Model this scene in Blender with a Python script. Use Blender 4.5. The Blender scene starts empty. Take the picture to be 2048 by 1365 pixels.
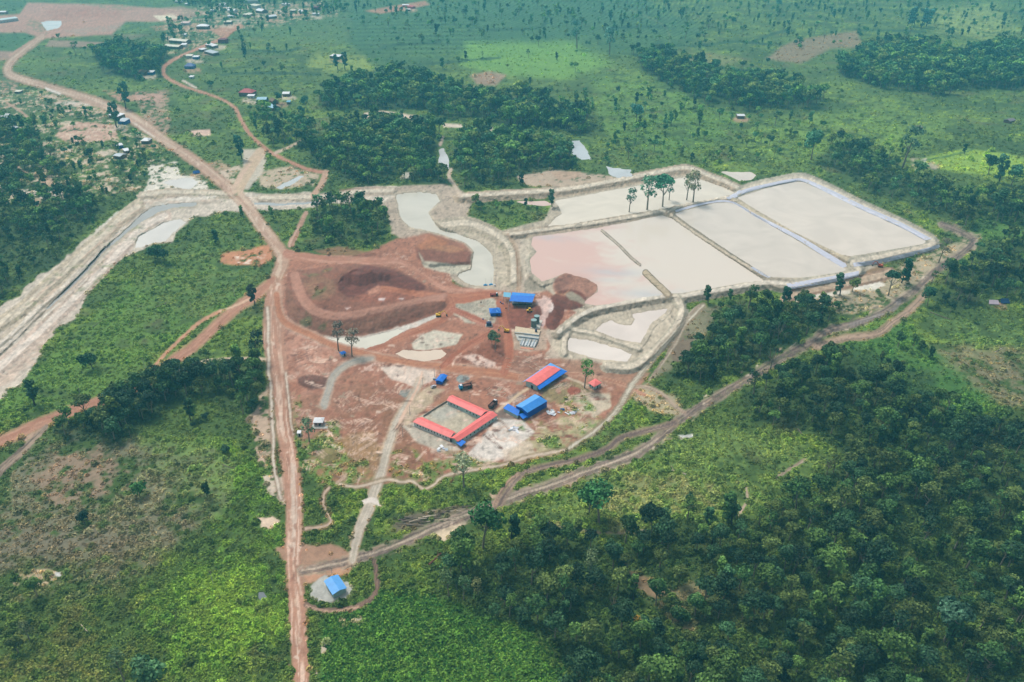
import bpy, math, random
import numpy as np
from mathutils import Vector, Matrix
random.seed(7); rng = np.random.default_rng(7)
SC = bpy.context.scene; COL = SC.collection
# ------------------------------------------------------------------ camera, sky, sun, exposure
H = 290.0; LENS = 28.0; FP = LENS/36*2048; PT = math.radians(30.5)
SP, CP = math.sin(PT), math.cos(PT)
cd = bpy.data.cameras.new('camera'); cam = bpy.data.objects.new('camera', cd); COL.objects.link(cam)
cam.location = (0, 0, H); cam.rotation_euler = (math.pi/2-PT, 0, 0)
cd.lens = LENS; cd.sensor_width = 36; cd.sensor_fit = 'HORIZONTAL'; cd.clip_start = 1; cd.clip_end = 30000
SC.camera = cam
SUN_EL, SUN_AZ = math.radians(58), math.radians(-40)      # azimuth from +Y towards +X
W = bpy.data.worlds.new("World"); SC.world = W; W.use_nodes = True
nt = W.node_tree; bg = nt.nodes['Background']
sky = nt.nodes.new('ShaderNodeTexSky'); sky.sky_type = 'NISHITA'; sky.sun_disc = False
sky.sun_elevation = SUN_EL; sky.sun_rotation = SUN_AZ; sky.air_density = 1.0; sky.dust_density = 4.0; sky.ozone_density = 1.0
hs = nt.nodes.new('ShaderNodeHueSaturation'); hs.inputs['Saturation'].default_value = .38     # thin cloud: a paler, whiter sky
nt.links.new(sky.outputs[0], hs.inputs['Color']); nt.links.new(hs.outputs[0], bg.inputs[0]); bg.inputs[1].default_value = 0.118
ld = bpy.data.lights.new('sun', 'SUN'); ld.energy = 1.9; ld.angle = math.radians(13); ld.color = (1, .96, .9)
sun = bpy.data.objects.new('sun', ld); COL.objects.link(sun)
sd = Vector((math.sin(SUN_AZ)*math.cos(SUN_EL), math.cos(SUN_AZ)*math.cos(SUN_EL), math.sin(SUN_EL)))
sun.rotation_euler = sd.to_track_quat('Z', 'Y').to_euler(); sun.location = (0, 0, 400)
SC.view_settings.view_transform = 'Standard'; SC.view_settings.look = 'None'
SC.view_settings.gamma = 1; SC.view_settings.use_curve_mapping = False
SC.view_settings.exposure = 0.30
SC.cycles.max_bounces = 5; SC.cycles.diffuse_bounces = 3; SC.cycles.volume_bounces = 1
SC.cycles.transparent_max_bounces = 4; SC.cycles.use_denoising = True
HAZE = 0.00017; HAZE_COL = (.17, .76, 1.0)

# ------------------------------------------------------------------ perspective helpers (a photo pixel -> its point on the ground)
def unp(u, v, z=0.0):
    a = np.asarray(u, float)-1024; b = np.asarray(v, float)-682.5
    t = (H-z)/(FP*SP+b*CP)
    return a*t, t*(FP*CP-b*SP)
def prj(x, y, z=0.0):
    dep = y*CP+(H-z)*SP; dn = (H-z)*CP-y*SP
    return 1024+FP*x/dep, 682.5+FP*dn/dep
def P(u, v, z=0.0):
    x, y = unp(u, v, z); return Vector((float(x), float(y), z))
def mpp(u, v):                                             # metres per photo pixel across the view
    x, y = unp(u, v); return float((y*CP+H*SP)/FP)
def lin(c):
    c = np.asarray(c, float)/255
    return np.where(c <= .04045, c/12.92, ((c+.055)/1.055)**2.4)
K_ALB = 0.80
def A(r, g, b): return lin((r, g, b))*K_ALB

# ------------------------------------------------------------------ noise
def vnoise(x, y, s=0):
    xi = np.floor(x).astype(np.int64); yi = np.floor(y).astype(np.int64); fx = x-xi; fy = y-yi
    fx = fx*fx*(3-2*fx); fy = fy*fy*(3-2*fy)
    def h(a, b):
        n = (a*374761393+b*668265263+s*974711) & 0xffffffff
        n = ((n ^ (n >> 13))*1274126177) & 0xffffffff
        return ((n ^ (n >> 16)) & 0xffff)/65535.0
    return (h(xi, yi)*(1-fx)+h(xi+1, yi)*fx)*(1-fy)+(h(xi, yi+1)*(1-fx)+h(xi+1, yi+1)*fx)*fy
def fbm(x, y, o=4, s=0):
    t = 0; a = .5; n = 0
    for i in range(o):
        t = t+a*vnoise(x*2**i, y*2**i, s+i*17); n += a; a *= .55
    return t/n
def sst(a, b, x):
    t = np.clip((x-a)/(b-a), 0, 1); return t*t*(3-2*t)

# ------------------------------------------------------------------ terrain grid
ST = 2.2
ui = np.arange(-120, 2172, ST); vi = np.arange(-60, 1440, ST)
Uc = np.concatenate([[-1900, -1200, -700, -400, -220], ui, [2270, 2450, 2750, 3250, 3950]])
Vc = np.concatenate([[-195, -170, -130, -90], vi, [1480, 1560, 1700, 2000, 2600]])
UU, VV = np.meshgrid(Uc, Vc); NV, NU = UU.shape
GX, GY = unp(UU, VV)
SCALE = (GY*CP+H*SP)/FP                                    # metres per pixel
wu = (fbm(UU/38, VV/24, 4, 3)-.5)*16*np.clip(.38/SCALE, .25, 1.4)
wv = (fbm(UU/38, VV/24, 4, 91)-.5)*10*np.clip(.38/SCALE, .2, 1.4)
CL = np.zeros((NV, NU, 3)); HT = np.zeros((NV, NU)); CLS = np.zeros((NV, NU), np.int32); VEG = np.ones((NV, NU)); RGH = np.full((NV, NU), .95)
TD = np.full((NV, NU), .008); ZONE = np.zeros((NV, NU), np.int32)
n1 = fbm(GX/90, GY/90, 5, 1); n2 = fbm(GX/22, GY/22, 4, 2); n3 = fbm(GX/6, GY/6, 3, 5); n4 = fbm(GX/2.2, GY/2.2, 2, 9)
n5 = fbm(GX/40, GY/40, 4, 14)
TD[:] = .004+.055*sst(.56, .72, fbm(GX/70, GY/55, 4, 21))*sst(.4, .6, n2)

def bbox(us, vs, m):
    i0 = max(0, np.searchsorted(Uc, min(us)-m)-1); i1 = min(NU, np.searchsorted(Uc, max(us)+m)+1)
    j0 = max(0, np.searchsorted(Vc, min(vs)-m)-1); j1 = min(NV, np.searchsorted(Vc, max(vs)+m)+1)
    return (slice(j0, j1), slice(i0, i1))
def segdist(u, v, pts, closed):
    best = np.full(u.shape, 1e9); n = len(pts); ins = np.zeros(u.shape, bool)
    for k in range(n if closed else n-1):
        x0, y0 = pts[k][:2]; x1, y1 = pts[(k+1) % n][:2]; dx, dy = x1-x0, y1-y0
        t = np.clip(((u-x0)*dx+(v-y0)*dy)/(dx*dx+dy*dy+1e-9), 0, 1)
        best = np.minimum(best, np.hypot(u-x0-t*dx, v-y0-t*dy))
        if closed and y0 != y1: ins ^= ((y0 > v) != (y1 > v)) & (u < dx*(v-y0)/dy+x0)
    return np.where(ins, best, -best) if closed else best
def pmask(pts, soft=2.0, warp=1.0, m=14):
    sl = bbox([p[0] for p in pts], [p[1] for p in pts], m+soft)
    sdv = segdist(UU[sl]+wu[sl]*warp, VV[sl]+wv[sl]*warp, pts, True)
    return sl, sst(-soft, soft, sdv), sdv
def paint(sl, m, c, var=.25, nz=None, rough=None, veg=None, cls=None):
    n = (n2[sl]*.4+n3[sl]*.35+n4[sl]*.25) if nz is None else nz
    cc = np.asarray(c)[None, None, :]*(1+var*2*(n-.5))[..., None]
    CL[sl] = CL[sl]*(1-m[..., None])+cc*m[..., None]
    if rough is not None: RGH[sl] = RGH[sl]*(1-m)+rough*m
    if veg is not None: VEG[sl] = VEG[sl]*(1-m)+veg*m
    if cls is not None: CLS[sl] = np.where(m > .5, cls, CLS[sl])
def spath(pts, step=4.0):
    p = np.array([q if len(q) == 3 else (q[0], q[1], 0) for q in pts], float); out = []
    for k in range(len(p)-1):
        a = p[max(k-1, 0)]; b = p[k]; c = p[k+1]; d = p[min(k+2, len(p)-1)]
        n = max(2, int(np.hypot(*(c-b)[:2])/step))
        for t in np.arange(n)/n:
            out.append(.5*((2*b)+(c-a)*t+(2*a-5*b+4*c-d)*t*t+(3*b-a-3*c+d)*t**3))
    out.append(p[-1]); return np.array(out)
def pathfield(pts, w, m=10):
    """signed offset, half width and distance along a smooth path, in photo pixels"""
    q = spath(pts); us, vs = q[:, 0], q[:, 1]; hw = np.where(q[:, 2] > 0, q[:, 2], w)/2
    sl = bbox(us, vs, m+hw.max()); u = UU[sl]+wu[sl]*.25; v = VV[sl]+wv[sl]*.25
    best = np.full(u.shape, 1e9); lat = np.zeros(u.shape); alo = np.zeros(u.shape); hh = np.ones(u.shape); s = 0
    for k in range(len(q)-1):
        dx, dy = us[k+1]-us[k], vs[k+1]-vs[k]; L2 = dx*dx+dy*dy+1e-9; L = math.sqrt(L2)
        r = hw[k]+m+12
        jj = (v > min(vs[k], vs[k+1])-r) & (v < max(vs[k], vs[k+1])+r) & (u > min(us[k], us[k+1])-r) & (u < max(us[k], us[k+1])+r)
        uu = u[jj]; vv = v[jj]
        t = np.clip(((uu-us[k])*dx+(vv-vs[k])*dy)/L2, 0, 1); ex = uu-us[k]-t*dx; ey = vv-vs[k]-t*dy; d = np.hypot(ex, ey)
        b = d < best[jj]
        for arr, val in ((best, d), (lat, np.sign(ex*dy-ey*dx)*d), (alo, s+t*L), (hh, hw[k]+(hw[k+1]-hw[k])*t)):
            tmp = arr[jj]; tmp[b] = val[b]; arr[jj] = tmp
        s += L
    return sl, best, lat, hh, alo
def road(pts, w, c, c2=None, edge=None, cls=1, ruts=1.0, soft=1.6, var=.16, seed=0, dip=0.0, alpha=1.0, rag=0.0):
    sl, d, lat, hw, al = pathfield(pts, w)
    m = sst(soft, -soft, d-hw+(n4[sl]-.5)*2.4)*alpha
    x = lat/np.maximum(hw, .5)
    if rag: m = m*(1-rag*sst(.56, .40, fbm(al/14+seed, lat/5, 3, 240+seed)))
    if edge is not None:
        me = sst(3.2, -1.0, d-hw-2.5*n3[sl]*2)
        paint(sl, me*.75, edge, .3, veg=.0)
    st = fbm(x*3.2+seed, al/46, 3, 40+seed); st2 = vnoise(x*7, al/70, 60+seed)
    base = np.asarray(c)[None, None, :]*np.ones(d.shape+(1,))
    if c2 is not None:
        k = sst(.42, .68, st*.65+st2*.35)*ruts
        base = base*(1-k[..., None])+np.asarray(c2)*k[..., None]
    base = base*(1+var*2*(n3[sl]*.5+n2[sl]*.5-.5))[..., None]
    CL[sl] = CL[sl]*(1-m[..., None])+base*m[..., None]
    VEG[sl] *= 1-sst(.15, .6, m); CLS[sl] = np.where(m > .5, cls, CLS[sl]); TD[sl] *= 1-sst(.1, .5, m)
    if dip: HT[sl] += -dip*m*np.clip(np.abs(st2-.5)*2, 0, 1)
    return sl, m
def berm(pts, hgt, crest, front, back, ccol, fcol, cls=3, crestvar=.12):
    """dike: crest half width, front and back slope widths in photo pixels, height in metres"""
    q = spath(pts); us, vs = q[:, 0], q[:, 1]
    sl = bbox(us, vs, front+crest+8); u = UU[sl]+wu[sl]*.18; v = VV[sl]+wv[sl]*.18
    best = np.full(u.shape, 1e9); sg = np.zeros(u.shape); al = np.zeros(u.shape); s = 0
    for k in range(len(q)-1):
        dx, dy = us[k+1]-us[k], vs[k+1]-vs[k]; L2 = dx*dx+dy*dy+1e-9
        t = np.clip(((u-us[k])*dx+(v-vs[k])*dy)/L2, 0, 1); ex = u-us[k]-t*dx; ey = v-vs[k]-t*dy; d = np.hypot(ex, ey); b = d < best
        best = np.where(b, d, best); sg = np.where(b, ey, sg); al = np.where(b, s+t*math.sqrt(L2), al); s += math.sqrt(L2)
    w = np.where(sg > 0, front, back); e = best-crest
    prof = np.clip(1-e/w, 0, 1); rill = vnoise(al/2.6, best/14, 77)
    z = hgt*prof-(rill-.5)*.5*np.clip(prof*(1-prof)*4, 0, 1)*hgt*.3
    HT[sl] = np.where(prof > 0, np.maximum(HT[sl], z), HT[sl])
    mm = sst(0, .12, prof); fr = sst(-.5, 1.2, e)
    k = np.clip(n3[sl]*.5+rill*.5, 0, 1)
    col = np.asarray(ccol)[None, None]*(1-fr[..., None])+np.asarray(fcol)[None, None]*fr[..., None]
    col = col*(1+.5*(k-.5)*(.5+fr)+crestvar*2*(n4[sl]-.5))[..., None]
    CL[sl] = CL[sl]*(1-mm[..., None])+col*mm[..., None]
    VEG[sl] *= 1-mm; TD[sl] *= 1-sst(0, .1, prof); CLS[sl] = np.where(mm > .5, cls, CLS[sl])
    return sl
def hpoly(pts, z, soft=3, warp=.4, add=False):
    sl, m, s_ = pmask(pts, soft, warp); HT[sl] = HT[sl]+z*m if add else HT[sl]*(1-m)+z*m
WATERS = []
def water(pts, zw, col, col2=None, name='pond', label=None, warp=.35, grow=5, shore=None, soft=2.0, edge=2.5):
    sl = bbox([p[0] for p in pts], [p[1] for p in pts], 22)
    s_ = segdist(UU[sl]+wu[sl]*warp, VV[sl]+wv[sl]*warp, pts, True)
    bed = np.clip(s_*.25, -2.6, .8)                        # metres below the surface
    HT[sl] = np.where(s_ > 0, zw-bed-.02, np.where(s_ > -edge*4, np.maximum(HT[sl], zw+np.minimum(-s_*.16, .30)), HT[sl]))
    if shore is not None: paint(sl, sst(-edge*2.4, 0, s_)*.9, shore, .2, veg=0, rough=.6)
    VEG[sl] *= sst(1, -6, s_); TD[sl] *= sst(1, -4, s_)
    WATERS.append((pts, zw, col, col2, name, label, grow))
# ------------------------------------------------------------------ painting the land: vegetation base
G_MID, G_DRK, G_BRT, G_YEL = A(98, 122, 54), A(74, 98, 44), A(124, 150, 58), A(140, 150, 62)
t = sst(.35, .65, n1*.5+n2*.5); CL[:] = G_DRK*(1-t[..., None])+G_MID*t[..., None]
t = sst(.50, .72, n5*.6+n3*.4); CL[:] = CL*(1-.8*t[..., None])+G_BRT*.8*t[..., None]
t = sst(.60, .80, fbm(GX/28, GY/28, 4, 33)); CL[:] = CL*(1-.45*t[..., None])+A(112, 104, 72)*.45*t[..., None]
CL *= (1+.5*(n4-.5)+.3*(n3-.5))[..., None]
HT += (n2-.5)*.5+(n3-.5)*.22
def tint(pts, c, a=.6, soft=8, warp=1.5, thr=None, var=.3, veg=None):
    sl, m, s_ = pmask(pts, soft, warp)
    if thr is not None: m = m*sst(thr-.08, thr+.08, n2[sl]*.45+n3[sl]*.4+n4[sl]*.15)
    paint(sl, m*a, c, var, veg=veg)
tint([(-80, -60), (1300, -60), (1300, 60), (1000, 90), (700, 90), (300, 60), (-80, 30)], A(84, 118, 78), .45, 14)
tint([(700, 10), (1250, -20), (1420, 60), (1330, 110), (1000, 110), (760, 135), (700, 90)], A(62, 104, 66), .6, 12)
tint([(930, 85), (1150, 85), (1220, 130), (1130, 160), (990, 150), (920, 130)], A(124, 168, 72), .75, 10)
tint([(612, 118), (640, 105), (730, 112), (745, 138), (690, 150), (620, 140)], A(150, 168, 80), .7, 8, 4, .40)
tint([(1190, 150), (1420, 170), (1500, 260), (1320, 330), (1200, 250)], A(108, 148, 66), .6, 22, 4, .46)
tint([(1500, 250), (1800, 210), (1900, 250), (1850, 300), (1600, 330), (1480, 300)], A(124, 156, 66), .7, 20, 4, .46)
tint([(1828, 322), (1930, 298), (2010, 306), (2100, 330), (2100, 362), (1990, 352), (1905, 344)], A(150, 182, 72), .9, 3, .4)
tint([(1860, 18), (1990, 12), (2040, 60), (1960, 80), (1880, 60)], A(156, 172, 98), .65, 14, 4, .42)
tint([(1530, 118), (1590, 80), (1715, 62), (1725, 92), (1660, 100), (1600, 128)], A(156, 130, 104), .8, 4)
tint([(1310, 110), (1420, 105), (1500, 120), (1420, 135), (1340, 130)], A(140, 130, 92), .5, 6)
tint([(940, 152), (975, 142), (1012, 150), (990, 172), (955, 168)], A(172, 140, 118), .85, 4)
tint([(930, 175), (960, 172), (950, 190), (930, 186)], A(172, 140, 118), .7, 4)
tint([(20, 60), (70, 60), (70, 100), (20, 104), (-90, 110), (-90, 70)], A(70, 110, 66), .7, 3, .4)
tint([(0, 140), (60, 180), (160, 210), (150, 250), (60, 230), (-60, 230)], A(96, 112, 74), .5, 8)
for hl in ([(690, 150), (780, 142), (860, 128), (1000, 116)], [(1217, 57), (1280, 54), (1335, 55)], [(760, 96), (820, 88), (880, 84)], [(1310, 88), (1390, 92), (1470, 84), (1540, 90)], [(1500, 86), (1560, 64), (1590, 62)], [(1710, 60), (1790, 62), (1850, 64)], [(440, 150), (520, 146), (640, 150)], [(960, 60), (1060, 58), (1090, 50)], [(480, 100), (560, 104), (600, 96)], [(1380, 130), (1480, 140), (1560, 150)]):
    q_ = [(x_, y_, 5) for x_, y_ in hl]; sl, d_, lt_, hw_, al_ = pathfield(q_, 6); m = sst(2, -1.5, d_-hw_*(.3+1.4*fbm(al_/20, al_/9, 3, 301)))
    paint(sl, m*.8, A(44, 78, 50), .3); TD[sl] = np.maximum(TD[sl], m*.16)
slP = bbox([700, 1450], [-40, 105], 2); pm = segdist(UU[slP]+wu[slP]*2, VV[slP]+wv[slP]*2, [(960, -40), (1450, -40), (1420, 80), (1200, 100), (1060, 60), (960, 40)], True)
CL[slP] *= (1+.30*sst(0, 10, pm)*np.sin((GX[slP]+.42*GY[slP])*6.283/13))[..., None]
pm = segdist(UU[slP]+wu[slP]*2, VV[slP]+wv[slP]*2, [(700, 40), (950, 30), (1000, 90), (820, 130), (700, 140)], True); CL[slP] *= (1+.26*sst(0, 10, pm)*np.sin((GY[slP]-.06*GX[slP])*6.283/46))[..., None]
# large clearings and fields of the near ground
tint([(0, 935), (70, 885), (150, 872), (300, 884), (430, 892), (470, 930), (450, 1010), (400, 1060), (320, 1100), (150, 1110), (-90, 1130), (-90, 950)], A(130, 122, 102), .8, 18, 3, .46, veg=.5)
tint([(-90, 1060), (200, 1050), (330, 1120), (250, 1180), (100, 1200), (-90, 1220)], A(120, 112, 92), .7, 16, 2, .50, veg=.5)
tint([(120, 905), (200, 890), (260, 940), (200, 1000), (110, 1010), (60, 960)], A(160, 134, 112), .75, 10, 2, .45, veg=.25)
tint([(0, 1250), (160, 1200), (260, 1300), (200, 1400), (-90, 1420)], A(112, 108, 66), .5, 14, 2, .5)
tint([(270, 880), (440, 880), (560, 960), (580, 1120), (575, 1280), (470, 1365), (330, 1365), (280, 1230), (420, 1080)], A(104, 148, 48), .55, 20, 2, .5)
tint([(380, 1160), (500, 1150), (570, 1250), (520, 1330), (400, 1300)], A(130, 160, 58), .5, 16, 3, .5)
tint([(640, 1240), (760, 1180), (900, 1200), (1060, 1260), (1150, 1400), (640, 1420)], A(74, 122, 44), .6, 8, 1)
tint([(0, 760), (60, 740), (160, 660), (260, 560), (420, 470), (520, 500), (500, 590), (300, 720), (200, 800), (60, 840), (-40, 850)], A(104, 142, 58), .6, 10, 1.5, .42)
tint([(260, 560), (420, 470), (520, 500), (520, 560), (380, 640)], A(112, 124, 72), .45, 10, 2, .48)
tint([(1160, 960), (1300, 920), (1400, 850), (1600, 890), (1650, 940), (1540, 1000), (1450, 1040), (1300, 1040), (1150, 1040), (1060, 1040)], A(118, 144, 74), .7, 12, 1.5, .42)
tint([(1180, 970), (1300, 940), (1420, 960), (1600, 930), (1500, 1010), (1350, 1030), (1200, 1020)], A(150, 142, 104), .5, 8, 1.5, .56, veg=.5)
tint([(1860, 690), (2048, 700), (2140, 740), (2140, 850), (1980, 800), (1880, 740)], A(140, 128, 102), .75, 12, 2, .46, veg=.5)
tint([(1840, 630), (2000, 640), (2100, 700), (1900, 690)], A(110, 140, 74), .6, 10, 2, .48)
tint([(1650, 690), (1800, 640), (1900, 720), (2000, 820), (1880, 860), (1760, 760)], A(78, 128, 54), .6, 14)
tint([(1940, 440), (2100, 420), (2100, 480), (1950, 480)], A(96, 140, 60), .7, 8)
tint([(1390, 1290), (1250, 1150), (1330, 1190), (1400, 1240)], A(150, 126, 100), .7, 5, 1, .5, veg=.2)
tint([(1255, 1140), (1300, 1155), (1335, 1190), (1310, 1198), (1270, 1170)], A(156, 128, 100), .85, 4, .6, veg=0)
tint([(1335, 1180), (1390, 1160), (1420, 1190), (1360, 1205)], A(140, 126, 96), .7, 4, .6, veg=0)
# ------------------------------------------------------------------ bare land in the distance and round the village
RED1, RED2, RED3 = A(186, 126, 102), A(160, 104, 82), A(132, 82, 66)
CLAY, CLAY2, SAND, CLAYG = A(210, 196, 178), A(186, 168, 148), A(226, 214, 202), A(170, 158, 138)
def bare(pts, c, a=.95, soft=1.6, warp=.8, thr=None, var=.22, veg=0., cls=None, rough=None):
    sl, m, s_ = pmask(pts, soft, warp)
    if thr is not None: m = m*sst(thr-.06, thr+.06, n2[sl]*.3+n3[sl]*.45+n4[sl]*.25)
    paint(sl, m*a, c, var, veg=veg, cls=cls, rough=rough); TD[sl] *= 1-m*.9
bare([(55, 6), (230, 10), (365, 22), (352, 42), (252, 44), (222, 70), (130, 74), (84, 78), (50, 66), (-60, 66), (-90, 40), (40, 28)], A(196, 148, 128), .95, 3)
bare([(90, 20), (200, 14), (330, 22), (300, 36), (180, 34), (110, 40)], A(176, 118, 98), .7, 4, 2, .48, var=.3)
tint([(60, 40), (110, 52), (90, 70), (50, 62)], A(110, 124, 84), .7, 4, 2, .5)
tint([(120, 60), (220, 52), (250, 44), (240, 60), (160, 72)], A(170, 150, 132), .7, 3, 2, .46)
tint([(160, 8), (260, 12), (300, 20), (220, 20)], A(120, 140, 100), .6, 3, 2, .5)
bare([(240, 22), (360, 14), (420, 26), (350, 44), (250, 42)], A(190, 150, 130), .7, 3)
bare([(306, 32), (345, 30), (358, 37), (320, 42)], A(236, 220, 190), 1, 1, .2)
bare([(100, 80), (215, 86), (218, 95), (90, 94)], A(170, 138, 120), .8, 2, .3)
bare([(-40, 100), (24, 103), (20, 120), (-40, 128)], A(180, 140, 125), .8, 3)
bare([(232, 88), (300, 70), (220, 70)], A(150, 130, 110), .5, 3)
bare([(310, 62), (460, 62), (470, 52), (430, 50), (372, 45), (300, 54)], A(190, 140, 115), .6, 3, 1, .45)
bare([(420, 60), (480, 48), (490, 54), (440, 74)], A(196, 140, 112), .9, 2)
bare([(520, 8), (640, 4), (660, 20), (560, 40), (500, 34)], A(184, 150, 124), .5, 3, 1, .5)
bare([(730, 22), (800, 10), (850, 2), (860, 10), (800, 22), (760, 28)], A(190, 138, 112), .85, 2, .4)
bare([(128, 252), (150, 244), (232, 250), (238, 276), (200, 284), (132, 284), (112, 272)], A(206, 164, 142), .95, 2, 1, .40)
bare([(110, 206), (178, 204), (186, 213), (110, 214)], A(228, 212, 196), .9, 1.5, 1, .42)
bare([(70, 178), (200, 196), (230, 226), (150, 236), (90, 215)], A(196, 158, 136), .6, 3, 1, .52)
bare([(-90, 150), (32, 166), (40, 184), (-90, 196)], A(200, 160, 140), .7, 3, 1, .47)
bare([(205, 182), (320, 186), (330, 206), (240, 202)], A(198, 150, 128), .8, 3, 1, .45)
bare([(270, 186), (335, 182), (340, 270), (300, 262), (285, 230)], A(196, 158, 140), .7, 4, 1.4, .48)
bare([(378, 262), (418, 258), (420, 270), (384, 272)], A(226, 190, 172), .95, 1.5)
bare([(-90, 170), (60, 180), (150, 200), (230, 225), (300, 270), (330, 320), (280, 380), (120, 400), (-90, 420)], A(214, 190, 166), .85, 6, 1.5, .575)
bare([(330, 20), (640, 0), (690, 30), (560, 50), (470, 60), (420, 100), (330, 110)], A(206, 178, 152), .8, 4, 1.5, .57)
bare([(298, 332), (352, 322), (360, 350), (414, 362), (420, 384), (340, 380), (286, 384), (300, 360)], A(232, 222, 206), .95, 2, 1.2, .44)
bare([(392, 330), (440, 320), (470, 340), (460, 372), (420, 352)], A(200, 166, 142), .7, 3, 1, .42)
bare([(434, 345), (476, 330), (492, 345), (468, 366), (440, 362)], A(218, 196, 174), .85, 2, 1, .44)
bare([(486, 300), (530, 300), (530, 340), (500, 380), (480, 380), (486, 340)], CLAY, .9, 3, 1)
bare([(520, 345), (600, 332), (640, 346), (626, 372), (560, 380), (520, 372)], A(206, 182, 158), .85, 3, 1.2, .44)
bare([(36, 380), (130, 382), (128, 396), (70, 400), (40, 396)], A(222, 206, 192), .9, 2, 1.2, .45)
bare([(70, 348), (96, 350), (110, 372), (84, 370)], A(200, 160, 136), .7, 2, 1, .45)
bare([(60, 396), (84, 398), (80, 420), (64, 414)], A(196, 170, 140), .8, 2)
bare([(728, 226), (766, 222), (812, 228), (868, 238), (856, 244), (800, 240), (760, 250), (726, 244)], A(228, 206, 184), .95, 2)
bare([(884, 246), (925, 250), (924, 256), (886, 254)], A(226, 206, 188), .9, 1.5)
bare([(964, 254), (986, 256), (990, 264), (968, 264)], A(226, 206, 188), .9, 1.5)
bare([(1030, 266), (1048, 268), (1044, 274)], A(220, 200, 180), .9, 1.5)
bare([(800, 346), (826, 344), (822, 358), (804, 358)], A(216, 204, 196), .8, 2)
bare([(1030, 352), (1110, 340), (1170, 345), (1226, 352), (1230, 362), (1130, 376), (1060, 372), (1040, 366)], A(200, 176, 154), .9, 2, 1, .36)
bare([(1100, 345), (1160, 342), (1170, 352), (1120, 362)], A(190, 158, 132), .7, 2, 1)
bare([(1490, 505), (1530, 470), (1560, 480), (1530, 520), (1500, 540)], A(206, 170, 150), .0)
bare([(450, 505), (540, 490), (545, 520), (520, 536), (440, 525)], A(206, 140, 106), .9, 3, 1, .42)
bare([(470, 510), (530, 505), (535, 530), (480, 530)], A(236, 216, 196), .9, 2, 1.4, .58)
bare([(1820, 320), (1850, 318), (1880, 332), (1860, 352), (1826, 340)], A(196, 176, 160), .7, 3, 1.4, .5)
bare([(255, 766), (282, 760), (284, 772), (262, 776)], A(222, 176, 142), .9, 2)
bare([(55, 1142), (95, 1138), (122, 1150), (84, 1172), (30, 1172), (20, 1160)], A(214, 188, 154), .9, 2, 1, .42)
bare([(108, 1146), (122, 1146), (120, 1154), (110, 1154)], A(214, 212, 206), 1, 1, .3)
bare([(512, 1035), (545, 1032), (560, 1045), (540, 1058), (520, 1052)], A(222, 196, 172), .95, 2)
bare([(528, 952), (570, 950), (575, 1000), (560, 1010), (545, 985)], A(222, 200, 182), .85, 2, 1.4, .45)
bare([(500, 830), (540, 760), (550, 900), (528, 940), (505, 880)], A(206, 176, 154), .85, 3, 1.5, .44)
bare([(1840, 320), (1855, 318), (1850, 326)], SAND, .9, 1.5)
bare([(555, 1095), (660, 1085), (700, 1112), (690, 1140), (640, 1160), (605, 1170), (560, 1110)], A(176, 138, 114), .95, 4, 1.2)
bare([(600, 1140), (700, 1128), (700, 1150), (620, 1166)], A(198, 150, 120), .8, 3, 1)
bare([(618, 1172), (650, 1152), (700, 1165), (706, 1190), (680, 1206), (640, 1204), (620, 1192)], A(182, 180, 172), .98, 1.6, .6)
bare([(640, 1285), (652, 1282), (654, 1306), (642, 1308)], A(220, 200, 178), .9, 2)
bare([(680, 1240), (720, 1230), (724, 1250), (690, 1255)], A(210, 190, 168), .7, 2, 1.4, .48)
bare([(1355, 870), (1385, 868), (1385, 876), (1358, 878)], A(206, 204, 200), .9, 1.5)
bare([(775, 1052), (800, 1030), (850, 1018), (930, 1012), (940, 1024), (880, 1040), (820, 1056), (785, 1064)], A(118, 102, 90), .85, 5, 1.6, .40, veg=.2)
bare([(870, 1050), (920, 1030), (930, 1048), (900, 1070), (885, 1080), (870, 1068)], A(222, 200, 170), .95, 2.5, 1)
bare([(980, 988), (1010, 990), (1006, 1000), (982, 1000)], A(216, 184, 156), .9, 2)
bare([(1120, 968), (1140, 940), (1160, 950), (1200, 930), (1220, 925), (1140, 975)], A(196, 166, 140), .9, 3)
# ------------------------------------------------------------------ pale clay: the western canal works and the river banks
EMB = 3
_w = 2.0
bare([(-120, 660), (0, 611), (41, 583), (82, 549), (127, 522), (161, 488), (205, 453), (233, 431), (274, 407), (284, 387), (342, 378), (410, 383), (469, 383), (506, 387), (582, 390), (640, 387), (700, 378), (748, 373), (793, 374), (790, 404), (714, 402), (643, 412), (547, 420), (513, 417), (472, 424), (428, 424), (390, 434), (366, 450), (342, 482), (274, 498), (239, 525), (205, 549), (168, 600), (150, 635), (113, 659), (79, 700), (51, 748), (34, 768), (0, 795), (-120, 850)], CLAY, 1, 2.2, _w, cls=EMB, var=.3)
bare([(-120, 680), (0, 650), (90, 575), (160, 520), (200, 480), (230, 455), (240, 470), (180, 540), (100, 610), (0, 690), (-120, 760)], CLAY2, .7, 5, 1, .42, var=.25)
bare([(-120, 760), (0, 720), (100, 640), (160, 585), (200, 548), (168, 600), (110, 660), (60, 730), (0, 780), (-120, 830)], A(206, 178, 158), .65, 6, 1.4, .42)
bare([(284, 387), (342, 380), (469, 384), (469, 396), (390, 396), (300, 402)], A(196, 180, 156), .7, 3, 1, .4)
bare([(505, 392), (640, 389), (700, 380), (790, 378), (788, 392), (650, 398), (510, 402)], A(198, 182, 160), .8, 3, 1)
bare([(680, 378), (748, 375), (792, 378), (788, 388), (730, 392), (690, 390)], A(156, 116, 98), .8, 3, 1)
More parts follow.
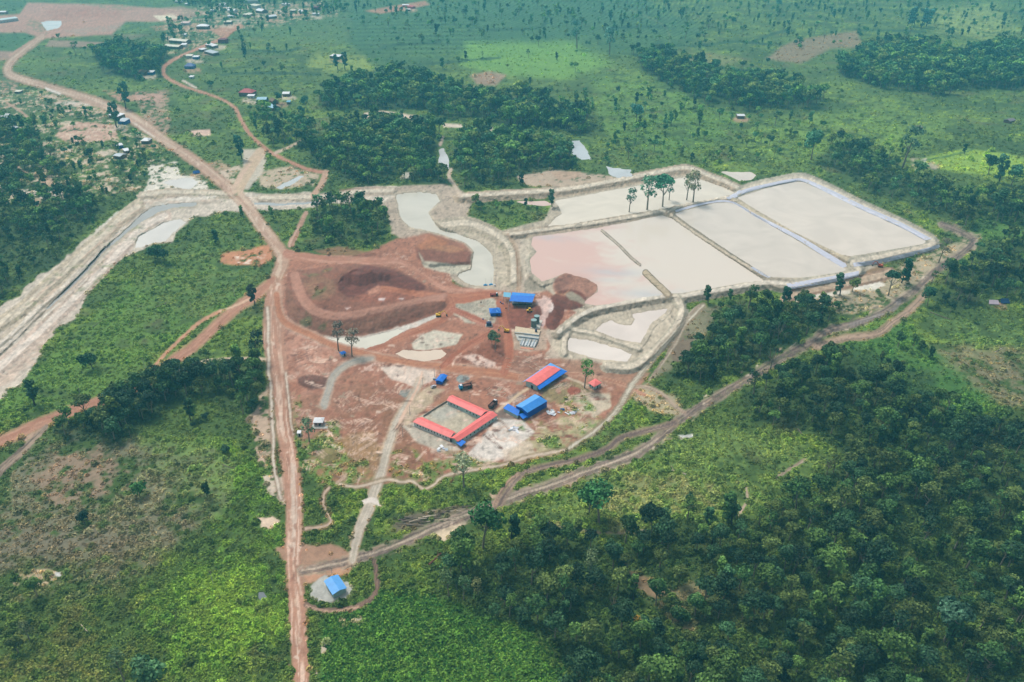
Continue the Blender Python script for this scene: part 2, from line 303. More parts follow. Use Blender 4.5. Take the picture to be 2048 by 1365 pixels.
bare([(762, 407), (790, 395), (793, 374), (885, 367), (926, 382), (950, 395), (940, 420), (935, 440), (970, 455), (1015, 466), (1062, 478), (1064, 500), (1056, 520), (1062, 545), (1084, 566), (1110, 590), (1036, 590), (985, 582), (940, 580), (905, 560), (880, 545), (850, 532), (800, 520), (795, 500), (810, 484), (783, 467), (776, 430)], CLAY2, 1, 2.5, 1, cls=EMB, var=.26)
bare([(890, 450), (950, 452), (1000, 470), (1020, 520), (1022, 560), (1000, 575), (990, 540), (985, 505), (950, 478)], A(204, 190, 166), .7, 5, 1)
bare([(1038, 470), (1062, 480), (1062, 540), (1046, 560), (1040, 510)], A(200, 188, 168), .8, 3, 1)
bare([(1045, 565), (1062, 548), (1100, 572), (1102, 582), (1050, 582)], A(158, 148, 128), .8, 2, 1)
# ------------------------------------------------------------------ red yard of the works
YRD = 4
yard = [(560, 505), (620, 508), (700, 515), (745, 500), (790, 478), (860, 466), (930, 478), (948, 508), (944, 532), (900, 540), (905, 565), (945, 582), (1000, 582), (1060, 588), (1106, 580), (1125, 560), (1190, 570), (1200, 600), (1170, 622), (1140, 645), (1112, 690), (1130, 722), (1180, 738), (1262, 748), (1290, 762), (1262, 800), (1240, 815), (1200, 855), (1150, 892), (1060, 925), (1000, 940), (930, 945), (850, 962), (780, 962), (745, 975), (640, 965), (620, 920), (605, 870), (580, 800), (545, 790), (530, 700), (525, 600), (545, 560)]
bare(yard, A(170, 118, 94), 1, 3, 1.2, cls=YRD, var=.28)
HT[bbox([520, 1300], [500, 960], 5)] *= .45
bare([(535, 590), (600, 655), (700, 705), (760, 745), (700, 800), (660, 870), (600, 880), (560, 790), (540, 700)], A(190, 142, 120), .8, 6, 1, .44)
bare([(595, 800), (700, 740), (780, 770), (790, 880), (760, 960), (650, 965), (610, 880)], A(150, 108, 84), .8, 8, 1, .46)
bare([(640, 880), (740, 860), (780, 900), (750, 960), (640, 970), (620, 920)], A(160, 128, 88), .8, 6, 1.2, veg=.12)
bare([(605, 880), (640, 870), (700, 900), (690, 950), (640, 960)], A(134, 142, 84), .6, 8, 1.5, .5, veg=.5)
bare([(760, 800), (810, 790), (830, 850), (850, 900), (820, 960), (780, 960), (770, 900)], A(150, 108, 82), .8, 5, 1)
bare([(595, 755), (620, 748), (660, 756), (665, 772), (620, 780), (598, 770)], A(122, 84, 70), .9, 3, .5)
bare([(759, 737), (800, 730), (872, 735), (868, 758), (831, 775), (783, 758)], A(220, 200, 182), .95, 2.5, .8, rough=.45)
bare([(705, 735), (750, 722), (790, 730), (740, 748)], A(214, 184, 168), .8, 3, 1.4, .46)
bare([(821, 686), (840, 672), (867, 660), (926, 668), (912, 690), (877, 700), (827, 698)], A(206, 198, 178), .97, 2, .7)
bare([(640, 672), (700, 680), (760, 670), (840, 640), (872, 626), (884, 632), (840, 655), (790, 680), (740, 700), (690, 694)], A(214, 208, 196), .95, 2, .6)
bare([(905, 612), (930, 598), (985, 592), (1000, 610), (990, 640), (980, 655), (930, 645), (908, 628)], A(188, 180, 160), .97, 2.2, .7)
bare([(910, 606), (960, 600), (985, 604), (960, 622), (920, 624)], A(150, 142, 126), .6, 4, 1, .46)
bare([(945, 700), (1005, 660), (1020, 690), (1005, 735), (960, 730), (890, 725), (900, 705)], A(142, 88, 66), .85, 5, .8)
bare([(925, 715), (950, 710), (990, 728), (985, 742), (960, 738)], A(226, 198, 182), .9, 2.5, 1, .42)
bare([(960, 742), (1020, 740), (1040, 748), (1010, 756), (975, 756)], A(222, 192, 170), .8, 3, 1, .42)
bare([(1000, 605), (1040, 612), (1070, 620), (1060, 640), (1030, 650), (1005, 640)], A(152, 92, 70), .9, 3, .8)
bare([(1075, 600), (1100, 595), (1118, 605), (1100, 640), (1085, 660), (1070, 630)], A(214, 182, 172), .9, 2.5, .8)
bare([(1020, 655), (1100, 660), (1090, 700), (1060, 705), (1028, 700), (1018, 680)], A(190, 170, 148), .8, 3, .8)
bare([(1095, 660), (1125, 650), (1145, 660), (1140, 700), (1130, 720), (1090, 715), (1100, 690)], A(196, 182, 162), .85, 3, 1)
bare([(1010, 712), (1100, 710), (1110, 735), (1040, 750), (1012, 745)], A(150, 110, 90), .7, 4, 1.2, .4)
bare([(1140, 735), (1220, 745), (1260, 760), (1240, 800), (1200, 800), (1150, 770)], A(162, 116, 90), .7, 5, 1.2, .42)
bare([(1090, 770), (1150, 765), (1200, 790), (1160, 810), (1110, 812), (1085, 795)], A(140, 132, 92), .8, 4, 1.2, .4, veg=.2)
bare([(1150, 790), (1220, 790), (1225, 810), (1190, 835), (1140, 820)], A(210, 196, 170), .9, 3, 1, .4)
bare([(1105, 808), (1150, 800), (1165, 812), (1130, 830), (1100, 822)], A(176, 116, 86), .7, 4, 1, .45)
bare([(1030, 880), (1130, 830), (1200, 840), (1180, 868), (1100, 910), (1040, 925), (1010, 910)], A(182, 172, 132), .9, 5, 1.4, .38, veg=.15)
bare([(935, 905), (990, 850), (1000, 838), (1050, 840), (1070, 870), (1030, 895), (1000, 920), (950, 930)], A(226, 216, 204), .95, 3, .9)
bare([(1000, 900), (1060, 880), (1080, 910), (1010, 925)], A(216, 196, 174), .8, 3, 1.2, .42)
bare([(800, 850), (830, 845), (905, 890), (925, 900), (880, 905), (830, 880)], A(196, 188, 170), .9, 3, .6)
bare([(838, 835), (905, 798), (968, 830), (915, 868)], A(198, 186, 162), .97, 2, .3)
bare([(850, 832), (905, 802), (935, 815), (885, 845)], A(186, 184, 172), .7, 6, .8)
bare([(870, 800), (840, 830), (815, 850), (800, 850), (830, 790), (860, 770), (890, 780)], A(196, 178, 148), .9, 4, .8)
bare([(868, 792), (885, 786), (893, 796), (880, 812), (864, 802)], A(140, 100, 78), .8, 2.5, 1)
bare([(800, 780), (825, 775), (828, 790), (808, 794), (798, 788)], A(140, 146, 138), .9, 2, .6)
bare([(918, 752), (935, 751), (940, 760), (925, 765), (915, 760)], A(150, 158, 152), .95, 1.5, .4)
bare([(1010, 798), (1035, 785), (1050, 795), (1030, 808)], A(126, 116, 108), .8, 3, .6)
bare([(975, 820), (1020, 815), (1030, 838), (1005, 842)], A(116, 112, 104), .7, 3, .6)
bare([(880, 900), (930, 900), (950, 925), (900, 940), (870, 925)], A(186, 158, 130), .7, 4, 1.2, .4, veg=.1)
bare([(1262, 772), (1300, 765), (1350, 790), (1380, 830), (1320, 830), (1270, 800)], A(186, 168, 140), .8, 5, 1.4, .44, veg=.4)
bare([(1362, 660), (1400, 620), (1440, 610), (1400, 690), (1340, 740), (1300, 760)], A(142, 132, 108), .85, 6, 1.2, .36, veg=.3)
bare([(1338, 690), (1380, 660), (1390, 700), (1350, 740)], A(120, 96, 84), .6, 5, 1.2, .42)
bare([(1560, 590), (1640, 585), (1760, 560), (1830, 520), (1930, 480), (1880, 460), (1960, 470), (1950, 500), (1880, 540), (1800, 610), (1700, 630), (1640, 610)], A(196, 176, 148), .85, 4, 1.4, .42, veg=.3)
bare([(1700, 550), (1715, 545), (1707, 524), (1740, 525), (1790, 540), (1770, 565), (1720, 575)], A(150, 122, 92), .98, 2.2, .6)
bare([(1575, 578), (1640, 568), (1720, 572), (1700, 585), (1580, 596)], A(168, 142, 112), .9, 3, 1)
bare([(1700, 565), (1758, 562), (1772, 570), (1750, 580), (1706, 580)], A(232, 224, 208), .95, 2, .8)
bare([(1570, 600), (1610, 592), (1700, 580), (1700, 588), (1600, 604)], A(226, 216, 198), .9, 2, .8, .3)
bare([(1100, 690), (1140, 645), (1165, 629), (1262, 600), (1350, 588), (1366, 600), (1352, 655), (1296, 712), (1262, 738), (1190, 740), (1130, 724)], A(198, 184, 162), 1, 3, .8, cls=EMB, var=.25)
bare([(1120, 715), (1180, 722), (1262, 736), (1300, 745), (1280, 775), (1200, 770), (1130, 750)], A(168, 128, 104), .9, 4, 1, cls=YRD)
bare([(1190, 650), (1215, 636), (1262, 620), (1330, 600), (1340, 612), (1270, 632), (1235, 642)], A(176, 164, 144), .8, 4, 1)
for (a_, b_) in ((466, 28), (445, 16), (504, 14), (524, 30), (543, 40), (587, 28), (607, 30), (634, 34), (407, 62), (457, 52), (361, 92), (372, 54), (440, 96), (412, 108), (390, 122), (384, 142), (298, 154), (500, 204), (540, 214), (574, 196), (560, 212), (242, 252), (300, 292), (248, 312), (14, 242), (820, 20), (480, 44), (560, 24), (1480, 240), (676, 120), (1996, 612), (395, 352), (610, 240), (212, 306)):
    k_ = 1.0 if b_ > 100 else .8; e_ = [(a_+18*k_*math.cos(t_), b_+6*k_*math.sin(t_)) for t_ in np.arange(0, 6.28, .7)]
    bare(e_, [A(206, 168, 142), A(190, 150, 124), A(216, 196, 176)][(a_+b_) % 3], .75, 3, 1.4, .43)
for (pl, th) in (([(600, 880), (650, 868), (700, 900), (720, 960), (640, 975), (600, 930)], .47), ([(860, 905), (930, 905), (1010, 930), (1000, 955), (900, 965), (840, 960)], .45), ([(1080, 880), (1160, 850), (1220, 830), (1260, 790), (1270, 820), (1200, 880), (1120, 910)], .5), ([(780, 900), (830, 890), (860, 930), (830, 970), (780, 965)], .5), ([(700, 930), (760, 915), (760, 965), (690, 975)], .5), ([(1120, 800), (1180, 790), (1200, 830), (1130, 850)], .54), ([(650, 850), (685, 850), (680, 870), (655, 870)], .45), ([(580, 760), (600, 800), (600, 880), (585, 860)], .5), ([(1030, 848), (1090, 838), (1110, 856), (1050, 866)], .46)):
    tint(pl, A(104, 136, 62), .9, 6, 2, th, veg=.95)
# streaky rutted ground of the yard
slY = bbox([525, 1300], [500, 970], 4)
wx, wy = GX[slY]+26*(fbm(GX[slY]/35, GY[slY]/35, 3, 51)-.5), GY[slY]+26*(fbm(GX[slY]/35, GY[slY]/35, 3, 52)-.5)
rid = 1-np.abs(2*fbm(wx/1.3, wy/14, 3, 53)-1); rid2 = 1-np.abs(2*fbm(wx/16, wy/1.5, 3, 54)-1)
yk = (CLS[slY] == YRD)*sst(.46, .62, fbm(GX[slY]/16, GY[slY]/16, 3, 58))
m = np.clip(sst(.86, .97, rid)+sst(.87, .97, rid2), 0, 1)*yk*.5*sst(.3, .7, fbm(GX[slY]/4, GY[slY]/4, 2, 59))
CL[slY] = CL[slY]*(1-m[..., None])+A(228, 196, 176)*m[..., None]; RGH[slY] -= .5*m
m = np.clip(sst(.30, .16, fbm(wx/5, wy/5, 3, 55)), 0, 1)*yk*.6
CL[slY] = CL[slY]*(1-m[..., None])+A(110, 72, 58)*m[..., None]
# ------------------------------------------------------------------ spoil heap: terraces given by spot heights
HEAP = 5
heap = [(576, 545), (619, 538), (698, 526), (738, 528), (797, 538), (853, 572), (896, 586), (899, 611), (877, 627), (817, 648), (758, 667), (698, 677), (649, 675), (609, 659), (576, 635), (570, 611), (574, 570)]
sl, m, s_ = pmask(heap, 1.5, .3)
spots = [(576, 548, .5), (572, 600, 0), (585, 645, 0), (610, 658, 0), (649, 674, 0), (698, 676, 0), (758, 666, 0), (817, 647, 0), (877, 626, .3), (900, 600, 1.2), (853, 573, 1), (797, 539, 1), (738, 529, 2), (698, 527, 3), (619, 539, 2),
 (592, 552, 2.5), (596, 575, 4), (606, 597, 6), (626, 618, 7.5), (659, 629, 8), (698, 630, 8), (748, 621, 7.5), (797, 610, 6), (847, 599, 3.5), (886, 594, 1.8),
 (660, 637, 6.5), (698, 638, 6.5), (748, 629, 6), (797, 618, 4.5), (847, 607, 2.5), (600, 610, 4.5), (622, 630, 5),
 (612, 570, 6), (630, 600, 9), (665, 612, 9.5), (705, 612, 9), (745, 603, 7.5), (640, 585, 11.5), (668, 598, 11), (700, 602, 9),
 (650, 560, 12.5), (640, 548, 11), (675, 545, 13), (690, 538, 12.5), (700, 533, 10), (668, 565, 13), (672, 585, 12), (735, 533, 12.5), (770, 538, 10), (800, 548, 8), (840, 572, 4.5),
 (690, 555, 11.5), (700, 570, 9), (715, 583, 7.5), (745, 575, 7), (740, 555, 9), (780, 560, 7), (765, 582, 6.3), (817, 586, 4.5), (780, 595, 6.2), (710, 592, 8)]
u = UU[sl]; v = VV[sl]*1.5; sp = np.array(spots); sx, sy, sz = sp[:, 0]/100, sp[:, 1]*1.5/100, sp[:, 2]
def tps(r2): return r2*np.log(r2+1e-6)
ns = len(sp); Km = tps((sx[:, None]-sx)**2+(sy[:, None]-sy)**2)+np.eye(ns)*.004; Pm = np.stack([np.ones(ns), sx, sy], 1)
wt = np.linalg.solve(np.block([[Km, Pm], [Pm.T, np.zeros((3, 3))]]), np.concatenate([sz, np.zeros(3)]))
hz = wt[ns]+wt[ns+1]*u/100+wt[ns+2]*v/100
for k in range(ns): hz = hz+wt[k]*tps((u/100-sx[k])**2+(v/100-sy[k])**2)
hz = np.clip(hz, 0, 14)
HT[sl] = HT[sl]*(1-m)+(hz*sst(0, 12, s_)+(n3[sl]-.5)*.5+(n4[sl]-.5)*.3)*m
paint(sl, m, A(146, 98, 78), .26, cls=HEAP, veg=.0)
gul = vnoise(UU[sl]/4.2+VV[sl]*.05, VV[sl]/22, 71)
bare([(570, 560), (600, 620), (640, 640), (720, 640), (800, 622), (890, 600), (896, 612), (817, 648), (758, 667), (698, 677), (649, 675), (609, 659), (576, 635)], A(136, 96, 76), .8, 3, .6, var=.3)
bare([(760, 645), (820, 618), (890, 600), (890, 620), (820, 646), (770, 660)], A(124, 80, 62), .7, 4, 1)
bare([(600, 560), (640, 552), (668, 560), (672, 590), (640, 600), (620, 590)], A(150, 116, 88), .6, 4, 1, .4)
bare([(689, 549), (705, 540), (734, 531), (787, 540), (820, 555), (853, 573), (845, 585), (800, 584), (758, 579), (728, 590), (698, 597), (677, 582), (676, 566)], A(118, 70, 58), .95, 2, .5, var=.3)
bare([(720, 590), (745, 578), (790, 576), (850, 588), (800, 600), (740, 606), (700, 605)], A(160, 100, 78), .7, 4, .8)
bare([(735, 582), (758, 572), (775, 580), (740, 592)], A(206, 150, 124), .7, 4, 1)
for e in ([(757, 597), (770, 596), (768, 601), (758, 601)], [(796, 597), (808, 596), (805, 600)], [(690, 616), (700, 616), (694, 619)]): bare(e, A(226, 206, 200), .9, 1.5, .5)
for e in ([(640, 540), (664, 534), (660, 541), (640, 545)], [(606, 550), (630, 546), (640, 548), (620, 556)], [(632, 580), (652, 575), (650, 584), (628, 598)], [(600, 640), (622, 628), (624, 650), (606, 652)], [(640, 650), (655, 644), (648, 664), (636, 660)], [(608, 618), (614, 616), (614, 630)]):
    bare(e, A(84, 108, 62), .55, 3, 1.2, .42, veg=.65)
sl, m, s_ = pmask([(689, 549), (705, 540), (734, 531), (787, 540), (820, 555), (853, 573), (845, 585), (800, 590), (758, 590), (728, 594), (698, 597), (677, 582), (676, 566)], 1.5, .9)
rim = sst(-1, 4, s_)*np.clip(1.25-np.abs(UU[sl]-745)/120, 0, 1)*sst(585, 560, VV[sl])
rg = fbm(GX[sl]/9+3*n2[sl], GY[sl]/16, 3, 171)
HT[sl] += -1.5*rim*np.clip(HT[sl]/8, 0, 1)+(rg-.5)*1.7*m; CL[sl] *= (1+.7*(rg-.5)*m)[..., None]
sl, m, s_ = pmask(heap, 1.5, .3)
g1 = vnoise(UU[sl]/3.0+VV[sl]*.06, VV[sl]/26, 173); g2 = fbm(UU[sl]/9, VV[sl]/3.0, 3, 175); k_ = m*(CLS[sl] == HEAP)
CL[sl] *= (1+k_*(.30*(g1-.5)*sst(600, 640, VV[sl])*sst(.35, .6, g2)+.36*(g2-.5)))[..., None]; HT[sl] += (g1-.5)*.3*k_*sst(605, 640, VV[sl])*sst(.35, .6, g2)
# red mounds by the channel
MND = [(827, 494), (861, 470), (902, 484), (933, 501), (943, 508), (941, 527), (902, 528), (858, 532), (834, 515)]
hpoly(MND, 3.2, 6); bare(MND, A(140, 92, 74), .97, 2, .7, cls=HEAP, var=.3)
bare([(827, 494), (861, 470), (900, 484), (880, 496), (840, 500)], A(180, 122, 88), .8, 3, .7)
bare([(850, 497), (905, 489), (935, 500), (900, 506)], A(186, 136, 100), .7, 3, .7)
bare([(835, 506), (850, 522), (905, 530), (940, 530), (944, 540), (916, 552), (880, 545), (850, 535)], A(196, 188, 166), .95, 2.5, .8)
bare([(625, 500), (680, 492), (748, 505), (760, 515), (680, 514)], A(152, 104, 84), .7, 3, 1)
hpoly([(655, 497), (700, 492), (750, 496), (760, 508), (700, 515), (655, 510)], 1.5, 5)
# haul ramps, tailings cones and heaps near the plant
def cone(cu, cv, ru, rv, z, c, cls=HEAP, base=0.0, up=.35, var=.25, peak=0.0, alpha=.97):
    sl = bbox([cu-ru, cu+ru], [cv-rv, cv+rv], 8); x = (UU[sl]+wu[sl]*.3-cu)/ru; y = (VV[sl]+wv[sl]*.3-cv)/rv
    y2 = y+up*np.clip(1-np.hypot(x, y), 0, 1); r = np.hypot(x, y); rp = np.hypot(x-peak*.5, y2)
    hh_ = base+z*np.clip(1-rp, 0, 1)**.9; m = sst(1.06, .94, r)
    HT[sl] = np.where(m > .05, np.maximum(HT[sl], hh_*m), HT[sl]); ang = np.arctan2(y2, x)
    paint(sl, m*alpha, c, var, nz=n3[sl]*.5+vnoise(ang*7, r*2, 3)*.5, cls=cls, veg=0); TD[sl] *= 1-m
bare([(1000, 462), (1090, 440), (1110, 395), (1330, 345), (1375, 336), (1480, 378), (1590, 356), (1615, 358), (1870, 482), (1830, 505), (1716, 548), (1570, 575), (1360, 596), (1160, 632), (1066, 560), (1056, 480)], A(190, 176, 154), 1, 2.5, .4, cls=EMB)
hpoly([(1090, 548), (1130, 540), (1196, 565), (1206, 585), (1180, 610), (1110, 600)], 1.0, 8)
cone(1150, 573, 45, 30, 1.6, A(164, 118, 98), base=1.2, up=.2)
bare([(1106, 556), (1140, 546), (1150, 560), (1120, 585), (1110, 580)], A(134, 94, 80), .7, 4, 1)
cone(1138, 600, 36, 20, 4.0, A(122, 74, 60), base=.5, up=.3)
bare([(1128, 588), (1142, 584), (1160, 592), (1176, 604), (1168, 610), (1150, 602), (1134, 596)], A(164, 154, 132), .9, 2, 1.2)
cone(1108, 622, 20, 26, 4.0, A(118, 70, 56), base=0, up=.3)
cone(1105, 645, 14, 16, 3.0, A(122, 74, 60), base=0, up=.3)
cone(1072, 622, 18, 11, 2.6, A(126, 76, 60), base=0, up=.3)
cone(1040, 640, 32, 20, 1.2, A(140, 84, 66), base=0, up=.3)
cone(1100, 615, 7, 11, .6, A(222, 204, 196), base=1, up=.2)
bare([(1087, 590), (1104, 600), (1096, 636), (1086, 640), (1080, 612)], A(214, 184, 172), .9, 2, .6)
bare([(1128, 588), (1140, 580), (1128, 592), (1110, 586)], A(190, 140, 104), .8, 2, .5)
cone(630, 764, 33, 13, 1.5, A(122, 84, 70), cls=YRD, up=.3)
cone(925, 758, 13, 8, 1.6, A(146, 154, 150), cls=YRD, up=.3)
cone(1148, 783, 14, 8, 1.0, A(160, 92, 72), cls=YRD, up=.3)
cone(655, 912, 22, 16, 2.2, A(140, 120, 80), cls=YRD, up=.3, alpha=.8)
# ------------------------------------------------------------------ dikes of the settling ponds
CR, FR, FR2 = A(214, 200, 178), A(172, 154, 132), A(178, 168, 148)
NDIKE = [(920, 392), (954, 390), (1022, 386), (1125, 379), (1227, 362), (1313, 345), (1350, 338), (1374, 336), (1396, 342), (1420, 352), (1450, 363), (1478, 376)]
berm(NDIKE, 4.6, 3.2, 13, 4, CR, A(178, 158, 134))
berm([(1012, 468), (1040, 466), (1090, 459), (1193, 445), (1279, 431), (1318, 423), (1338, 424), (1346, 428)], 3.6, 2.6, 10, 4, CR, FR)
berm([(1338, 424), (1360, 412), (1394, 404), (1438, 396), (1466, 396)], 3.4, 2.4, 8, 4, CR, FR)
berm([(1342, 430), (1365, 448), (1393, 467), (1433, 493), (1495, 533), (1540, 557)], 3.2, 2.0, 6, 5, A(206, 190, 166), A(150, 136, 116))
berm([(1466, 398), (1484, 408), (1520, 430), (1600, 468), (1650, 496), (1704, 523)], 3.8, 3.6, 7, 6, A(204, 188, 160), FR)
berm([(1478, 386), (1500, 376), (1553, 364), (1587, 357), (1612, 358), (1660, 379), (1728, 413), (1800, 446), (1864, 480), (1862, 490), (1830, 498), (1760, 514), (1706, 524), (1714, 536), (1716, 545), (1656, 556), (1574, 572), (1540, 565)], 3.8, 4.0, 10, 7, CR, FR2)
berm([(1575, 568), (1540, 565), (1500, 569), (1451, 578), (1400, 586), (1365, 592), (1347, 590), (1320, 593), (1262, 603), (1193, 617), (1165, 629), (1140, 645), (1118, 664)], 3.8, 3.6, 13, 5, A(212, 200, 182), A(170, 156, 136))
berm([(1204, 462), (1234, 487), (1262, 515), (1280, 530)], 2.9, 2.0, 4, 3, A(196, 182, 162), A(130, 116, 100))
berm([(1291, 546), (1312, 566), (1336, 588)], 3.1, 5, 5, 4, A(190, 172, 144), A(150, 134, 112))
berm([(1351, 594), (1364, 618), (1350, 655), (1320, 690), (1296, 712), (1262, 733), (1214, 731)], 2.6, 5, 10, 5, CR, FR2)
berm([(1140, 655), (1149, 659), (1193, 668), (1240, 684), (1278, 697)], 1.7, 2.6, 6, 3, CR, FR2)
berm([(1136, 650), (1130, 680), (1128, 705)], 1.4, 5, 6, 5, CR, FR2)
berm([(875, 452), (930, 446), (970, 458), (1010, 482), (1026, 515), (1026, 560)], 2.6, 5, 14, 8, CR, A(178, 164, 142))
berm([(284, 390), (340, 384), (410, 386), (465, 388)], 2.0, 3, 8, 4, CR, A(190, 172, 150))
berm([(520, 396), (640, 393), (720, 384), (785, 381)], 1.6, 3, 6, 3, CR, A(190, 172, 150))
berm([(276, 412), (240, 440), (210, 470), (168, 505), (130, 540), (90, 575), (40, 620), (-60, 690)], 2.0, 6, 10, 8, CR, A(192, 176, 152))
berm([(215, 486), (165, 535), (125, 575), (80, 612), (20, 670), (-60, 730)], 1.4, 3, 6, 5, A(222, 208, 190), A(196, 180, 158))
berm([(330, 432), (290, 452), (262, 480), (225, 518), (180, 565), (130, 615), (70, 672), (0, 735), (-60, 790)], 1.0, 6, 8, 8, A(222, 206, 190), A(206, 184, 166))
berm([(1570, 600), (1600, 585), (1700, 565), (1760, 552), (1780, 545)], .6, 6, 6, 5, A(190, 166, 140), A(160, 130, 106))
# ------------------------------------------------------------------ water
BEI, BEI2 = A(229, 216, 200), A(224, 212, 197)
PINK, GREY = A(226, 190, 176), A(204, 208, 210)
SH = A(192, 176, 152)
hpoly([(1063, 480), (1193, 459), (1323, 430), (1345, 436), (1526, 561), (1485, 568), (1365, 588), (1195, 614), (1062, 540)], 1.4, 3, .2)
water([(1066, 474), (1130, 466), (1193, 457), (1262, 444), (1323, 431), (1343, 437), (1372, 456), (1427, 494), (1492, 536), (1530, 562), (1485, 567), (1365, 587), (1340, 587), (1262, 600), (1193, 612), (1168, 606), (1180, 596), (1196, 583), (1194, 570), (1170, 556), (1130, 546), (1104, 556), (1084, 563), (1063, 545), (1060, 520), (1074, 504), (1062, 490)], 1.55, PINK, BEI, 'settling_pond', 'west', .2, soft=1.5)
berm([(1204, 462), (1234, 487), (1262, 515), (1280, 530)], 2.3, 2.0, 4, 3, A(196, 182, 162), A(130, 116, 100))
berm([(1291, 546), (1312, 566), (1336, 588)], 2.7, 5, 5, 4, A(190, 172, 144), A(150, 134, 112))
water([(1349, 428), (1372, 421), (1433, 406), (1458, 405), (1474, 410), (1502, 428), (1567, 463), (1622, 499), (1694, 541), (1673, 547), (1601, 556), (1536, 554), (1495, 527), (1433, 486), (1376, 448)], 1.9, BEI2, None, 'settling_pond', 'mid', .1)
water([(1474, 396), (1505, 386), (1553, 371), (1587, 364), (1606, 364), (1656, 387), (1724, 420), (1793, 451), (1852, 482), (1845, 489), (1759, 503), (1700, 513), (1682, 511), (1594, 468), (1510, 420), (1484, 404)], 2.3, BEI, None, 'settling_pond', 'east', .1)
water([(1096, 452), (1112, 436), (1125, 428), (1118, 412), (1108, 402), (1159, 393), (1262, 375), (1330, 362), (1368, 355), (1405, 361), (1440, 372), (1472, 384), (1460, 392), (1405, 402), (1360, 410), (1330, 418), (1296, 424), (1193, 440), (1140, 450)], 1.1, A(234, 222, 202), None, 'settling_pond', 'north', .4)
water([(1440, 344), (1500, 345), (1512, 352), (1505, 360), (1478, 362), (1462, 354)], .3, BEI, None, 'puddle', None, .6)
water([(1030, 403), (1090, 402), (1112, 408), (1088, 412), (1050, 408)], .4, A(230, 200, 186), None, 'puddle', None, .6)
water([(1193, 662), (1205, 648), (1222, 640), (1240, 648), (1262, 650), (1270, 640), (1264, 629), (1300, 622), (1334, 617), (1324, 630), (1306, 645), (1290, 670), (1279, 685), (1227, 677)], .25, A(232, 218, 206), None, 'settling_pond', 'small', .6, shore=SH)
water([(1136, 677), (1176, 680), (1240, 698), (1264, 708), (1256, 724), (1200, 720), (1160, 708), (1134, 697)], .1, A(234, 222, 210), None, 'settling_pond', 'smallb', .7, shore=SH)
water([(791, 390), (820, 386), (838, 384), (872, 388), (880, 402), (856, 424), (865, 441), (885, 456), (919, 468), (960, 484), (984, 510), (990, 539), (987, 570), (950, 573), (934, 568), (916, 556), (919, 548), (943, 539), (949, 505), (930, 484), (885, 470), (850, 462), (820, 456), (804, 440), (796, 415)], -.7, A(216, 210, 194), None, 'river_channel', None, .5, shore=SH)
water([(876, 300), (886, 296), (896, 316), (900, 340), (886, 346), (878, 326)], -.2, A(218, 218, 216), None, 'creek', None, 1.2)
water([(1146, 282), (1160, 280), (1178, 300), (1186, 320), (1166, 318), (1146, 306)], -.2, A(206, 212, 214), None, 'marsh_pool', None, 1.4)
water([(1212, 330), (1226, 336), (1262, 340), (1268, 352), (1236, 356), (1216, 346)], -.1, A(206, 210, 210), None, 'marsh_pool', None, 1.6)
water([(649, 675), (671, 678), (726, 676), (758, 669), (795, 657), (806, 662), (770, 685), (732, 699), (700, 690)], -.25, A(226, 220, 202), None, 'moat', None, .7, shore=A(214, 206, 192))
water([(790, 708), (806, 700), (840, 702), (884, 701), (893, 710), (880, 719), (847, 723), (810, 717)], -.15, A(230, 210, 188), None, 'yard_pond', None, .4)
water([(394, 405), (340, 408), (306, 414), (282, 430), (256, 455), (205, 499), (160, 551), (120, 590), (92, 618), (96, 620), (125, 593), (164, 555), (209, 504), (261, 460), (292, 440), (316, 426), (350, 416), (394, 413)], -.6, A(176, 174, 168), None, 'canal', None, .25, grow=4, shore=A(170, 156, 134))
road([(94, 618, 5), (60, 652, 4), (30, 684, 4), (-40, 748, 5), (-80, 790, 5)], 4, A(126, 114, 96), A(96, 86, 74), None, EMB, .7, 1.5, .3, 41, 1.2)
for k in range(46):
    t0 = rng.uniform(0, .8); cpath = np.array([(-80, 745), (0, 672), (60, 610), (130, 548), (200, 478), (262, 420), (330, 398), (400, 394), (465, 392)], float)
    off = rng.uniform(-26, 52) if t0 < .55 else rng.uniform(-4, 22); n_ = len(cpath)-1; tt = np.linspace(t0, min(1, t0+rng.uniform(.06, .22)), 5)*n_
    q_ = [tuple(np.array([np.interp(t_, range(n_+1), cpath[:, 0]), np.interp(t_, range(n_+1), cpath[:, 1])])+np.array([.72, .62])*off+rng.normal(0, 1.2, 2)) for t_ in tt]
    jj, ii = np.searchsorted(Vc, q_[2][1]), np.searchsorted(Uc, q_[2][0])
    if CLS[min(jj, NV-1), min(ii, NU-1)] != EMB: continue
    road(q_, rng.uniform(1.6, 4.5), [A(228, 216, 200), A(160, 142, 122), A(202, 172, 150), A(238, 230, 216)][k % 4], None, None, EMB, alpha=.7, soft=1.4, rag=.6, seed=k % 7)
water([(508, 405), (560, 406), (640, 403), (640, 407), (560, 411), (508, 410)], -.4, A(176, 178, 176), None, 'canal', None, .3, grow=3)
water([(300, 462), (326, 446), (362, 440), (372, 446), (352, 460), (330, 482), (300, 490), (268, 496), (270, 484), (276, 472)], -.25, A(226, 220, 210), None, 'clay_pond', None, .7, shore=A(206, 192, 172))
water([(82, 45), (96, 42), (122, 42), (124, 50), (118, 56), (94, 62), (88, 54)], -.3, A(226, 226, 222), None, 'village_pond', None, .3)
water([(548, 376), (566, 366), (600, 352), (612, 352), (588, 366), (560, 380)], -.2, A(206, 210, 208), None, 'puddle', None, 1)
water([(326, 366), (372, 358), (398, 366), (384, 378), (350, 376)], -.1, A(228, 222, 212), None, 'puddle', None, 1.6)
water([(520, 1186), (533, 1182), (536, 1194), (528, 1204), (522, 1198)], -.3, A(120, 126, 130), None, 'puddle', None, 1)
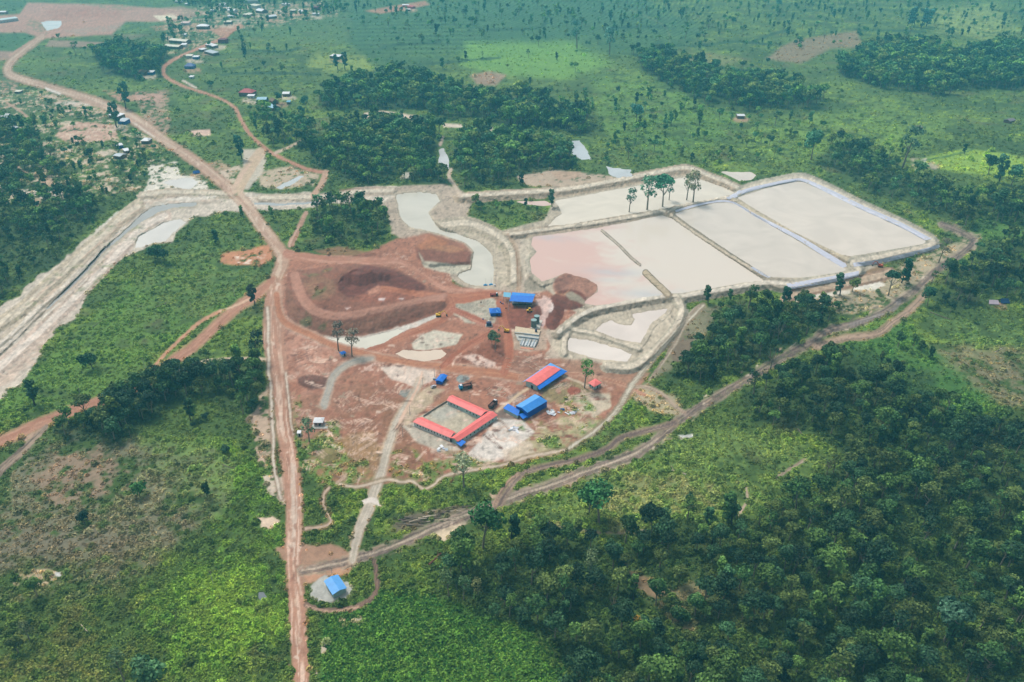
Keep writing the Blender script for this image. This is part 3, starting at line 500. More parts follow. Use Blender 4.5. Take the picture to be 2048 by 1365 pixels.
# ------------------------------------------------------------------ roads and tracks
RD, RD2, RDT, RDT2 = A(186, 142, 116), A(214, 182, 158), A(176, 116, 88), A(196, 140, 110)
EDG = A(178, 138, 112)
road([(20, 112, 8), (84, 74, 9)], 9, A(190, 150, 130), None, None, 10)
road([(84, 74, 8.6), (51, 99, 8.6), (20, 127, 11.2), (17, 147, 12.9), (44, 159, 10.3), (96, 174, 10.3), (137, 186, 11.2), (192, 204, 13.8), (239, 222, 15.5), (274, 243, 18.9), (304, 263, 16.3), (328, 281, 14.6), (363, 304, 15.5), (400, 330, 17.2), (441, 363, 17.2), (469, 387, 18.1), (493, 411, 18.9), (517, 445, 19.8), (547, 484, 20.6), (564, 510, 22.4), (563, 532, 22.4), (553, 556, 20.6), (547, 580, 22.4)], 18, A(190, 154, 130), A(212, 186, 162), EDG, 10, 1, 1.6)
road([(520, 306, 20), (493, 346, 24), (475, 380, 24)], 22, A(206, 180, 150), RD2, None, 10)
road([(553, 575, 26), (549, 600, 30), (546, 641, 36), (551, 703, 38), (558, 751, 30), (561, 792, 24), (568, 860, 26), (575, 895, 28), (582, 949, 32), (587, 1000, 30), (588, 1069, 28), (587, 1137, 26), (592, 1189, 30), (595, 1240, 30), (600, 1308, 30), (603, 1390, 30), (606, 1440, 30)], 28, A(184, 138, 114), A(222, 190, 168), A(180, 136, 112), 10, 1, 2, .18, 3)
road([(585, 930, 10), (588, 1000, 12), (588, 1060, 11), (588, 1110, 8)], 12, A(216, 196, 178), A(190, 150, 128), None, 10, 1, 3, .2, 4, alpha=.8)
road([(546, 560, 14), (534, 572, 15), (506, 594, 18), (472, 618, 17), (428, 655, 17), (387, 693, 17), (349, 720, 18), (328, 738, 18), (280, 768, 18), (222, 797, 19), (164, 815, 18), (113, 834, 18), (62, 855, 19), (20, 875, 18), (-60, 905, 18)], 21, A(176, 126, 102), A(196, 150, 124), A(176, 138, 108), 11, .8, 1.6, .12, 7)
road([(441, 622), (400, 645), (369, 672), (332, 707), (301, 741)], 7, A(198, 150, 118), None, None, 12)
road([(505, 596), (470, 612), (440, 622)], 4, A(232, 196, 164), None, None, 12, alpha=.8)
road([(479, 51, 4.0), (445, 77, 6.5), (404, 94, 5.8), (369, 109, 5.0), (342, 123, 6.5), (327, 137, 7.2), (332, 154, 7.2), (363, 171, 5.8), (404, 185, 5.0), (441, 198, 5.0), (469, 216, 6.5), (482, 239, 7.2), (499, 267, 7.2), (523, 291, 6.5), (547, 308, 7.2), (582, 325, 6.5), (616, 339, 6.5), (654, 346, 7.2)], 9, A(186, 130, 104), A(204, 154, 128), None, 13)
road([(366, 162), (378, 168), (392, 176)], 3, A(230, 210, 196), None, None, 13)
road([(652, 346, 12), (640, 373, 12), (626, 392, 10)], 11, A(196, 160, 134), None, None, 13)
road([(605, 281, 5), (580, 294, 5), (551, 306, 6)], 5, A(206, 180, 158), None, None, 13)
road([(612, 426, 8), (600, 450, 10), (582, 490, 13)], 11, A(176, 136, 112), A(206, 170, 148), None, 12)
road([(575, 508, 18), (616, 516, 16), (698, 520, 16), (748, 523, 14), (790, 521, 12), (815, 530, 10), (850, 553, 9), (892, 577, 10), (940, 584, 14), (985, 586, 14)], 14, A(180, 126, 102), A(200, 150, 126), None, 14, .9)
road([(988, 588, 16), (950, 594, 18), (919, 598, 20), (870, 592, 14), (817, 585, 11), (765, 577, 10)], 14, A(174, 110, 82), A(190, 128, 98), None, 14, .8)
road([(590, 552, 18), (596, 575, 20), (606, 597, 20), (626, 619, 20), (659, 631, 17), (698, 631, 15), (748, 621, 13), (797, 611, 12), (847, 599, 12), (890, 593, 14)], 12, A(180, 130, 108), A(190, 142, 120), None, 14, .6, 2, .14)
road([(899, 600, 18), (902, 618, 20), (885, 636, 18), (872, 646, 18), (817, 668, 16), (762, 690, 18), (718, 706, 16)], 17, A(168, 108, 82), A(192, 136, 108), None, 14, .8)
road([(553, 590, 12), (556, 620, 13), (565, 640, 13), (582, 653, 13), (616, 667, 12), (650, 684, 12), (698, 700, 13), (748, 713, 13), (824, 727, 13), (885, 735, 14), (971, 745, 16), (1043, 755, 14)], 13, A(176, 118, 88), A(194, 138, 106), A(190, 156, 134), 14, .8)
road([(1000, 605, 14), (1006, 640, 18), (1016, 672, 18), (1018, 710, 18), (1008, 745, 16)], 17, A(170, 104, 78), A(184, 122, 94), None, 14, .7)
road([(885, 733, 12), (912, 712, 14), (937, 692, 14), (971, 672, 14), (1002, 655, 12)], 14, A(162, 100, 76), A(186, 128, 102), None, 14, .9)
road([(905, 618, 12), (940, 634, 14), (980, 652, 14), (1004, 660, 12)], 13, A(168, 104, 80), A(196, 140, 118), None, 14, .9)
road([(930, 786, 10), (900, 790, 10), (870, 810, 8), (960, 750, 12)][::-1], 10, A(176, 124, 96), None, None, 14, alpha=.8)
road([(1042, 755, 12), (1100, 748, 8), (1160, 750, 9), (1230, 765, 9), (1290, 790, 8)], 10, A(172, 122, 96), A(206, 166, 140), None, 14, .8)
road([(1015, 470, 6), (1032, 498, 8), (1037, 535, 9), (1036, 585, 9)], 9, A(196, 172, 146), A(176, 140, 112), None, 12)
road([(902, 340), (898, 355), (912, 375), (920, 390)], 8, A(204, 184, 162), None, None, 12)
road([(885, 275), (880, 290)], 6, A(190, 170, 150), None, None, 12)
# muddy tracks in the forest
MUD, MUDR, MUDL = A(166, 146, 130), A(100, 86, 80), A(216, 196, 172)
MT = [(604, 1142, 16.8), (650, 1134, 18.5), (707, 1119, 18.5), (765, 1101, 16.8), (817, 1080, 18.5), (868, 1056, 20.2), (926, 1034, 20.2), (988, 1012, 18.5), (1039, 990, 18.5), (1090, 976, 18.5), (1159, 949, 20.2), (1227, 925, 20.2), (1279, 904, 18.5), (1315, 880, 16.8), (1348, 850, 16.8), (1399, 815, 16.8), (1468, 774, 15.1), (1540, 732, 15.1), (1587, 704, 15.1), (1622, 686, 15.1), (1656, 662, 15.1), (1711, 648, 13.4), (1759, 628, 13.4), (1820, 588, 15.1), (1861, 551, 15.1), (1895, 526, 15.1), (1930, 502, 13.4), (1946, 482, 11.8), (1923, 464, 11.8), (1882, 448, 11.8)]
road([(a, b, c*1.5) for a, b, c in MT], 28, A(150, 136, 112), MUDL, None, 15, .5, 4, .3, 13, alpha=.8, rag=1.0)
road(MT, 18, MUD, MUDR, None, 15, .85, 2.4, .25, 11, rag=.45)
mq = spath([(a, b, c) for a, b, c in MT], 9)
for k in range(110):
    a, b, c = mq[rng.integers(4, len(mq)-2)]; a += rng.normal(0, 7); b += rng.normal(0, 8); ra, rb = rng.uniform(2, 9), rng.uniform(1, 2.6); th_ = rng.normal(-.55, .2)
    bare([(a+ra*math.cos(t_)*math.cos(th_)-rb*math.sin(t_)*math.sin(th_), b+ra*math.cos(t_)*math.sin(th_)+rb*math.sin(t_)*math.cos(th_)) for t_ in np.arange(0, 6.2, .8)], [A(224, 206, 182), A(96, 82, 74), A(200, 172, 146), A(150, 126, 108)][k % 4], .8, 1.4, 1)
for o_, w_ in ((-4.5, 2.6), (2.2, 2.6), (6.0, 2.0)): road([(a, b+o_+1.5*math.sin(a/23), w_) for a, b, c in MT], w_, A(92, 78, 72), A(150, 128, 112), None, 15, .6, 1.2, .3, 31, alpha=.8)
road([(a, b-1, 4) for a, b, c in MT[:14]], 4, MUDL, MUDR, None, 15, .6, 2, .3, 12, alpha=.75)
road([(998, 1012), (1022, 974), (1049, 947), (1090, 934), (1159, 918), (1214, 898), (1244, 875), (1313, 857), (1350, 846)], 9, A(112, 94, 86), A(176, 152, 132), A(150, 128, 106), 15, .7, 2, .25, 14)
road([(988, 1010), (1008, 975), (1036, 948)], 8, A(176, 146, 122), A(112, 92, 84), None, 15, .8, 2, .25, 15)
road([(1632, 693), (1690, 677), (1752, 669), (1789, 643), (1827, 614), (1846, 592)], 11, A(186, 158, 134), A(120, 98, 84), A(170, 142, 116), 15, .8, 2, .25, 16)
road([(1800, 602), (1775, 626), (1700, 650)], 6, A(130, 116, 110), A(190, 180, 170), None, 15, .6, 2)
road([(748, 1122, 10), (754, 1155, 11), (748, 1190, 11), (714, 1214, 12), (660, 1222, 12), (612, 1210, 12)], 11, A(136, 108, 92), A(92, 76, 68), None, 15, .9, 2, .25, 17)
road([(612, 1212), (660, 1224), (714, 1215)], 5, A(214, 178, 150), A(120, 90, 76), None, 15, .8, 2, .25, 18, alpha=.7)
road([(1060, 1034), (1110, 1050), (1160, 1062), (1230, 1066), (1290, 1060)], 6, A(160, 140, 118), None, None, 15, alpha=.7)
road([(1490, 965), (1494, 1000), (1478, 1030)], 5, A(196, 170, 150), None, None, 15, alpha=.9)
road([(1552, 955), (1580, 938), (1610, 920)], 6, A(160, 138, 118), A(190, 170, 150), None, 15, alpha=.9)
road([(1268, 775), (1300, 776), (1330, 792), (1350, 812), (1371, 825)], 8, A(186, 164, 140), A(140, 116, 100), None, 15)
# camp paths and drains
GRV = A(186, 174, 156)
road([(841, 761, 10), (826, 790, 11), (805, 820, 12), (790, 850, 13), (780, 880, 14), (772, 908, 15), (764, 940, 15), (755, 966, 18), (738, 1014, 20), (722, 1050, 18), (710, 1090, 14), (703, 1122, 12)], 14, GRV, A(214, 200, 182), A(190, 166, 140), 16, .8, 2.2, .2, 21)
road([(725, 1005, 8), (745, 1000, 10), (760, 1010, 8)], 10, SAND, None, None, 16)
road([(745, 717, 8), (716, 722, 11), (690, 732, 12), (668, 752, 13), (657, 780, 13), (648, 812, 13)], 13, A(182, 172, 156), A(164, 160, 152), A(186, 160, 140), 16, .8)
road([(844, 745, 4), (838, 768, 5), (822, 800, 6), (806, 830, 6), (792, 855, 5)], 5, A(220, 184, 158), None, None, 16)
road([(1062, 772, 5), (1030, 795, 6), (994, 822, 6)], 6, A(208, 182, 150), None, None, 16, var=.08)
road([(1128, 753, 4), (1150, 762, 4), (1176, 772, 4)], 4, A(206, 186, 160), None, None, 16, var=.08)
road([(1135, 899, 5), (1193, 860, 7), (1234, 819, 8), (1268, 766, 9), (1310, 712, 9), (1361, 656, 9), (1406, 611, 7)], 8, A(206, 196, 176), A(160, 146, 124), A(150, 130, 108), 16)
road([(1300, 760, 6), (1348, 690, 8), (1378, 632, 8), (1400, 612, 6)], 7, A(150, 132, 112), A(190, 176, 154), None, 12)
DR = A(216, 202, 184)
road([(445, 719, 9), (490, 718, 7), (537, 720, 8)], 8, A(206, 182, 156), None, None, 12)
road([(361, 744, 12), (390, 730, 9), (415, 722, 7), (445, 718, 5)], 9, A(226, 206, 180), None, None, 12)
road([(534, 616), (537, 672), (537, 741), (542, 775), (544, 843), (548, 895), (547, 932), (555, 965), (562, 996)], 4.5, DR, None, A(150, 122, 100), 17)
road([(571, 745), (578, 809), (582, 840), (585, 868)], 3.5, DR, None, A(150, 112, 90), 17)
road([(680, 968), (715, 974), (745, 966), (776, 959), (800, 964), (824, 962), (838, 972), (851, 978), (870, 968), (885, 953), (920, 945), (960, 938), (1000, 932), (1060, 914), (1130, 900)], 4.5, A(206, 186, 164), None, A(140, 120, 90), 17)
road([(657, 976), (645, 1000), (652, 1020), (664, 1042), (650, 1052), (612, 1058)], 4.5, A(196, 170, 148), None, A(140, 116, 90), 17)
road([(48, 880, 9), (92, 856, 8)], 9, A(186, 156, 132), None, None, 12)
road([(92, 854, 10), (51, 895, 14), (0, 942, 18), (-60, 995, 20)], 14, A(168, 146, 126), A(112, 96, 84), None, 12)
road([(24, 325), (40, 338), (60, 350), (90, 366), (110, 380)], 3, A(200, 166, 140), None, None, 12)
road([(10, 216), (40, 206)], 3, A(200, 166, 140), None, None, 12)
road([(14, 206), (40, 222), (56, 236)], 4, A(196, 158, 134), None, None, 12)
road([(268, 246), (285, 258), (310, 275)], 2.5, A(226, 210, 194), None, None, 17)
road([(92, 178), (120, 188)], 4, A(232, 222, 210), None, None, 17)
road([(1330, 130), (1335, 60), (1260, 20)], 2.5, A(120, 130, 90), None, None, 12, alpha=.5)
road([(1830, 325), (1900, 312), (1945, 300)], 3, A(60, 96, 52), None, None, 0, alpha=.9)
rq = spath([(192, 204), (239, 222), (304, 263), (363, 304), (441, 363), (493, 411), (547, 484), (563, 532), (549, 600), (551, 703), (560, 790), (575, 895), (587, 1000), (588, 1100), (594, 1200), (603, 1365)], 8)
for k in range(120):
    a, b, _ = rq[rng.integers(0, len(rq)-1)]; sc_ = .4+.6*min(1, b/700); a += rng.normal(0, 10)*sc_; b += rng.normal(0, 5); ra, rb = rng.uniform(1, 4)*sc_, rng.uniform(1.5, 8)*sc_
    bare([(a+ra*math.cos(t_)*rng.uniform(.7, 1.3), b+rb*math.sin(t_)) for t_ in np.arange(0, 6.2, .8)], [A(232, 210, 190), A(150, 108, 88), A(206, 176, 152), A(166, 128, 106)][k % 4], .7, 1.4, .8)
tint([(-120, 660), (41, 583), (161, 488), (233, 431), (284, 387), (410, 383), (500, 387), (390, 434), (274, 498), (168, 600), (79, 700), (0, 795), (-120, 850)], A(120, 128, 84), .7, 5, 2, .66, veg=.8)
tint([(900, 450), (960, 450), (1020, 480), (1050, 560), (990, 560), (970, 500)], A(132, 132, 96), .6, 4, 2, .62, veg=.6)
# tracks scoring the yard
for k in range(75):
    uu, vv = rng.uniform(590, 1200), rng.uniform(690, 950); a = rng.choice([.45, 2.3, 2.65, .8, 1.5])+rng.normal(0, .2); L = rng.uniform(14, 40); bend = rng.normal(0, .3); j, i = np.searchsorted(Vc, vv), np.searchsorted(Uc, uu)
    if CLS[j, i] != YRD: continue
    nl = rng.integers(3, 8); cc_ = A(226, 194, 172) if rng.uniform() < .72 else A(116, 76, 60)
    for q_ in range(nl):
        du_, dv_ = rng.normal(0, 3), q_*3.4; l_ = L*rng.uniform(.5, 1.1)
        road([(uu+du_-dv_*math.sin(a)+l_*t*math.cos(a+bend*t), vv+.6*(dv_*math.cos(a)+l_*t*math.sin(a+bend*t))) for t in (0, .5, 1)], 1.5, cc_*rng.uniform(.85, 1.1), None, None, YRD, alpha=.65, soft=.9)
for k in range(170):
    uu, vv = rng.uniform(580, 1230), rng.uniform(560, 950); j, i = np.searchsorted(Vc, vv), np.searchsorted(Uc, uu)
    if CLS[j, i] != YRD: continue
    ra, rb = rng.uniform(2, 9), rng.uniform(1.2, 3.4); bare([(uu+ra*math.cos(t_)*rng.uniform(.7, 1.3), vv+rb*math.sin(t_)*rng.uniform(.7, 1.3)) for t_ in np.arange(0, 6.2, .8)], [A(232, 206, 186), A(222, 190, 170), A(112, 74, 60), A(170, 150, 128)][k % 4], .8, 1.2, .8)
for k in range(60):
    uu, vv = rng.uniform(600, 1180), rng.uniform(700, 950); a = rng.choice([.5, 2.2, 2.6, .9])+rng.normal(0, .25); L = rng.uniform(25, 70)
    j, i = np.searchsorted(Vc, vv), np.searchsorted(Uc, uu)
    if CLS[j, i] != YRD: continue
    bend = rng.normal(0, .35); q = [(uu+L*t*math.cos(a+bend*t), vv+.6*L*t*math.sin(a+bend*t)) for t in (0, .35, .7, 1)]
    for off in (0, 3.6): road([(x, y+off) for x, y in q], 1.8, A(226, 196, 176) if k % 3 else A(112, 74, 58), None, None, YRD, alpha=.6, soft=1.0)
HT += (n4-.5)*.25*(CLS > 0)*(CLS != 10)
# grain of bare clay, earth and roads
sk = fbm(GX/1.6+6*n2, GY/5.5+6*n5, 3, 131); gr = vnoise(GX/.9, GY/.9, 133); lump = fbm(GX/3.2, GY/3.2, 3, 137)
g = np.where(CLS == 3, .55*(sk-.5)+.45*(lump-.5)+.22*(gr-.5), np.where(np.isin(CLS, (4, 5)), .34*(sk-.5)+.40*(lump-.5)+.24*(gr-.5), np.where(CLS >= 10, .22*(lump-.5)+.18*(gr-.5), .30*(lump-.5)+.2*(gr-.5))))
CL *= (1+1.25*g)[..., None]
spk = sst(.80, .92, vnoise(GX/1.7, GY/1.7, 139))*np.isin(CLS, (3, 4))*sst(.4, .7, n2)*.5; CL *= (1-spk)[..., None]
HT += np.where(CLS == 3, (lump-.5)*.45+(sk-.5)*.3, np.where(np.isin(CLS, (4, 5)), (lump-.5)*.35, 0))*sst(0, .3, np.abs(VEG-1))
# no overhangs: the near side of a bank may be steep but never undercut
for j in range(5, NV):
    dv_ = (Vc[j]-Vc[j-1])
    if dv_ < 5: HT[j] = np.maximum(HT[j], HT[j-1]-SCALE[j]*dv_/CP*np.where(CLS[j] == 5, .50, .80))
# ------------------------------------------------------------------ tree density from wooded areas
FORESTS = [
 ('in the lower right forest', [(1490, 790), (1560, 745), (1640, 725), (1700, 700), (1780, 720), (1850, 760), (1900, 830), (1980, 850), (2160, 860), (2160, 1440), (1150, 1440), (1130, 1290), (1060, 1235), (950, 1225), (895, 1190), (890, 1140), (960, 1130), (1010, 1090), (1100, 1075), (1280, 1080), (1330, 1050), (1400, 1050), (1500, 1040), (1600, 970), (1690, 930), (1640, 890), (1540, 850), (1480, 810)], .62),
 ('in the wood below the dike', [(1410, 640), (1440, 610), (1500, 612), (1570, 605), (1640, 610), (1700, 590), (1760, 575), (1820, 545), (1830, 560), (1780, 600), (1700, 640), (1630, 670), (1560, 715), (1480, 745), (1420, 765), (1340, 765), (1330, 740), (1390, 690)], .62),
 ('in the wood along the red road', [(215, 806), (280, 776), (335, 748), (400, 742), (470, 735), (530, 728), (533, 765), (515, 820), (470, 820), (400, 790), (330, 820), (300, 860), (240, 880), (150, 890), (120, 860), (180, 825)], .85),
 ('in the thin wood by the brown field', [(300, 860), (330, 820), (400, 800), (500, 830), (500, 860), (430, 880), (320, 890)], .18),
 ('in the far left wood', [(-100, 240), (60, 250), (110, 300), (150, 360), (200, 420), (190, 450), (120, 520), (60, 560), (0, 600), (-100, 640)], .42),
 ('left of the main road', [(60, 200), (200, 230), (290, 290), (350, 340), (270, 390), (200, 420), (110, 300)], .20),
 ('north of the river channel', [(610, 290), (660, 262), (740, 252), (800, 250), (850, 252), (880, 280), (872, 320), (884, 360), (820, 366), (700, 366), (656, 352), (620, 325)], .72),
 ('behind the north dike', [(905, 290), (960, 276), (1060, 280), (1130, 290), (1145, 330), (1100, 340), (1030, 352), (1000, 368), (925, 372), (908, 340)], .66),
 ('in the long middle wood', [(640, 200), (700, 172), (760, 165), (840, 160), (920, 192), (980, 200), (1060, 190), (1130, 220), (1210, 240), (1190, 270), (1050, 262), (960, 244), (870, 226), (760, 212), (650, 222)], .62),
 ('in the upper right wood', [(1670, 130), (1740, 100), (1800, 95), (1900, 115), (2000, 100), (2160, 90), (2160, 190), (1980, 180), (1900, 190), (1780, 178), (1690, 160)], .75),
 ('in the broken far wood', [(1268, 112), (1350, 112), (1420, 150), (1540, 170), (1640, 200), (1620, 228), (1500, 226), (1400, 208), (1290, 150)], .50),
 ('beyond the east pond', [(1640, 310), (1690, 290), (1740, 300), (1800, 335), (1880, 372), (1960, 392), (2160, 380), (2160, 470), (1960, 455), (1900, 440), (1850, 420), (1750, 385), (1680, 350)], .45),
 ('right of the mud track bend', [(1950, 510), (2000, 475), (2160, 470), (2160, 640), (2060, 600), (1980, 600), (1900, 620), (1870, 600), (1900, 550)], .50),
 ('beside the river channel', [(630, 430), (690, 410), (740, 412), (772, 420), (775, 470), (740, 488), (640, 490), (616, 480)], .50),
 ('on the scrubby island', [(945, 425), (975, 405), (1010, 405), (1050, 425), (1100, 430), (1090, 445), (1030, 455), (980, 450)], .22),
 ('in the roadside plantation', [(190, 110), (230, 100), (330, 110), (330, 160), (260, 160), (200, 150)], .40),
 ('among the houses of the far village', [(360, -20), (700, -20), (700, 20), (600, 50), (500, 60), (400, 70), (320, 90), (340, 40)], .16),
 ('right of the village road', [(500, 240), (620, 230), (640, 280), (600, 300), (530, 290)], .28),
 ('on the far meadow', [(1130, 190), (1320, 200), (1500, 240), (1640, 240), (1640, 310), (1440, 335), (1280, 335), (1190, 330), (1190, 270)], .10),
 ('in the scrub at the right edge', [(1650, 700), (1800, 650), (1860, 700), (1900, 830), (1800, 760), (1720, 740)], .12),
 ('in the wooded far distance', [(700, -70), (1500, -70), (2160, -70), (2160, 80), (1700, 100), (1300, 100), (700, 60)], .035),
 ('above the pale canal bank', [(-100, 480), (60, 480), (130, 470), (190, 440), (230, 440), (160, 480), (60, 560), (-100, 620)], .20),
]
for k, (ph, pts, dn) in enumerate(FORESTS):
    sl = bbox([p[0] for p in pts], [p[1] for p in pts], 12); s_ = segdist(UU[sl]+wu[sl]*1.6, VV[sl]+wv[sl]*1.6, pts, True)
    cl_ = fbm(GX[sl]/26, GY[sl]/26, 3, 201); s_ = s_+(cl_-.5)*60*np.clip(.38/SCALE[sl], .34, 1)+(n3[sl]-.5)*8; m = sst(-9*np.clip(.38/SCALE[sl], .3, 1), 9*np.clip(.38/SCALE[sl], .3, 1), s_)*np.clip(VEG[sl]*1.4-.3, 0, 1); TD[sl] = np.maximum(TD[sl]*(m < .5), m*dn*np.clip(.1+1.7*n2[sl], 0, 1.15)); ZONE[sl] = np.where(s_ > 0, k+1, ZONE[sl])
    if dn > .3: CL[sl] = CL[sl]*(1-.6*m[..., None])+(A(46, 66, 38)*(1+.6*(n3[sl]-.5))[..., None])*.6*m[..., None]  # forest floor darkened in its colour, for the shade between the crowns
TD *= np.clip(VEG*1.5-.5, 0, 1); TD[(ZONE == 0) & (VV < 300)] *= .4
TD[(CLS >= 3)] *= .0
# ------------------------------------------------------------------ the terrain mesh, cut into ground, roads, banks and heaps
QX, QY = unp(UU, VV, HT)
PTS = np.stack([QX, QY, HT], -1)
du = np.zeros_like(PTS); dv = np.zeros_like(PTS)
du[:, 1:-1] = PTS[:, 2:]-PTS[:, :-2]; du[:, 0] = PTS[:, 1]-PTS[:, 0]; du[:, -1] = PTS[:, -1]-PTS[:, -2]
dv[1:-1] = PTS[:-2]-PTS[2:]; dv[0] = PTS[0]-PTS[1]; dv[-1] = PTS[-2]-PTS[-1]
NRM = np.cross(du, dv); NRM /= np.linalg.norm(NRM, axis=-1, keepdims=True)+1e-12
NRM[NRM[..., 2] < 0] *= -1
def node(nt, t, **kw):
    n = nt.nodes.new(t)
    for k, v in kw.items(): setattr(n, k, v)
    return n
def new_mat(name):
    m = bpy.data.materials.new(name); m.use_nodes = True; return m, m.node_tree, m.node_tree.nodes['Principled BSDF']
def terrain_mat():
    m, nt, b = new_mat('earth_and_grass')
    at = node(nt, 'ShaderNodeAttribute', attribute_name='Col'); rg = node(nt, 'ShaderNodeAttribute', attribute_name='rough')
    tc = node(nt, 'ShaderNodeTexCoord'); no = node(nt, 'ShaderNodeTexNoise'); no.inputs['Scale'].default_value = 1.7; no.inputs['Detail'].default_value = 4
    mr = node(nt, 'ShaderNodeMapRange'); mr.inputs[3].default_value = .78; mr.inputs[4].default_value = 1.22
    mx = node(nt, 'ShaderNodeMix', data_type='RGBA', blend_type='MULTIPLY'); mx.inputs[0].default_value = 1
    nt.links.new(tc.outputs['Object'], no.inputs['Vector']); nt.links.new(no.outputs['Fac'], mr.inputs[0])
    nt.links.new(at.outputs['Color'], mx.inputs[6]); nt.links.new(mr.outputs[0], mx.inputs[7])
    nt.links.new(mx.outputs[2], b.inputs['Base Color']); nt.links.new(rg.outputs['Fac'], b.inputs['Roughness'])
    b.inputs['Specular IOR Level'].default_value = .25
    bp = node(nt, 'ShaderNodeBump'); bp.inputs['Strength'].default_value = .35; bp.inputs['Distance'].default_value = .4
    nt.links.new(no.outputs['Fac'], bp.inputs['Height']); nt.links.new(bp.outputs[0], b.inputs['Normal'])
    return m
TM = terrain_mat()
CNAME = {0: 'ground', 1: 'ground', 3: 'embankment', 4: 'works_yard', 5: 'spoil_heap', 10: 'dirt_road', 11: 'dirt_road', 12: 'path', 13: 'dirt_road', 14: 'haul_road', 15: 'mud_track', 16: 'gravel_path', 17: 'drain'}
CLAB = {'ground': 'rolling green ground of grass and scrub', 'embankment': 'pale clay banks and dikes round the ponds and canal', 'works_yard': 'bare red earth yard of the works', 'spoil_heap': 'terraced dark red spoil heap and small tailings cones'}
CLABI = {10: 'pale main dirt road running from the village down the picture', 11: 'red dirt road slanting down to the left edge', 12: 'narrow side paths through grass', 13: 'thin red village road winding past the houses', 14: 'red haul roads round the spoil heap', 15: 'rutted muddy tracks along the forest edge', 16: 'pale gravel paths of the camp', 17: 'thin pale drains and streams'}
CLS[CLS == 1] = 0
fj, fi = np.meshgrid(np.arange(NV-1), np.arange(NU-1), indexing='ij')
q = np.stack([CLS[:-1, :-1], CLS[1:, :-1], CLS[1:, 1:], CLS[:-1, 1:]], -1); FC = np.median(q, axis=-1).astype(np.int32)
FC = np.where(np.isin(FC, list(CNAME)), FC, q[..., 0])
V0 = fj*NU+fi; QUAD = np.stack([V0+NU, V0+NU+1, V0+1, V0], -1)
flatP = PTS.reshape(-1, 3); flatN = NRM.reshape(-1, 3); flatC = np.clip(CL.reshape(-1, 3), .004, .95); flatR = np.clip(RGH.reshape(-1), .2, 1)
def mesh_from(name, vs, fs, k):
    me = bpy.data.meshes.new(name); n = len(fs)
    me.vertices.add(len(vs)); me.vertices.foreach_set('co', np.asarray(vs, np.float32).ravel())
    me.loops.add(n*k); me.loops.foreach_set('vertex_index', np.asarray(fs, np.int32).ravel())
    me.polygons.add(n); me.polygons.foreach_set('loop_start', np.arange(n, dtype=np.int32)*k); me.update(calc_edges=True)
    return me
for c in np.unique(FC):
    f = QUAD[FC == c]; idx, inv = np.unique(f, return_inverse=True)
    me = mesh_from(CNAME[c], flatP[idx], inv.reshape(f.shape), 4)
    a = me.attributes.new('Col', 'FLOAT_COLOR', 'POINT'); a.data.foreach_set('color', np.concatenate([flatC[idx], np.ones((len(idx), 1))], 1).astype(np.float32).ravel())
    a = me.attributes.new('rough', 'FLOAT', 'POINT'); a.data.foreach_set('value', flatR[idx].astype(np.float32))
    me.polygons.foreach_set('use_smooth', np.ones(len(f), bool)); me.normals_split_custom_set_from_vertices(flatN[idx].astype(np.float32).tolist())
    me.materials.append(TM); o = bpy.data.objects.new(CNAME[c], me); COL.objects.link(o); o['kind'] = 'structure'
    o['label'] = CLABI.get(int(c)) or CLAB[CNAME[c]]
def sample(F, u, v):
    u = np.asarray(u, float); v = np.asarray(v, float)
    i = np.clip(np.searchsorted(Uc, u)-1, 0, NU-2); j = np.clip(np.searchsorted(Vc, v)-1, 0, NV-2)
    a = np.clip((u-Uc[i])/(Uc[i+1]-Uc[i]), 0, 1); b = np.clip((v-Vc[j])/(Vc[j+1]-Vc[j]), 0, 1)
    if F.ndim == 3: a = a[..., None]; b = b[..., None]
    return (F[j, i]*(1-a)+F[j, i+1]*a)*(1-b)+(F[j+1, i]*(1-a)+F[j+1, i+1]*a)*b
def snear(F, u, v):
    i = np.clip(np.searchsorted(Uc, u), 0, NU-1); j = np.clip(np.searchsorted(Vc, v), 0, NV-1); return F[j, i]
def G(u, v):
    z = float(sample(HT, u, v)); return P(u, v, z)
# ------------------------------------------------------------------ water sheets
def water_mat(name, c1, c2=None):
    m, nt, b = new_mat(name); tc = node(nt, 'ShaderNodeTexCoord')
    no = node(nt, 'ShaderNodeTexNoise'); no.inputs['Scale'].default_value = .03; no.inputs['Detail'].default_value = 3; no.inputs['Distortion'].default_value = 1.2
    nt.links.new(tc.outputs['Object'], no.inputs['Vector']); cr = node(nt, 'ShaderNodeValToRGB')
    cr.color_ramp.elements[0].position = .35; cr.color_ramp.elements[1].position = .7
    cr.color_ramp.elements[0].color = (*np.array(c1)*.92, 1); cr.color_ramp.elements[1].color = (*np.array(c1)*1.05, 1)
    nt.links.new(no.outputs['Fac'], cr.inputs[0]); out = cr.outputs[0]
    if c2 is not None:
        at = node(nt, 'ShaderNodeAttribute', attribute_name='Col'); out = at.outputs['Color']
    nt.links.new(out, b.inputs['Base Color']); b.inputs['Roughness'].default_value = .10; b.inputs['IOR'].default_value = 1.33
    b.inputs['Specular IOR Level'].default_value = .28
    n2_ = node(nt, 'ShaderNodeTexNoise'); n2_.inputs['Scale'].default_value = .9; bp = node(nt, 'ShaderNodeBump'); bp.inputs['Strength'].default_value = .05; bp.inputs['Distance'].default_value = .1
    nt.links.new(tc.outputs['Object'], n2_.inputs['Vector']); nt.links.new(n2_.outputs['Fac'], bp.inputs['Height']); nt.links.new(bp.outputs[0], b.inputs['Normal'])
    return m
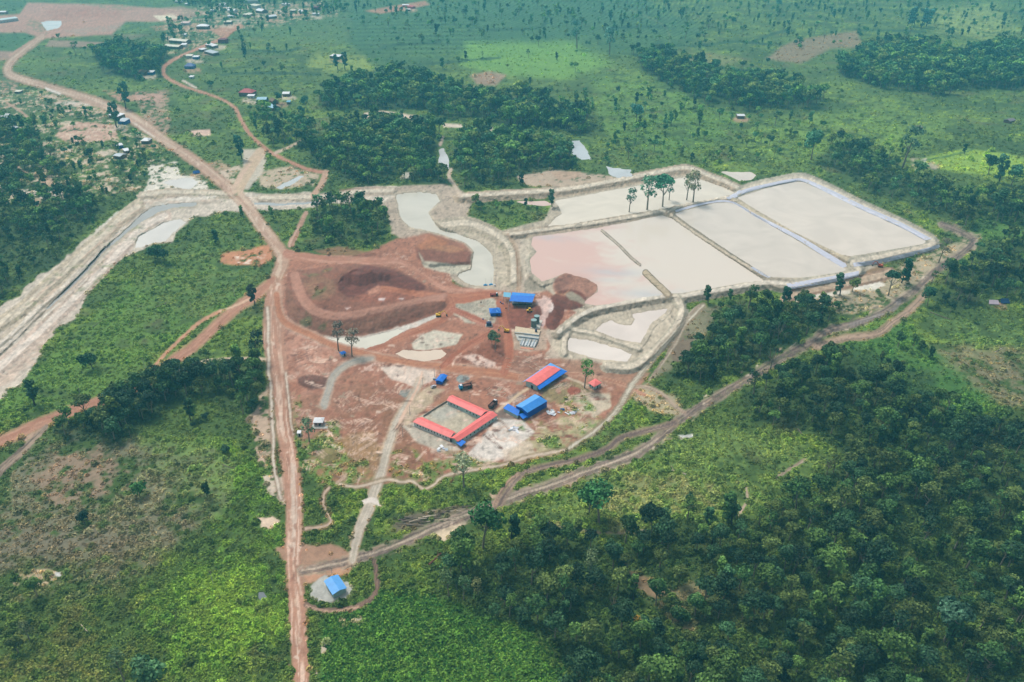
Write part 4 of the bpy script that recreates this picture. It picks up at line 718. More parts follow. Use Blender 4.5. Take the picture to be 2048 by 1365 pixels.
WLAB = {'west': 'wide pinkish settling pond beside the blue plant shed', 'mid': 'beige settling pond in the middle between two dikes', 'east': 'beige settling pond with lavender liner at the far right', 'north': 'long pale flooded pond with drowned trees behind the dikes', 'small': 'small pale pond of ragged outline below the ponds', 'smallb': 'small pale pond nearest the red roofed canteen'}
for k, (pts, zw, c1, c2, name, lab, grow) in enumerate(WATERS):
    p = np.array(pts, float); n = len(p); ar = .5*np.sum(p[:, 0]*np.roll(p[:, 1], -1)-np.roll(p[:, 0], -1)*p[:, 1]); sgn = 1 if ar > 0 else -1
    e = np.roll(p, -1, 0)-p; nr = np.stack([e[:, 1], -e[:, 0]], -1)*sgn; nr /= np.linalg.norm(nr, axis=1, keepdims=True)+1e-9
    vn = nr+np.roll(nr, 1, 0); vn /= np.linalg.norm(vn, axis=1, keepdims=True)+1e-9
    p = p+vn*grow; x, y = unp(p[:, 0], p[:, 1], zw)
    import bmesh
    if c2 is None:
        bm = bmesh.new(); f = bm.faces.new([bm.verts.new((a, b, zw)) for a, b in zip(x, y)])
        bmesh.ops.triangulate(bm, faces=[f]); bmesh.ops.recalc_face_normals(bm, faces=bm.faces)
        if sum(f.normal.z for f in bm.faces) < 0: bmesh.ops.reverse_faces(bm, faces=bm.faces)
        me = bpy.data.meshes.new(name); bm.to_mesh(me); bm.free()
    else:                                                   # the stained pond: a fine sheet that carries its swirls of colour
        sl = bbox(p[:, 0], p[:, 1], 2); u, v = UU[sl], VV[sl]; ins = segdist(u, v, [tuple(a) for a in p], True) > -2
        X, Y = unp(u, v, zw); nv_, nu_ = u.shape; a = np.arange(nv_*nu_).reshape(nv_, nu_)
        fq = np.stack([a[1:, :-1], a[1:, 1:], a[:-1, 1:], a[:-1, :-1]], -1)[ins[:-1, :-1] & ins[1:, 1:]]
        idx, inv = np.unique(fq, return_inverse=True)
        me = mesh_from(name, np.stack([X.ravel(), Y.ravel(), np.full(X.size, zw)], -1)[idx], inv.reshape(fq.shape), 4)
        sw = fbm(u/60+.9*fbm(u/50, v/30, 3, 5), v/16+1.5*fbm(u/70, v/40, 3, 6), 4, 8)
        t = sst(-.10, .30, (u-1190)/330-(v-520)/500*.8+(sw-.5)*.8)
        col = np.asarray(c1)[None, None]*(1-t[..., None])+np.asarray(c2)[None, None]*t[..., None]
        dk = sst(46, 6, np.hypot((u-1150)/1.3, v-580)); col = col*(1-.55*dk[..., None])+A(206, 160, 142)*.55*dk[..., None]
        for (a0, b0, ra, rb, am) in ((1228, 545, 60, 8, .55), (1300, 590, 70, 9, .5), (1215, 562, 44, 5, .3), (1370, 580, 60, 6, .45), (1110, 478, 40, 5, .5)):
            g = np.exp(-((u-a0)/ra)**2-((v-b0-(u-a0)*.06+8*(sw-.5))/rb)**2)*am*sst(.3, .6, sw+.1); col = col*(1-g[..., None])+A(186, 194, 200)*g[..., None]
        at = me.attributes.new('Col', 'FLOAT_COLOR', 'POINT'); at.data.foreach_set('color', np.concatenate([np.clip(col, 0, 1).reshape(-1, 3)[idx], np.ones((len(idx), 1))], 1).astype(np.float32).ravel())
    me.materials.append(water_mat(name+'_water', c1, c2)); o = bpy.data.objects.new(name, me); COL.objects.link(o); o['kind'] = 'structure'
    if lab: o['label'] = WLAB[lab]
# ------------------------------------------------------------------ vegetation
def leaf_mat(name, c, var=.5, inst=True):
    m, nt, b = new_mat(name)
    fa = node(nt, 'ShaderNodeAttribute', attribute_name='leaf'); oi = node(nt, 'ShaderNodeObjectInfo')
    ti = node(nt, 'ShaderNodeAttribute', attribute_name='tint', attribute_type='INSTANCER')
    mx = node(nt, 'ShaderNodeMix', data_type='RGBA', blend_type='MULTIPLY'); mx.inputs[0].default_value = 1
    mr = node(nt, 'ShaderNodeMapRange'); mr.inputs[3].default_value = .72; mr.inputs[4].default_value = 1.28
    mu = node(nt, 'ShaderNodeMath', operation='MULTIPLY')
    nt.links.new(oi.outputs['Random'], mr.inputs[0]); nt.links.new(mr.outputs[0], mu.inputs[0]); nt.links.new(fa.outputs['Fac'], mu.inputs[1])
    if inst: nt.links.new(ti.outputs['Color'], mx.inputs[6])
    else: mx.inputs[6].default_value = (*c, 1)
    nt.links.new(mu.outputs[0], mx.inputs[7]); nt.links.new(mx.outputs[2], b.inputs['Base Color'])
    b.inputs['Roughness'].default_value = .7; b.inputs['Specular IOR Level'].default_value = .2
    return m
def plain_mat(name, c, rough=.7, metal=0.0, noise=.12, scale=3.0, wave=None, spec=.35):
    m, nt, b = new_mat(name); tc = node(nt, 'ShaderNodeTexCoord'); no = node(nt, 'ShaderNodeTexNoise')
    no.inputs['Scale'].default_value = scale; no.inputs['Detail'].default_value = 4; nt.links.new(tc.outputs['Object'], no.inputs['Vector'])
    cr = node(nt, 'ShaderNodeValToRGB'); c = np.asarray(c, float)
    cr.color_ramp.elements[0].position = .3; cr.color_ramp.elements[1].position = .7
    cr.color_ramp.elements[0].color = (*np.clip(c*(1-noise), 0, 1), 1); cr.color_ramp.elements[1].color = (*np.clip(c*(1+noise), 0, 1), 1)
    nt.links.new(no.outputs['Fac'], cr.inputs[0]); nt.links.new(cr.outputs[0], b.inputs['Base Color'])
    b.inputs['Roughness'].default_value = rough; b.inputs['Metallic'].default_value = metal; b.inputs['Specular IOR Level'].default_value = spec
    return m
M_LEAF = leaf_mat('tree_leaves', (0, 0, 0)); M_BARK = plain_mat('pale_bark', A(150, 140, 122), .9, 0, .3, 2.0); M_DBARK = plain_mat('dark_bark', A(72, 62, 56), .9, 0, .3, 2.0)
class LM:
    """collects quads with a leaf value each"""
    def __init__(s): s.v = []; s.f = []; s.l = []; s.n = 0
    def quads(s, c, nrm, size, val, r):
        n = len(c); t = r.normal(size=(n, 3)); t -= nrm*np.sum(t*nrm, 1, keepdims=True); t /= np.linalg.norm(t, axis=1, keepdims=True)+1e-9
        b = np.cross(nrm, t); sz = size[:, None]; asp = r.uniform(.6, 1.0, (n, 1))
        cup = nrm*sz*.25
        q = np.stack([c-t*sz-cup, c-b*sz*asp+cup*.4, c+t*sz-cup, c+b*sz*asp+cup*.4], 1)
        s.v.append(q.reshape(-1, 3)); s.f.append(np.arange(n*4).reshape(n, 4)+s.n); s.n += n*4; s.l.append(np.repeat(val, 4))
    def blob(s, c, rad, n, size, r, flat=.75, up=.25, val=1.0):
        d = r.normal(size=(n, 3)); d[:, 2] += up*1.2; d /= np.linalg.norm(d, axis=1, keepdims=True)
        k = d[:, 2] > -.75; d = d[k]; n = len(d)
        p = np.asarray(c)+d*np.array([rad, rad, rad*flat])*r.uniform(.72, 1.06, (n, 1))
        nn = d+r.normal(size=(n, 3))*.55; nn[:, 2] += .35; nn /= np.linalg.norm(nn, axis=1, keepdims=True)
        s.quads(p, nn, size*r.uniform(.6, 1.3, n), val*r.uniform(.55, 1.45, n), r)
def tube_arrays(pts, rads, k=6):
    V = []; Fc = []
    for i, (p, r_) in enumerate(zip(pts, rads)):
        p = np.asarray(p, float); d = np.asarray(pts[min(i+1, len(pts)-1)], float)-np.asarray(pts[max(i-1, 0)], float); d /= np.linalg.norm(d)+1e-9
        a = np.cross(d, [0.31, .95, 0.05]); a /= np.linalg.norm(a); b = np.cross(d, a)
        V += [p+r_*(math.cos(2*math.pi*j/k)*a+math.sin(2*math.pi*j/k)*b) for j in range(k)]
    for i in range(len(pts)-1):
        for j in range(k): Fc.append((i*k+j, i*k+(j+1) % k, (i+1)*k+(j+1) % k, (i+1)*k+j))
    return V, Fc
def tubes_mesh(name, tubes, mat, k=6):
    V = []; Fc = []
    for pts, rads in tubes:
        v, f = tube_arrays(pts, rads, k); n = len(V); V += v; Fc += [tuple(i+n for i in q) for q in f]
    me = bpy.data.meshes.new(name); me.from_pydata([tuple(map(float, v)) for v in V], [], Fc); me.materials.append(mat)
    me.polygons.foreach_set('use_smooth', np.ones(len(me.polygons), bool)); return me
def tree_model(seed, h, cr, kind, dens=1.0, leafsize=.62, far=False):
    """returns crown mesh, trunk mesh for a tree of height h and crown radius cr"""
    r = np.random.default_rng(seed); L = LM(); lean = r.normal(0, .05, 2)*h
    tw = []; top = np.array([lean[0], lean[1], h*.72]); tr = .018*h+.06
    tw.append(([(0, 0, -.6), (lean[0]*.2, lean[1]*.2, h*.25), (lean[0]*.6, lean[1]*.6, h*.5), tuple(top)], [tr*1.25, tr, tr*.75, tr*.35]))
    spec = {'round': (9, .50, .80, .62), 'tall': (14, .28, .95, .46), 'broad': (11, .62, .52, .46), 'thin': (10, .42, .60, .55), 'umbrella': (9, .72, .34, .40), 'bush': (7, .35, .6, .6), 'dead': (0, 0, 0, 0), 'pole': (7, .66, .5, .5)}
    nb, zc, zs, rr = spec[kind]
    cz0 = h*zc; cz1 = h*.95
    limbs = 5 if kind != 'dead' else 9
    tips = []
    for i in range(limbs):
        a = 2*math.pi*i/limbs+r.uniform(-.4, .4); rad = cr*r.uniform(.5, .85); z = r.uniform(cz0, cz1*.95) if kind != 'dead' else h*r.uniform(.6, 1.0)
        b0 = np.array([lean[0]*.5, lean[1]*.5, h*r.uniform(.30, .55)]); e = np.array([lean[0]+rad*math.cos(a), lean[1]+rad*math.sin(a), z]); md = (b0+e)/2+np.array([0, 0, -.04*h])+r.normal(0, .02*h, 3)
        tw.append(([tuple(b0), tuple(md), tuple(e)], [tr*.5, tr*.34, tr*.12])); tips.append(e)
        if kind == 'dead':
            for q in range(2): tw.append(([tuple(md), tuple(e+r.normal(0, .10*h, 3)+np.array([0, 0, .05*h]))], [tr*.25, tr*.08]))
    n0 = int((34 if far else 78)*dens)
    for i in range(nb):
        a = 2.4*i+r.uniform(-.5, .5); f = math.sqrt((i+.3)/nb)
        z = cz1-(cz1-cz0)*r.uniform(0, 1)*(.35+.65*f)
        if kind == 'tall': z = cz0+(cz1-cz0)*(i+.5)/nb+r.normal(0, .04*h); f = r.uniform(.3, 1.1)*(.45+.65*math.sin(math.pi*(i+.8)/(nb+1)))
        if kind == 'umbrella': z = h*(.86-.12*f)+r.normal(0, .02*h)
        rb = cr*rr*r.uniform(.75, 1.2)*(1-.25*f); c = (lean[0]+cr*.62*f*math.cos(a), lean[1]+cr*.62*f*math.sin(a), min(z, h-rb*.6))
        L.blob(c, rb, int(n0*(rb/(cr*rr))**1.3*(.42 if kind in ('thin', 'pole') else 1)), leafsize*(1.5 if far else 1), r, flat=.55 if kind in ('broad', 'umbrella') else .8, val=r.uniform(.72, 1.3))
    cm = None
    if nb:
        V = np.concatenate(L.v); Fq = np.concatenate(L.f); cm = mesh_from('crown', V, Fq, 4)
        a = cm.attributes.new('leaf', 'FLOAT', 'POINT'); a.data.foreach_set('value', np.concatenate(L.l).astype(np.float32)); cm.materials.append(M_LEAF)
    tm = tubes_mesh('trunk', tw, M_BARK if kind in ('broad', 'round', 'thin', 'dead', 'umbrella') else M_DBARK, 4 if far else 6)
    return cm, tm
KINDS = [  # kind, height, crown radius, density, look
 ('round', 15, 5.4, 1.0, 'round crowned'), ('round', 18, 6.2, 1.1, 'large round crowned'), ('tall', 19, 4.0, .9, 'tall narrow'), ('broad', 17, 7.4, 1.2, 'broad flat crowned'),
 ('broad', 14, 5.8, .9, 'low spreading'), ('thin', 20, 5.0, .8, 'tall thin leaved'), ('umbrella', 17, 6.0, .9, 'umbrella shaped'), ('tall', 15, 3.4, .8, 'slender'),
 ('bush', 7, 3.8, .8, 'short bushy'), ('round', 11, 4.2, .8, 'small round'), ('dead', 15, 4.5, 1, 'bare dead')]
NEAR = [tree_model(100+i, k[1], k[2], k[0], k[3]*1.6) for i, k in enumerate(KINDS)]
FAR = [tree_model(100+i, k[1], k[2], k[0], k[3], .75, True) for i, k in enumerate(KINDS)]
def joined(i, pair, name):
    """one mesh from crown and trunk, for the uncounted mass of trees"""
    cm, tm = pair; V = []; Fc = []; mi = []; lf = []
    for me, k in ((cm, 0), (tm, 1)):
        if me is None: continue
        n = len(V); v = np.empty(len(me.vertices)*3, np.float32); me.vertices.foreach_get('co', v); V += v.reshape(-1, 3).tolist()
        f = np.empty(len(me.loops), np.int32); me.loops.foreach_get('vertex_index', f); f = f.reshape(-1, 4)+n; Fc += f.tolist(); mi += [k]*len(f)
        if k == 0:
            a = np.empty(len(me.vertices), np.float32); me.attributes['leaf'].data.foreach_get('value', a); lf += a.tolist()
        else: lf += [1.0]*len(me.vertices)
    me = mesh_from(name, V, Fc, 4); me.materials.append(M_LEAF); me.materials.append(pair[1].materials[0]); me.polygons.foreach_set('material_index', np.array(mi, np.int32))
    a = me.attributes.new('leaf', 'FLOAT', 'POINT'); a.data.foreach_set('value', np.array(lf, np.float32)); return me
def scatter(name, label, pts, sc, rot, idx, tint, meshes, kind='stuff'):
    lib = bpy.data.collections.new(name+'_models')
    for i, m_ in enumerate(meshes): lib.objects.link(bpy.data.objects.new(f'{name}_model_{i:02d}', m_))
    me = bpy.data.meshes.new(name); n = len(pts); me.vertices.add(n); me.vertices.foreach_set('co', np.asarray(pts, np.float32).ravel())
    for nm, ty, val, key in (('size', 'FLOAT', sc, 'value'), ('turn', 'FLOAT', rot, 'value'), ('pick', 'INT', idx, 'value')):
        a = me.attributes.new(nm, ty, 'POINT'); a.data.foreach_set(key, np.asarray(val, np.int32 if ty == 'INT' else np.float32))
    a = me.attributes.new('tint', 'FLOAT_COLOR', 'POINT'); a.data.foreach_set('color', np.concatenate([tint, np.ones((n, 1))], 1).astype(np.float32).ravel())
    o = bpy.data.objects.new(name, me); COL.objects.link(o); o['kind'] = kind; o['label'] = label
    g = bpy.data.node_groups.new(name, 'GeometryNodeTree'); g.interface.new_socket('Geometry', in_out='INPUT', socket_type='NodeSocketGeometry'); g.interface.new_socket('Geometry', in_out='OUTPUT', socket_type='NodeSocketGeometry')
    gi = g.nodes.new('NodeGroupInput'); go = g.nodes.new('NodeGroupOutput'); ip = g.nodes.new('GeometryNodeInstanceOnPoints'); ci = g.nodes.new('GeometryNodeCollectionInfo')
    ci.inputs['Collection'].default_value = lib; ci.inputs['Separate Children'].default_value = True; ci.inputs['Reset Children'].default_value = True
    def na(nm, ty): x = g.nodes.new('GeometryNodeInputNamedAttribute'); x.data_type = ty; x.inputs[0].default_value = nm; return x.outputs['Attribute']
    cx = g.nodes.new('ShaderNodeCombineXYZ'); er = g.nodes.new('FunctionNodeEulerToRotation'); l = g.links.new
    l(na('turn', 'FLOAT'), cx.inputs[2]); l(cx.outputs[0], er.inputs[0]); l(er.outputs[0], ip.inputs['Rotation']); l(na('size', 'FLOAT'), ip.inputs['Scale']); l(na('pick', 'INT'), ip.inputs['Instance Index'])
    l(gi.outputs[0], ip.inputs['Points']); l(ci.outputs[0], ip.inputs['Instance']); ip.inputs['Pick Instance'].default_value = True; l(ip.outputs[0], go.inputs[0])
    md = o.modifiers.new('scatter', 'NODES'); md.node_group = g; return o
TREES = []          # (u, v, model, scale, tint, zone, label, turn)
def T(u, v, top, model, c=(40, 66, 44), label=None, asp=1.0):
    """a tree by its foot (u, v) and the picture row of its top"""
    x, y = unp(u, v); h = (v-top)*float((y*CP+H*SP)/FP)/CP*.90
    TREES.append((u, v, model, h/KINDS[model][1], A(*c)*np.array([2.4, 2.1, 1.8]), 0, label, rng.uniform(0, 6.28)))
GRN, DGR, GGR, BGR, OLV = (52, 86, 48), (30, 62, 46), (92, 112, 92), (70, 118, 52), (94, 106, 58)
T(928, 977, 896, 5, (118, 132, 110), 'tall grey-green tree with thin crown between the red roofed quarters and the muddy track')
T(677, 702, 644, 5, (112, 112, 104), 'thin grey tree on a dark pole trunk beside the small blue shelter')
T(704, 713, 652, 5, (110, 108, 98), 'thin grey tree on a dark pole trunk right of the small blue shelter')
T(990, 702, 663, 5, (64, 92, 60), 'bushy dark green tree in the red yard below the digger')
T(984, 690, 664, 9, (74, 92, 68), 'small grey-green tree behind the bushy tree in the red yard')
T(1169, 776, 714, 5, (84, 130, 66), 'tall green tree beside the little red roofed hut')
T(1198, 1049, 950, 1, (48, 92, 52), 'large dark tree alone in the cleared meadow, right of a pair')
T(1178, 1026, 955, 0, (44, 84, 54), 'smaller tree on the left of the large dark meadow tree')
T(966, 1098, 1000, 1, (42, 84, 44), 'big leafy tree at the near edge of the muddy track')
T(1022, 1080, 1008, 2, (34, 66, 44), 'narrow dark tree just right of the big leafy track tree')
T(168, 1049, 1018, 9, (26, 52, 40), 'small dark round tree alone in the brown field')
T(1294, 421, 347, 5, (70, 112, 90), 'tall leaning drowned tree at the left of the pond clump')
T(1325, 415, 353, 4, (52, 104, 80), 'bushy drowned tree in the middle of the pond clump')
T(1338, 402, 362, 5, (46, 96, 82), 'small round drowned tree at the right of the pond clump')
T(1373, 402, 350, 5, (96, 112, 88), 'thin drowned tree with tufted crown, left of two by the pond liner')
T(1386, 405, 341, 5, (104, 112, 92), 'tall forked drowned tree, right of two by the pond liner')
T(1258, 426, 378, 5, (76, 110, 96), 'lone slim tree standing in the north pond')
T(1104, 414, 380, 7, (64, 96, 76), 'slim dark tree at the left tip of the north pond')
T(1416, 607, 567, 7, (60, 92, 64), 'slim tree before the grey dike, leftmost of three')
T(1461, 602, 574, 7, (56, 88, 60), 'slim tree before the grey dike, middle of three')
T(1567, 622, 570, 2, (40, 76, 56), 'tall dark tree at the end of the lavender liner')
T(1680, 590, 540, 2, (50, 82, 64), 'tall gappy tree in front of the lavender liner')
T(1704, 584, 556, 9, (94, 116, 58), 'small olive tree beside the brown soil ramp')
T(1776, 592, 541, 6, (40, 80, 58), 'umbrella shaped tree over the pale puddle')
T(1803, 566, 512, 2, (34, 82, 60), 'tall ivy-like tree right of the umbrella shaped one')
T(1877, 526, 478, 5, (108, 112, 100), 'thin bare-looking tree near the far corner of the east pond')
T(1854, 612, 572, 0, (30, 68, 48), 'round dark tree beside the fork of the muddy track')
T(1622, 320, 266, 0, (58, 104, 78), 'round leafy tree on the meadow beyond the dikes')
T(1805, 337, 256, 5, (70, 104, 84), 'very tall leaning tree with tufted top beyond the east pond')
T(1976, 350, 312, 0, (48, 92, 70), 'round dense tree beside the yellow rice field')
T(1998, 365, 304, 2, (58, 96, 76), 'leaning narrow tree beside the yellow rice field')
T(2022, 372, 330, 0, (52, 96, 72), 'bushy tree at the right end of the yellow rice field')
T(511, 612, 567, 7, (70, 82, 70), 'dark twiggy tree where the red road meets the main road')
T(619, 884, 826, 5, (84, 108, 84), 'slim dark tree left of the white roofed house')
T(70, 812, 752, 7, (52, 84, 56), 'slim tree on the grassy slope below the clay bank')
T(186, 738, 707, 8, (40, 74, 46), 'dark bushy tree in the bright meadow')
T(431, 488, 454, 2, (40, 76, 56), 'narrow dark tree on the meadow above the clay pond')
T(311, 520, 494, 8, (44, 80, 54), 'left of two bushy trees near the clay pond')
T(331, 524, 500, 8, (40, 74, 52), 'right of two bushy trees near the clay pond')
T(60, 1282, 1226, 5, (84, 100, 70), 'thin faded tree in the lower left brown scrub')
T(280, 995, 968, 8, (58, 104, 52), 'small bright bush tree in the brown field')
T(250, 1365, 1290, 5, (72, 96, 66), 'thin tree at the bottom edge in the bright scrub')
T(310, 1395, 1300, 0, (56, 90, 60), 'round tree at the bottom edge in the bright scrub')
T(1154, 98, 48, 5, (66, 112, 108), 'tall pale trunked tree standing on the far meadow, left of two')
T(1219, 110, 58, 5, (70, 112, 108), 'tall pale trunked tree standing on the far meadow, right of two')
T(1273, 248, 209, 0, (62, 118, 108), 'round headed tree on the meadow beyond the marsh pools')
T(1553, 22, 0, 1, (76, 128, 118), 'round tree at the top edge of the picture')
for q, w_ in (((1815, 52, 20), 'leftmost'), ((1828, 54, 16), 'second from left'), ((1842, 56, 20), 'third from left'), ((1852, 54, 18), 'rightmost')): T(*q, 2, (62, 112, 108), w_+' of four dark trees in the small far clump at upper right')
T(614, 222, 196, 1, (54, 104, 84), 'dense round tree right of the village huts')
T(558, 208, 186, 0, (44, 96, 78), 'dark round tree beside the small white hut')
T(605, 232, 214, 9, (50, 100, 82), 'small round tree below the dense round tree')
T(484, 318, 268, 2, (44, 92, 74), 'dark narrow tree beside the bend of the village road')
T(252, 218, 170, 7, (56, 100, 84), 'slim dark tree on the roadside of the main road')
T(233, 255, 208, 7, (66, 100, 80), 'slim tree before the roadside hut')
T(676, 140, 110, 7, (52, 92, 84), 'left dark palm-like tree before the far yellow patch')
T(690, 140, 108, 7, (56, 96, 86), 'right dark palm-like tree before the far yellow patch')
T(1178, 540+620, 1095, 5, (84, 104, 74), 'thin tree with long pale trunk at the forest edge')
T(898, 1195, 1130, 5, (74, 100, 66), 'thin pale trunked tree, leftmost of three at the crop edge')
T(927, 1200, 1140, 5, (62, 92, 60), 'thin pale trunked tree, middle of three at the crop edge')
T(957, 1195, 1142, 5, (100, 112, 72), 'thin pale trunked olive tree, rightmost of three at the crop edge')
T(1225, 1225, 1180, 10, (0, 0, 0), 'bare white limbed tree in the middle of the forest')
T(1722, 1150, 1095, 10, (0, 0, 0), 'bare grey limbed tree deep in the dark forest')
T(1960, 1365, 1320, 10, (0, 0, 0), 'bare grey limbed tree near the bottom right corner')
T(1540, 742, 690, 10, (0, 0, 0), 'bare pole-like dead tree at the edge of the muddy track')
T(1275, 1258, 1222, 9, (122, 104, 42), 'small golden brown tree in the forest')
T(1888, 1285, 1170, 6, (60, 96, 78), 'blue-green umbrella shaped tree with two pale trunks in the forest')
for q in ((228, 818, 772), (243, 812, 764), (258, 806, 758), (272, 800, 756), (287, 792, 745), (302, 786, 742), (316, 780, 732), (330, 772, 730), (345, 765, 722), (262, 820, 776), (300, 800, 760), (334, 792, 748)): T(*q, int(rng.choice([0, 3, 1, 9])), tuple(rng.choice([[44, 72, 44], [60, 92, 50], [36, 62, 42]])), None)
NH = len(TREES)
# trees by area: jittered positions on the ground, kept with the density painted for each wood
SPC = 6.6; ys = np.arange(150, 2300, SPC); PX = []
for y in ys:
    hw = 1024/FP*(y*CP+H*SP)*1.12; n = int(2*hw/SPC); x = np.linspace(-hw, hw, n); PX.append(np.stack([x, np.full(n, y)], 1))
PX = np.concatenate(PX); PX += rng.uniform(-.48, .48, PX.shape)*SPC
pu, pv = prj(PX[:, 0], PX[:, 1]); td = snear(TD, pu, pv); k = (rng.uniform(size=len(PX)) < td*.92) & (pv > -30) & (pv < 1430) & (pu > -110) & (pu < 2160)
PX = PX[k]; pu = pu[k]; pv = pv[k]; zn = snear(ZONE, pu, pv); td = td[k]
tc = fbm(PX[:, 0]/45, PX[:, 1]/45, 3, 81); tr_ = rng.uniform(size=len(PX))
pal = np.array([A(38, 66, 40), A(54, 88, 46), A(72, 104, 50), A(76, 96, 50), A(52, 86, 56), A(34, 60, 40), A(92, 114, 56)])*np.array([1.12, 1.0, .86])
CHO = {True: [0, 1, 3, 4, 0, 5, 2, 3, 9, 4, 6, 0, 8, 1], False: [9, 8, 7, 9, 5, 4, 8, 7, 0, 2]}
for i in range(len(PX)):
    dense = td[i] > .25; md = random.choice(CHO[bool(dense)])
    if random.random() < .006: md = 10
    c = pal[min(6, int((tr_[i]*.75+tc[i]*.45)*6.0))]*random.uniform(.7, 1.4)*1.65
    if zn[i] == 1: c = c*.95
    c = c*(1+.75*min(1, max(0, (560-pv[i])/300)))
    s = random.choice([random.uniform(.5, .8), random.uniform(.65, 1.0), random.uniform(.8, 1.22)])*(1 if dense else .78)
    if pv[i] < 330: s *= 1.15+.35*(330-pv[i])/330
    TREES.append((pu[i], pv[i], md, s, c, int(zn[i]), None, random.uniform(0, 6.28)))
print('trees', len(TREES))
siz = np.array([KINDS[t[2]][1]*t[3]/(mpp(t[0], t[1])) if (-20 < t[0] < 2068 and 0 < t[1] < 1420) else 0 for t in TREES]); siz[:NH] = 1e6; 
order = np.argsort(-siz); single = set(order[:300].tolist())
CNM = lambda c: ('golden' if c[0] > 1.05*c[1] else '') or  ('olive' if c[0] > .85*c[1] else 'blue-green' if c[2] > .72*c[1] else 'dark green' if c[1] < .10 else 'bright green' if c[1] > .19 else 'mid green')
far_pts = []
ANCH = [((1150, 1300), 'by the leafy crop'), ((1000, 1200), 'at the corner of the crop'), ((1300, 1090), 'below the meadow clearing'), ((1480, 1070), 'behind the meadow clearing'), ((1640, 980), 'right of the meadow clearing'), ((1500, 820), 'near the muddy track'), ((1700, 760), 'above the deep forest'), ((2000, 900), 'at the right edge'), ((2000, 1120), 'low at the right edge'), ((1970, 1310), 'near the lower right corner'), ((1300, 1340), 'at the bottom edge'), ((1640, 1345), 'low at the bottom edge'), ((1225, 1200), 'near the white limbed tree'), ((1722, 1130), 'near the grey limbed tree'), ((1888, 1240), 'near the blue-green umbrella tree'), ((1460, 1200), 'in the middle forest'), ((1300, 1180), 'beside the brown forest gap'), ((1830, 1000), 'in the darkest forest'), ((1040, 1110), 'where the forest begins'), ((1560, 1000), 'by the narrow meadow trail')]
ORD = ['first', 'second', 'third', 'fourth', 'fifth', 'sixth', 'seventh', 'eighth', 'ninth', 'tenth', 'eleventh', 'twelfth']; NUMW = ['', 'one', 'two', 'three', 'four', 'five', 'six', 'seven', 'eight', 'nine', 'ten', 'eleven', 'twelve']
def anchor(u, v): return min(ANCH, key=lambda q: (q[0][0]-u)**2+1.6*(q[0][1]-v)**2)[1]
LBL_ = {}; buck = {}
for i in sorted(single):
    u, v, md, s, c, z, lab, turn = TREES[i]
    if lab is None: buck.setdefault((f"{CNM(c)+' ' if md != 10 else ''}{KINDS[md][4]} tree {anchor(u, v) if z in (0, 1) else FORESTS[z-1][0]}"), []).append(i)
for b_, ii in buck.items():
    ii.sort(key=lambda i: TREES[i][0])
    for k, i in enumerate(ii):
        LBL_[i] = b_ if len(ii) == 1 else b_+f", {'leftmost' if k == 0 else 'rightmost' if k == len(ii)-1 else ORD[k]+' from left'} of {NUMW[min(len(ii), 12)]}"
for i, (u, v, md, s, c, z, lab, turn) in enumerate(TREES):
    p = G(u, v)
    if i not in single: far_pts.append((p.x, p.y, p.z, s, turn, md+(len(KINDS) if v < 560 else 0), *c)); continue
    nm = 'dead_tree' if md == 10 else 'tree'
    o = bpy.data.objects.new(nm, None); COL.objects.link(o); o.location = p; o.rotation_euler = (0, 0, turn); o.scale = (s, s, s*random.uniform(.92, 1.1)); o.empty_display_size = 1
    cm, tm = NEAR[md]
    for me in (cm, tm):
        if me is None: continue
        ch = bpy.data.objects.new(me.name.split('.')[0], me); COL.objects.link(ch); ch.parent = o
        if me is cm: ch['tint'] = [float(q) for q in c]
    zp = FORESTS[z-1][0] if z else 'standing apart in the open scrub'
    lb = (lab or LBL_[i]).split()
    while len(lb) > 16: lb = lb[1:]
    o['label'] = ' '.join(lb); o['category'] = 'tree'
    o['group'] = 'individual trees of the open ground' if (i < NH or not z) else 'trees '+zp
fp = np.array(far_pts)
scatter('woodland', 'mass of further trees in the woods and over the meadows', fp[:, :3], fp[:, 3], fp[:, 4], fp[:, 5].astype(int), fp[:, 6:9], [joined(i, p, f'tree_{i}') for i, p in enumerate(NEAR)]+[joined(i, p, f'far_tree_{i}') for i, p in enumerate(FAR)])
# ground cover: tufts and low bushes coloured by the ground they grow on
def tuft(seed, n, rad, hgt, size):
    r = np.random.default_rng(seed); L = LM(); a = r.uniform(0, 6.28, n); q = rad*np.sqrt(r.uniform(0, 1, n))
    p = np.stack([q*np.cos(a), q*np.sin(a), hgt*(1-(q/rad)**2)*r.uniform(.5, 1.05, n)+.05], 1)
    nn = np.stack([np.cos(a)*q/rad, np.sin(a)*q/rad, np.full(n, .9)], 1)+r.normal(0, .45, (n, 3)); nn /= np.linalg.norm(nn, axis=1, keepdims=True)
    L.quads(p, nn, size*r.uniform(.6, 1.3, n), r.uniform(.55, 1.45, n), r)
    me = mesh_from('tuft', np.concatenate(L.v), np.concatenate(L.f), 4); at = me.attributes.new('leaf', 'FLOAT', 'POINT'); at.data.foreach_set('value', np.concatenate(L.l).astype(np.float32)); me.materials.append(M_LEAF); return me
TUF = [tuft(1, 26, 1.0, .8, .42), tuft(2, 34, 1.3, 1.2, .42), tuft(3, 22, 1.4, .5, .5), tuft(4, 60, 2.0, 2.4, .55), tuft(5, 50, 1.8, 1.8, .5)]
N = 230000; u = rng.uniform(-100, 2150, N); v = rng.uniform(0, 1425, N)
vg = snear(VEG, u, v); cl = snear(CLS, u, v); pn = snear(n2, u, v)*.5+snear(n3, u, v)*.5
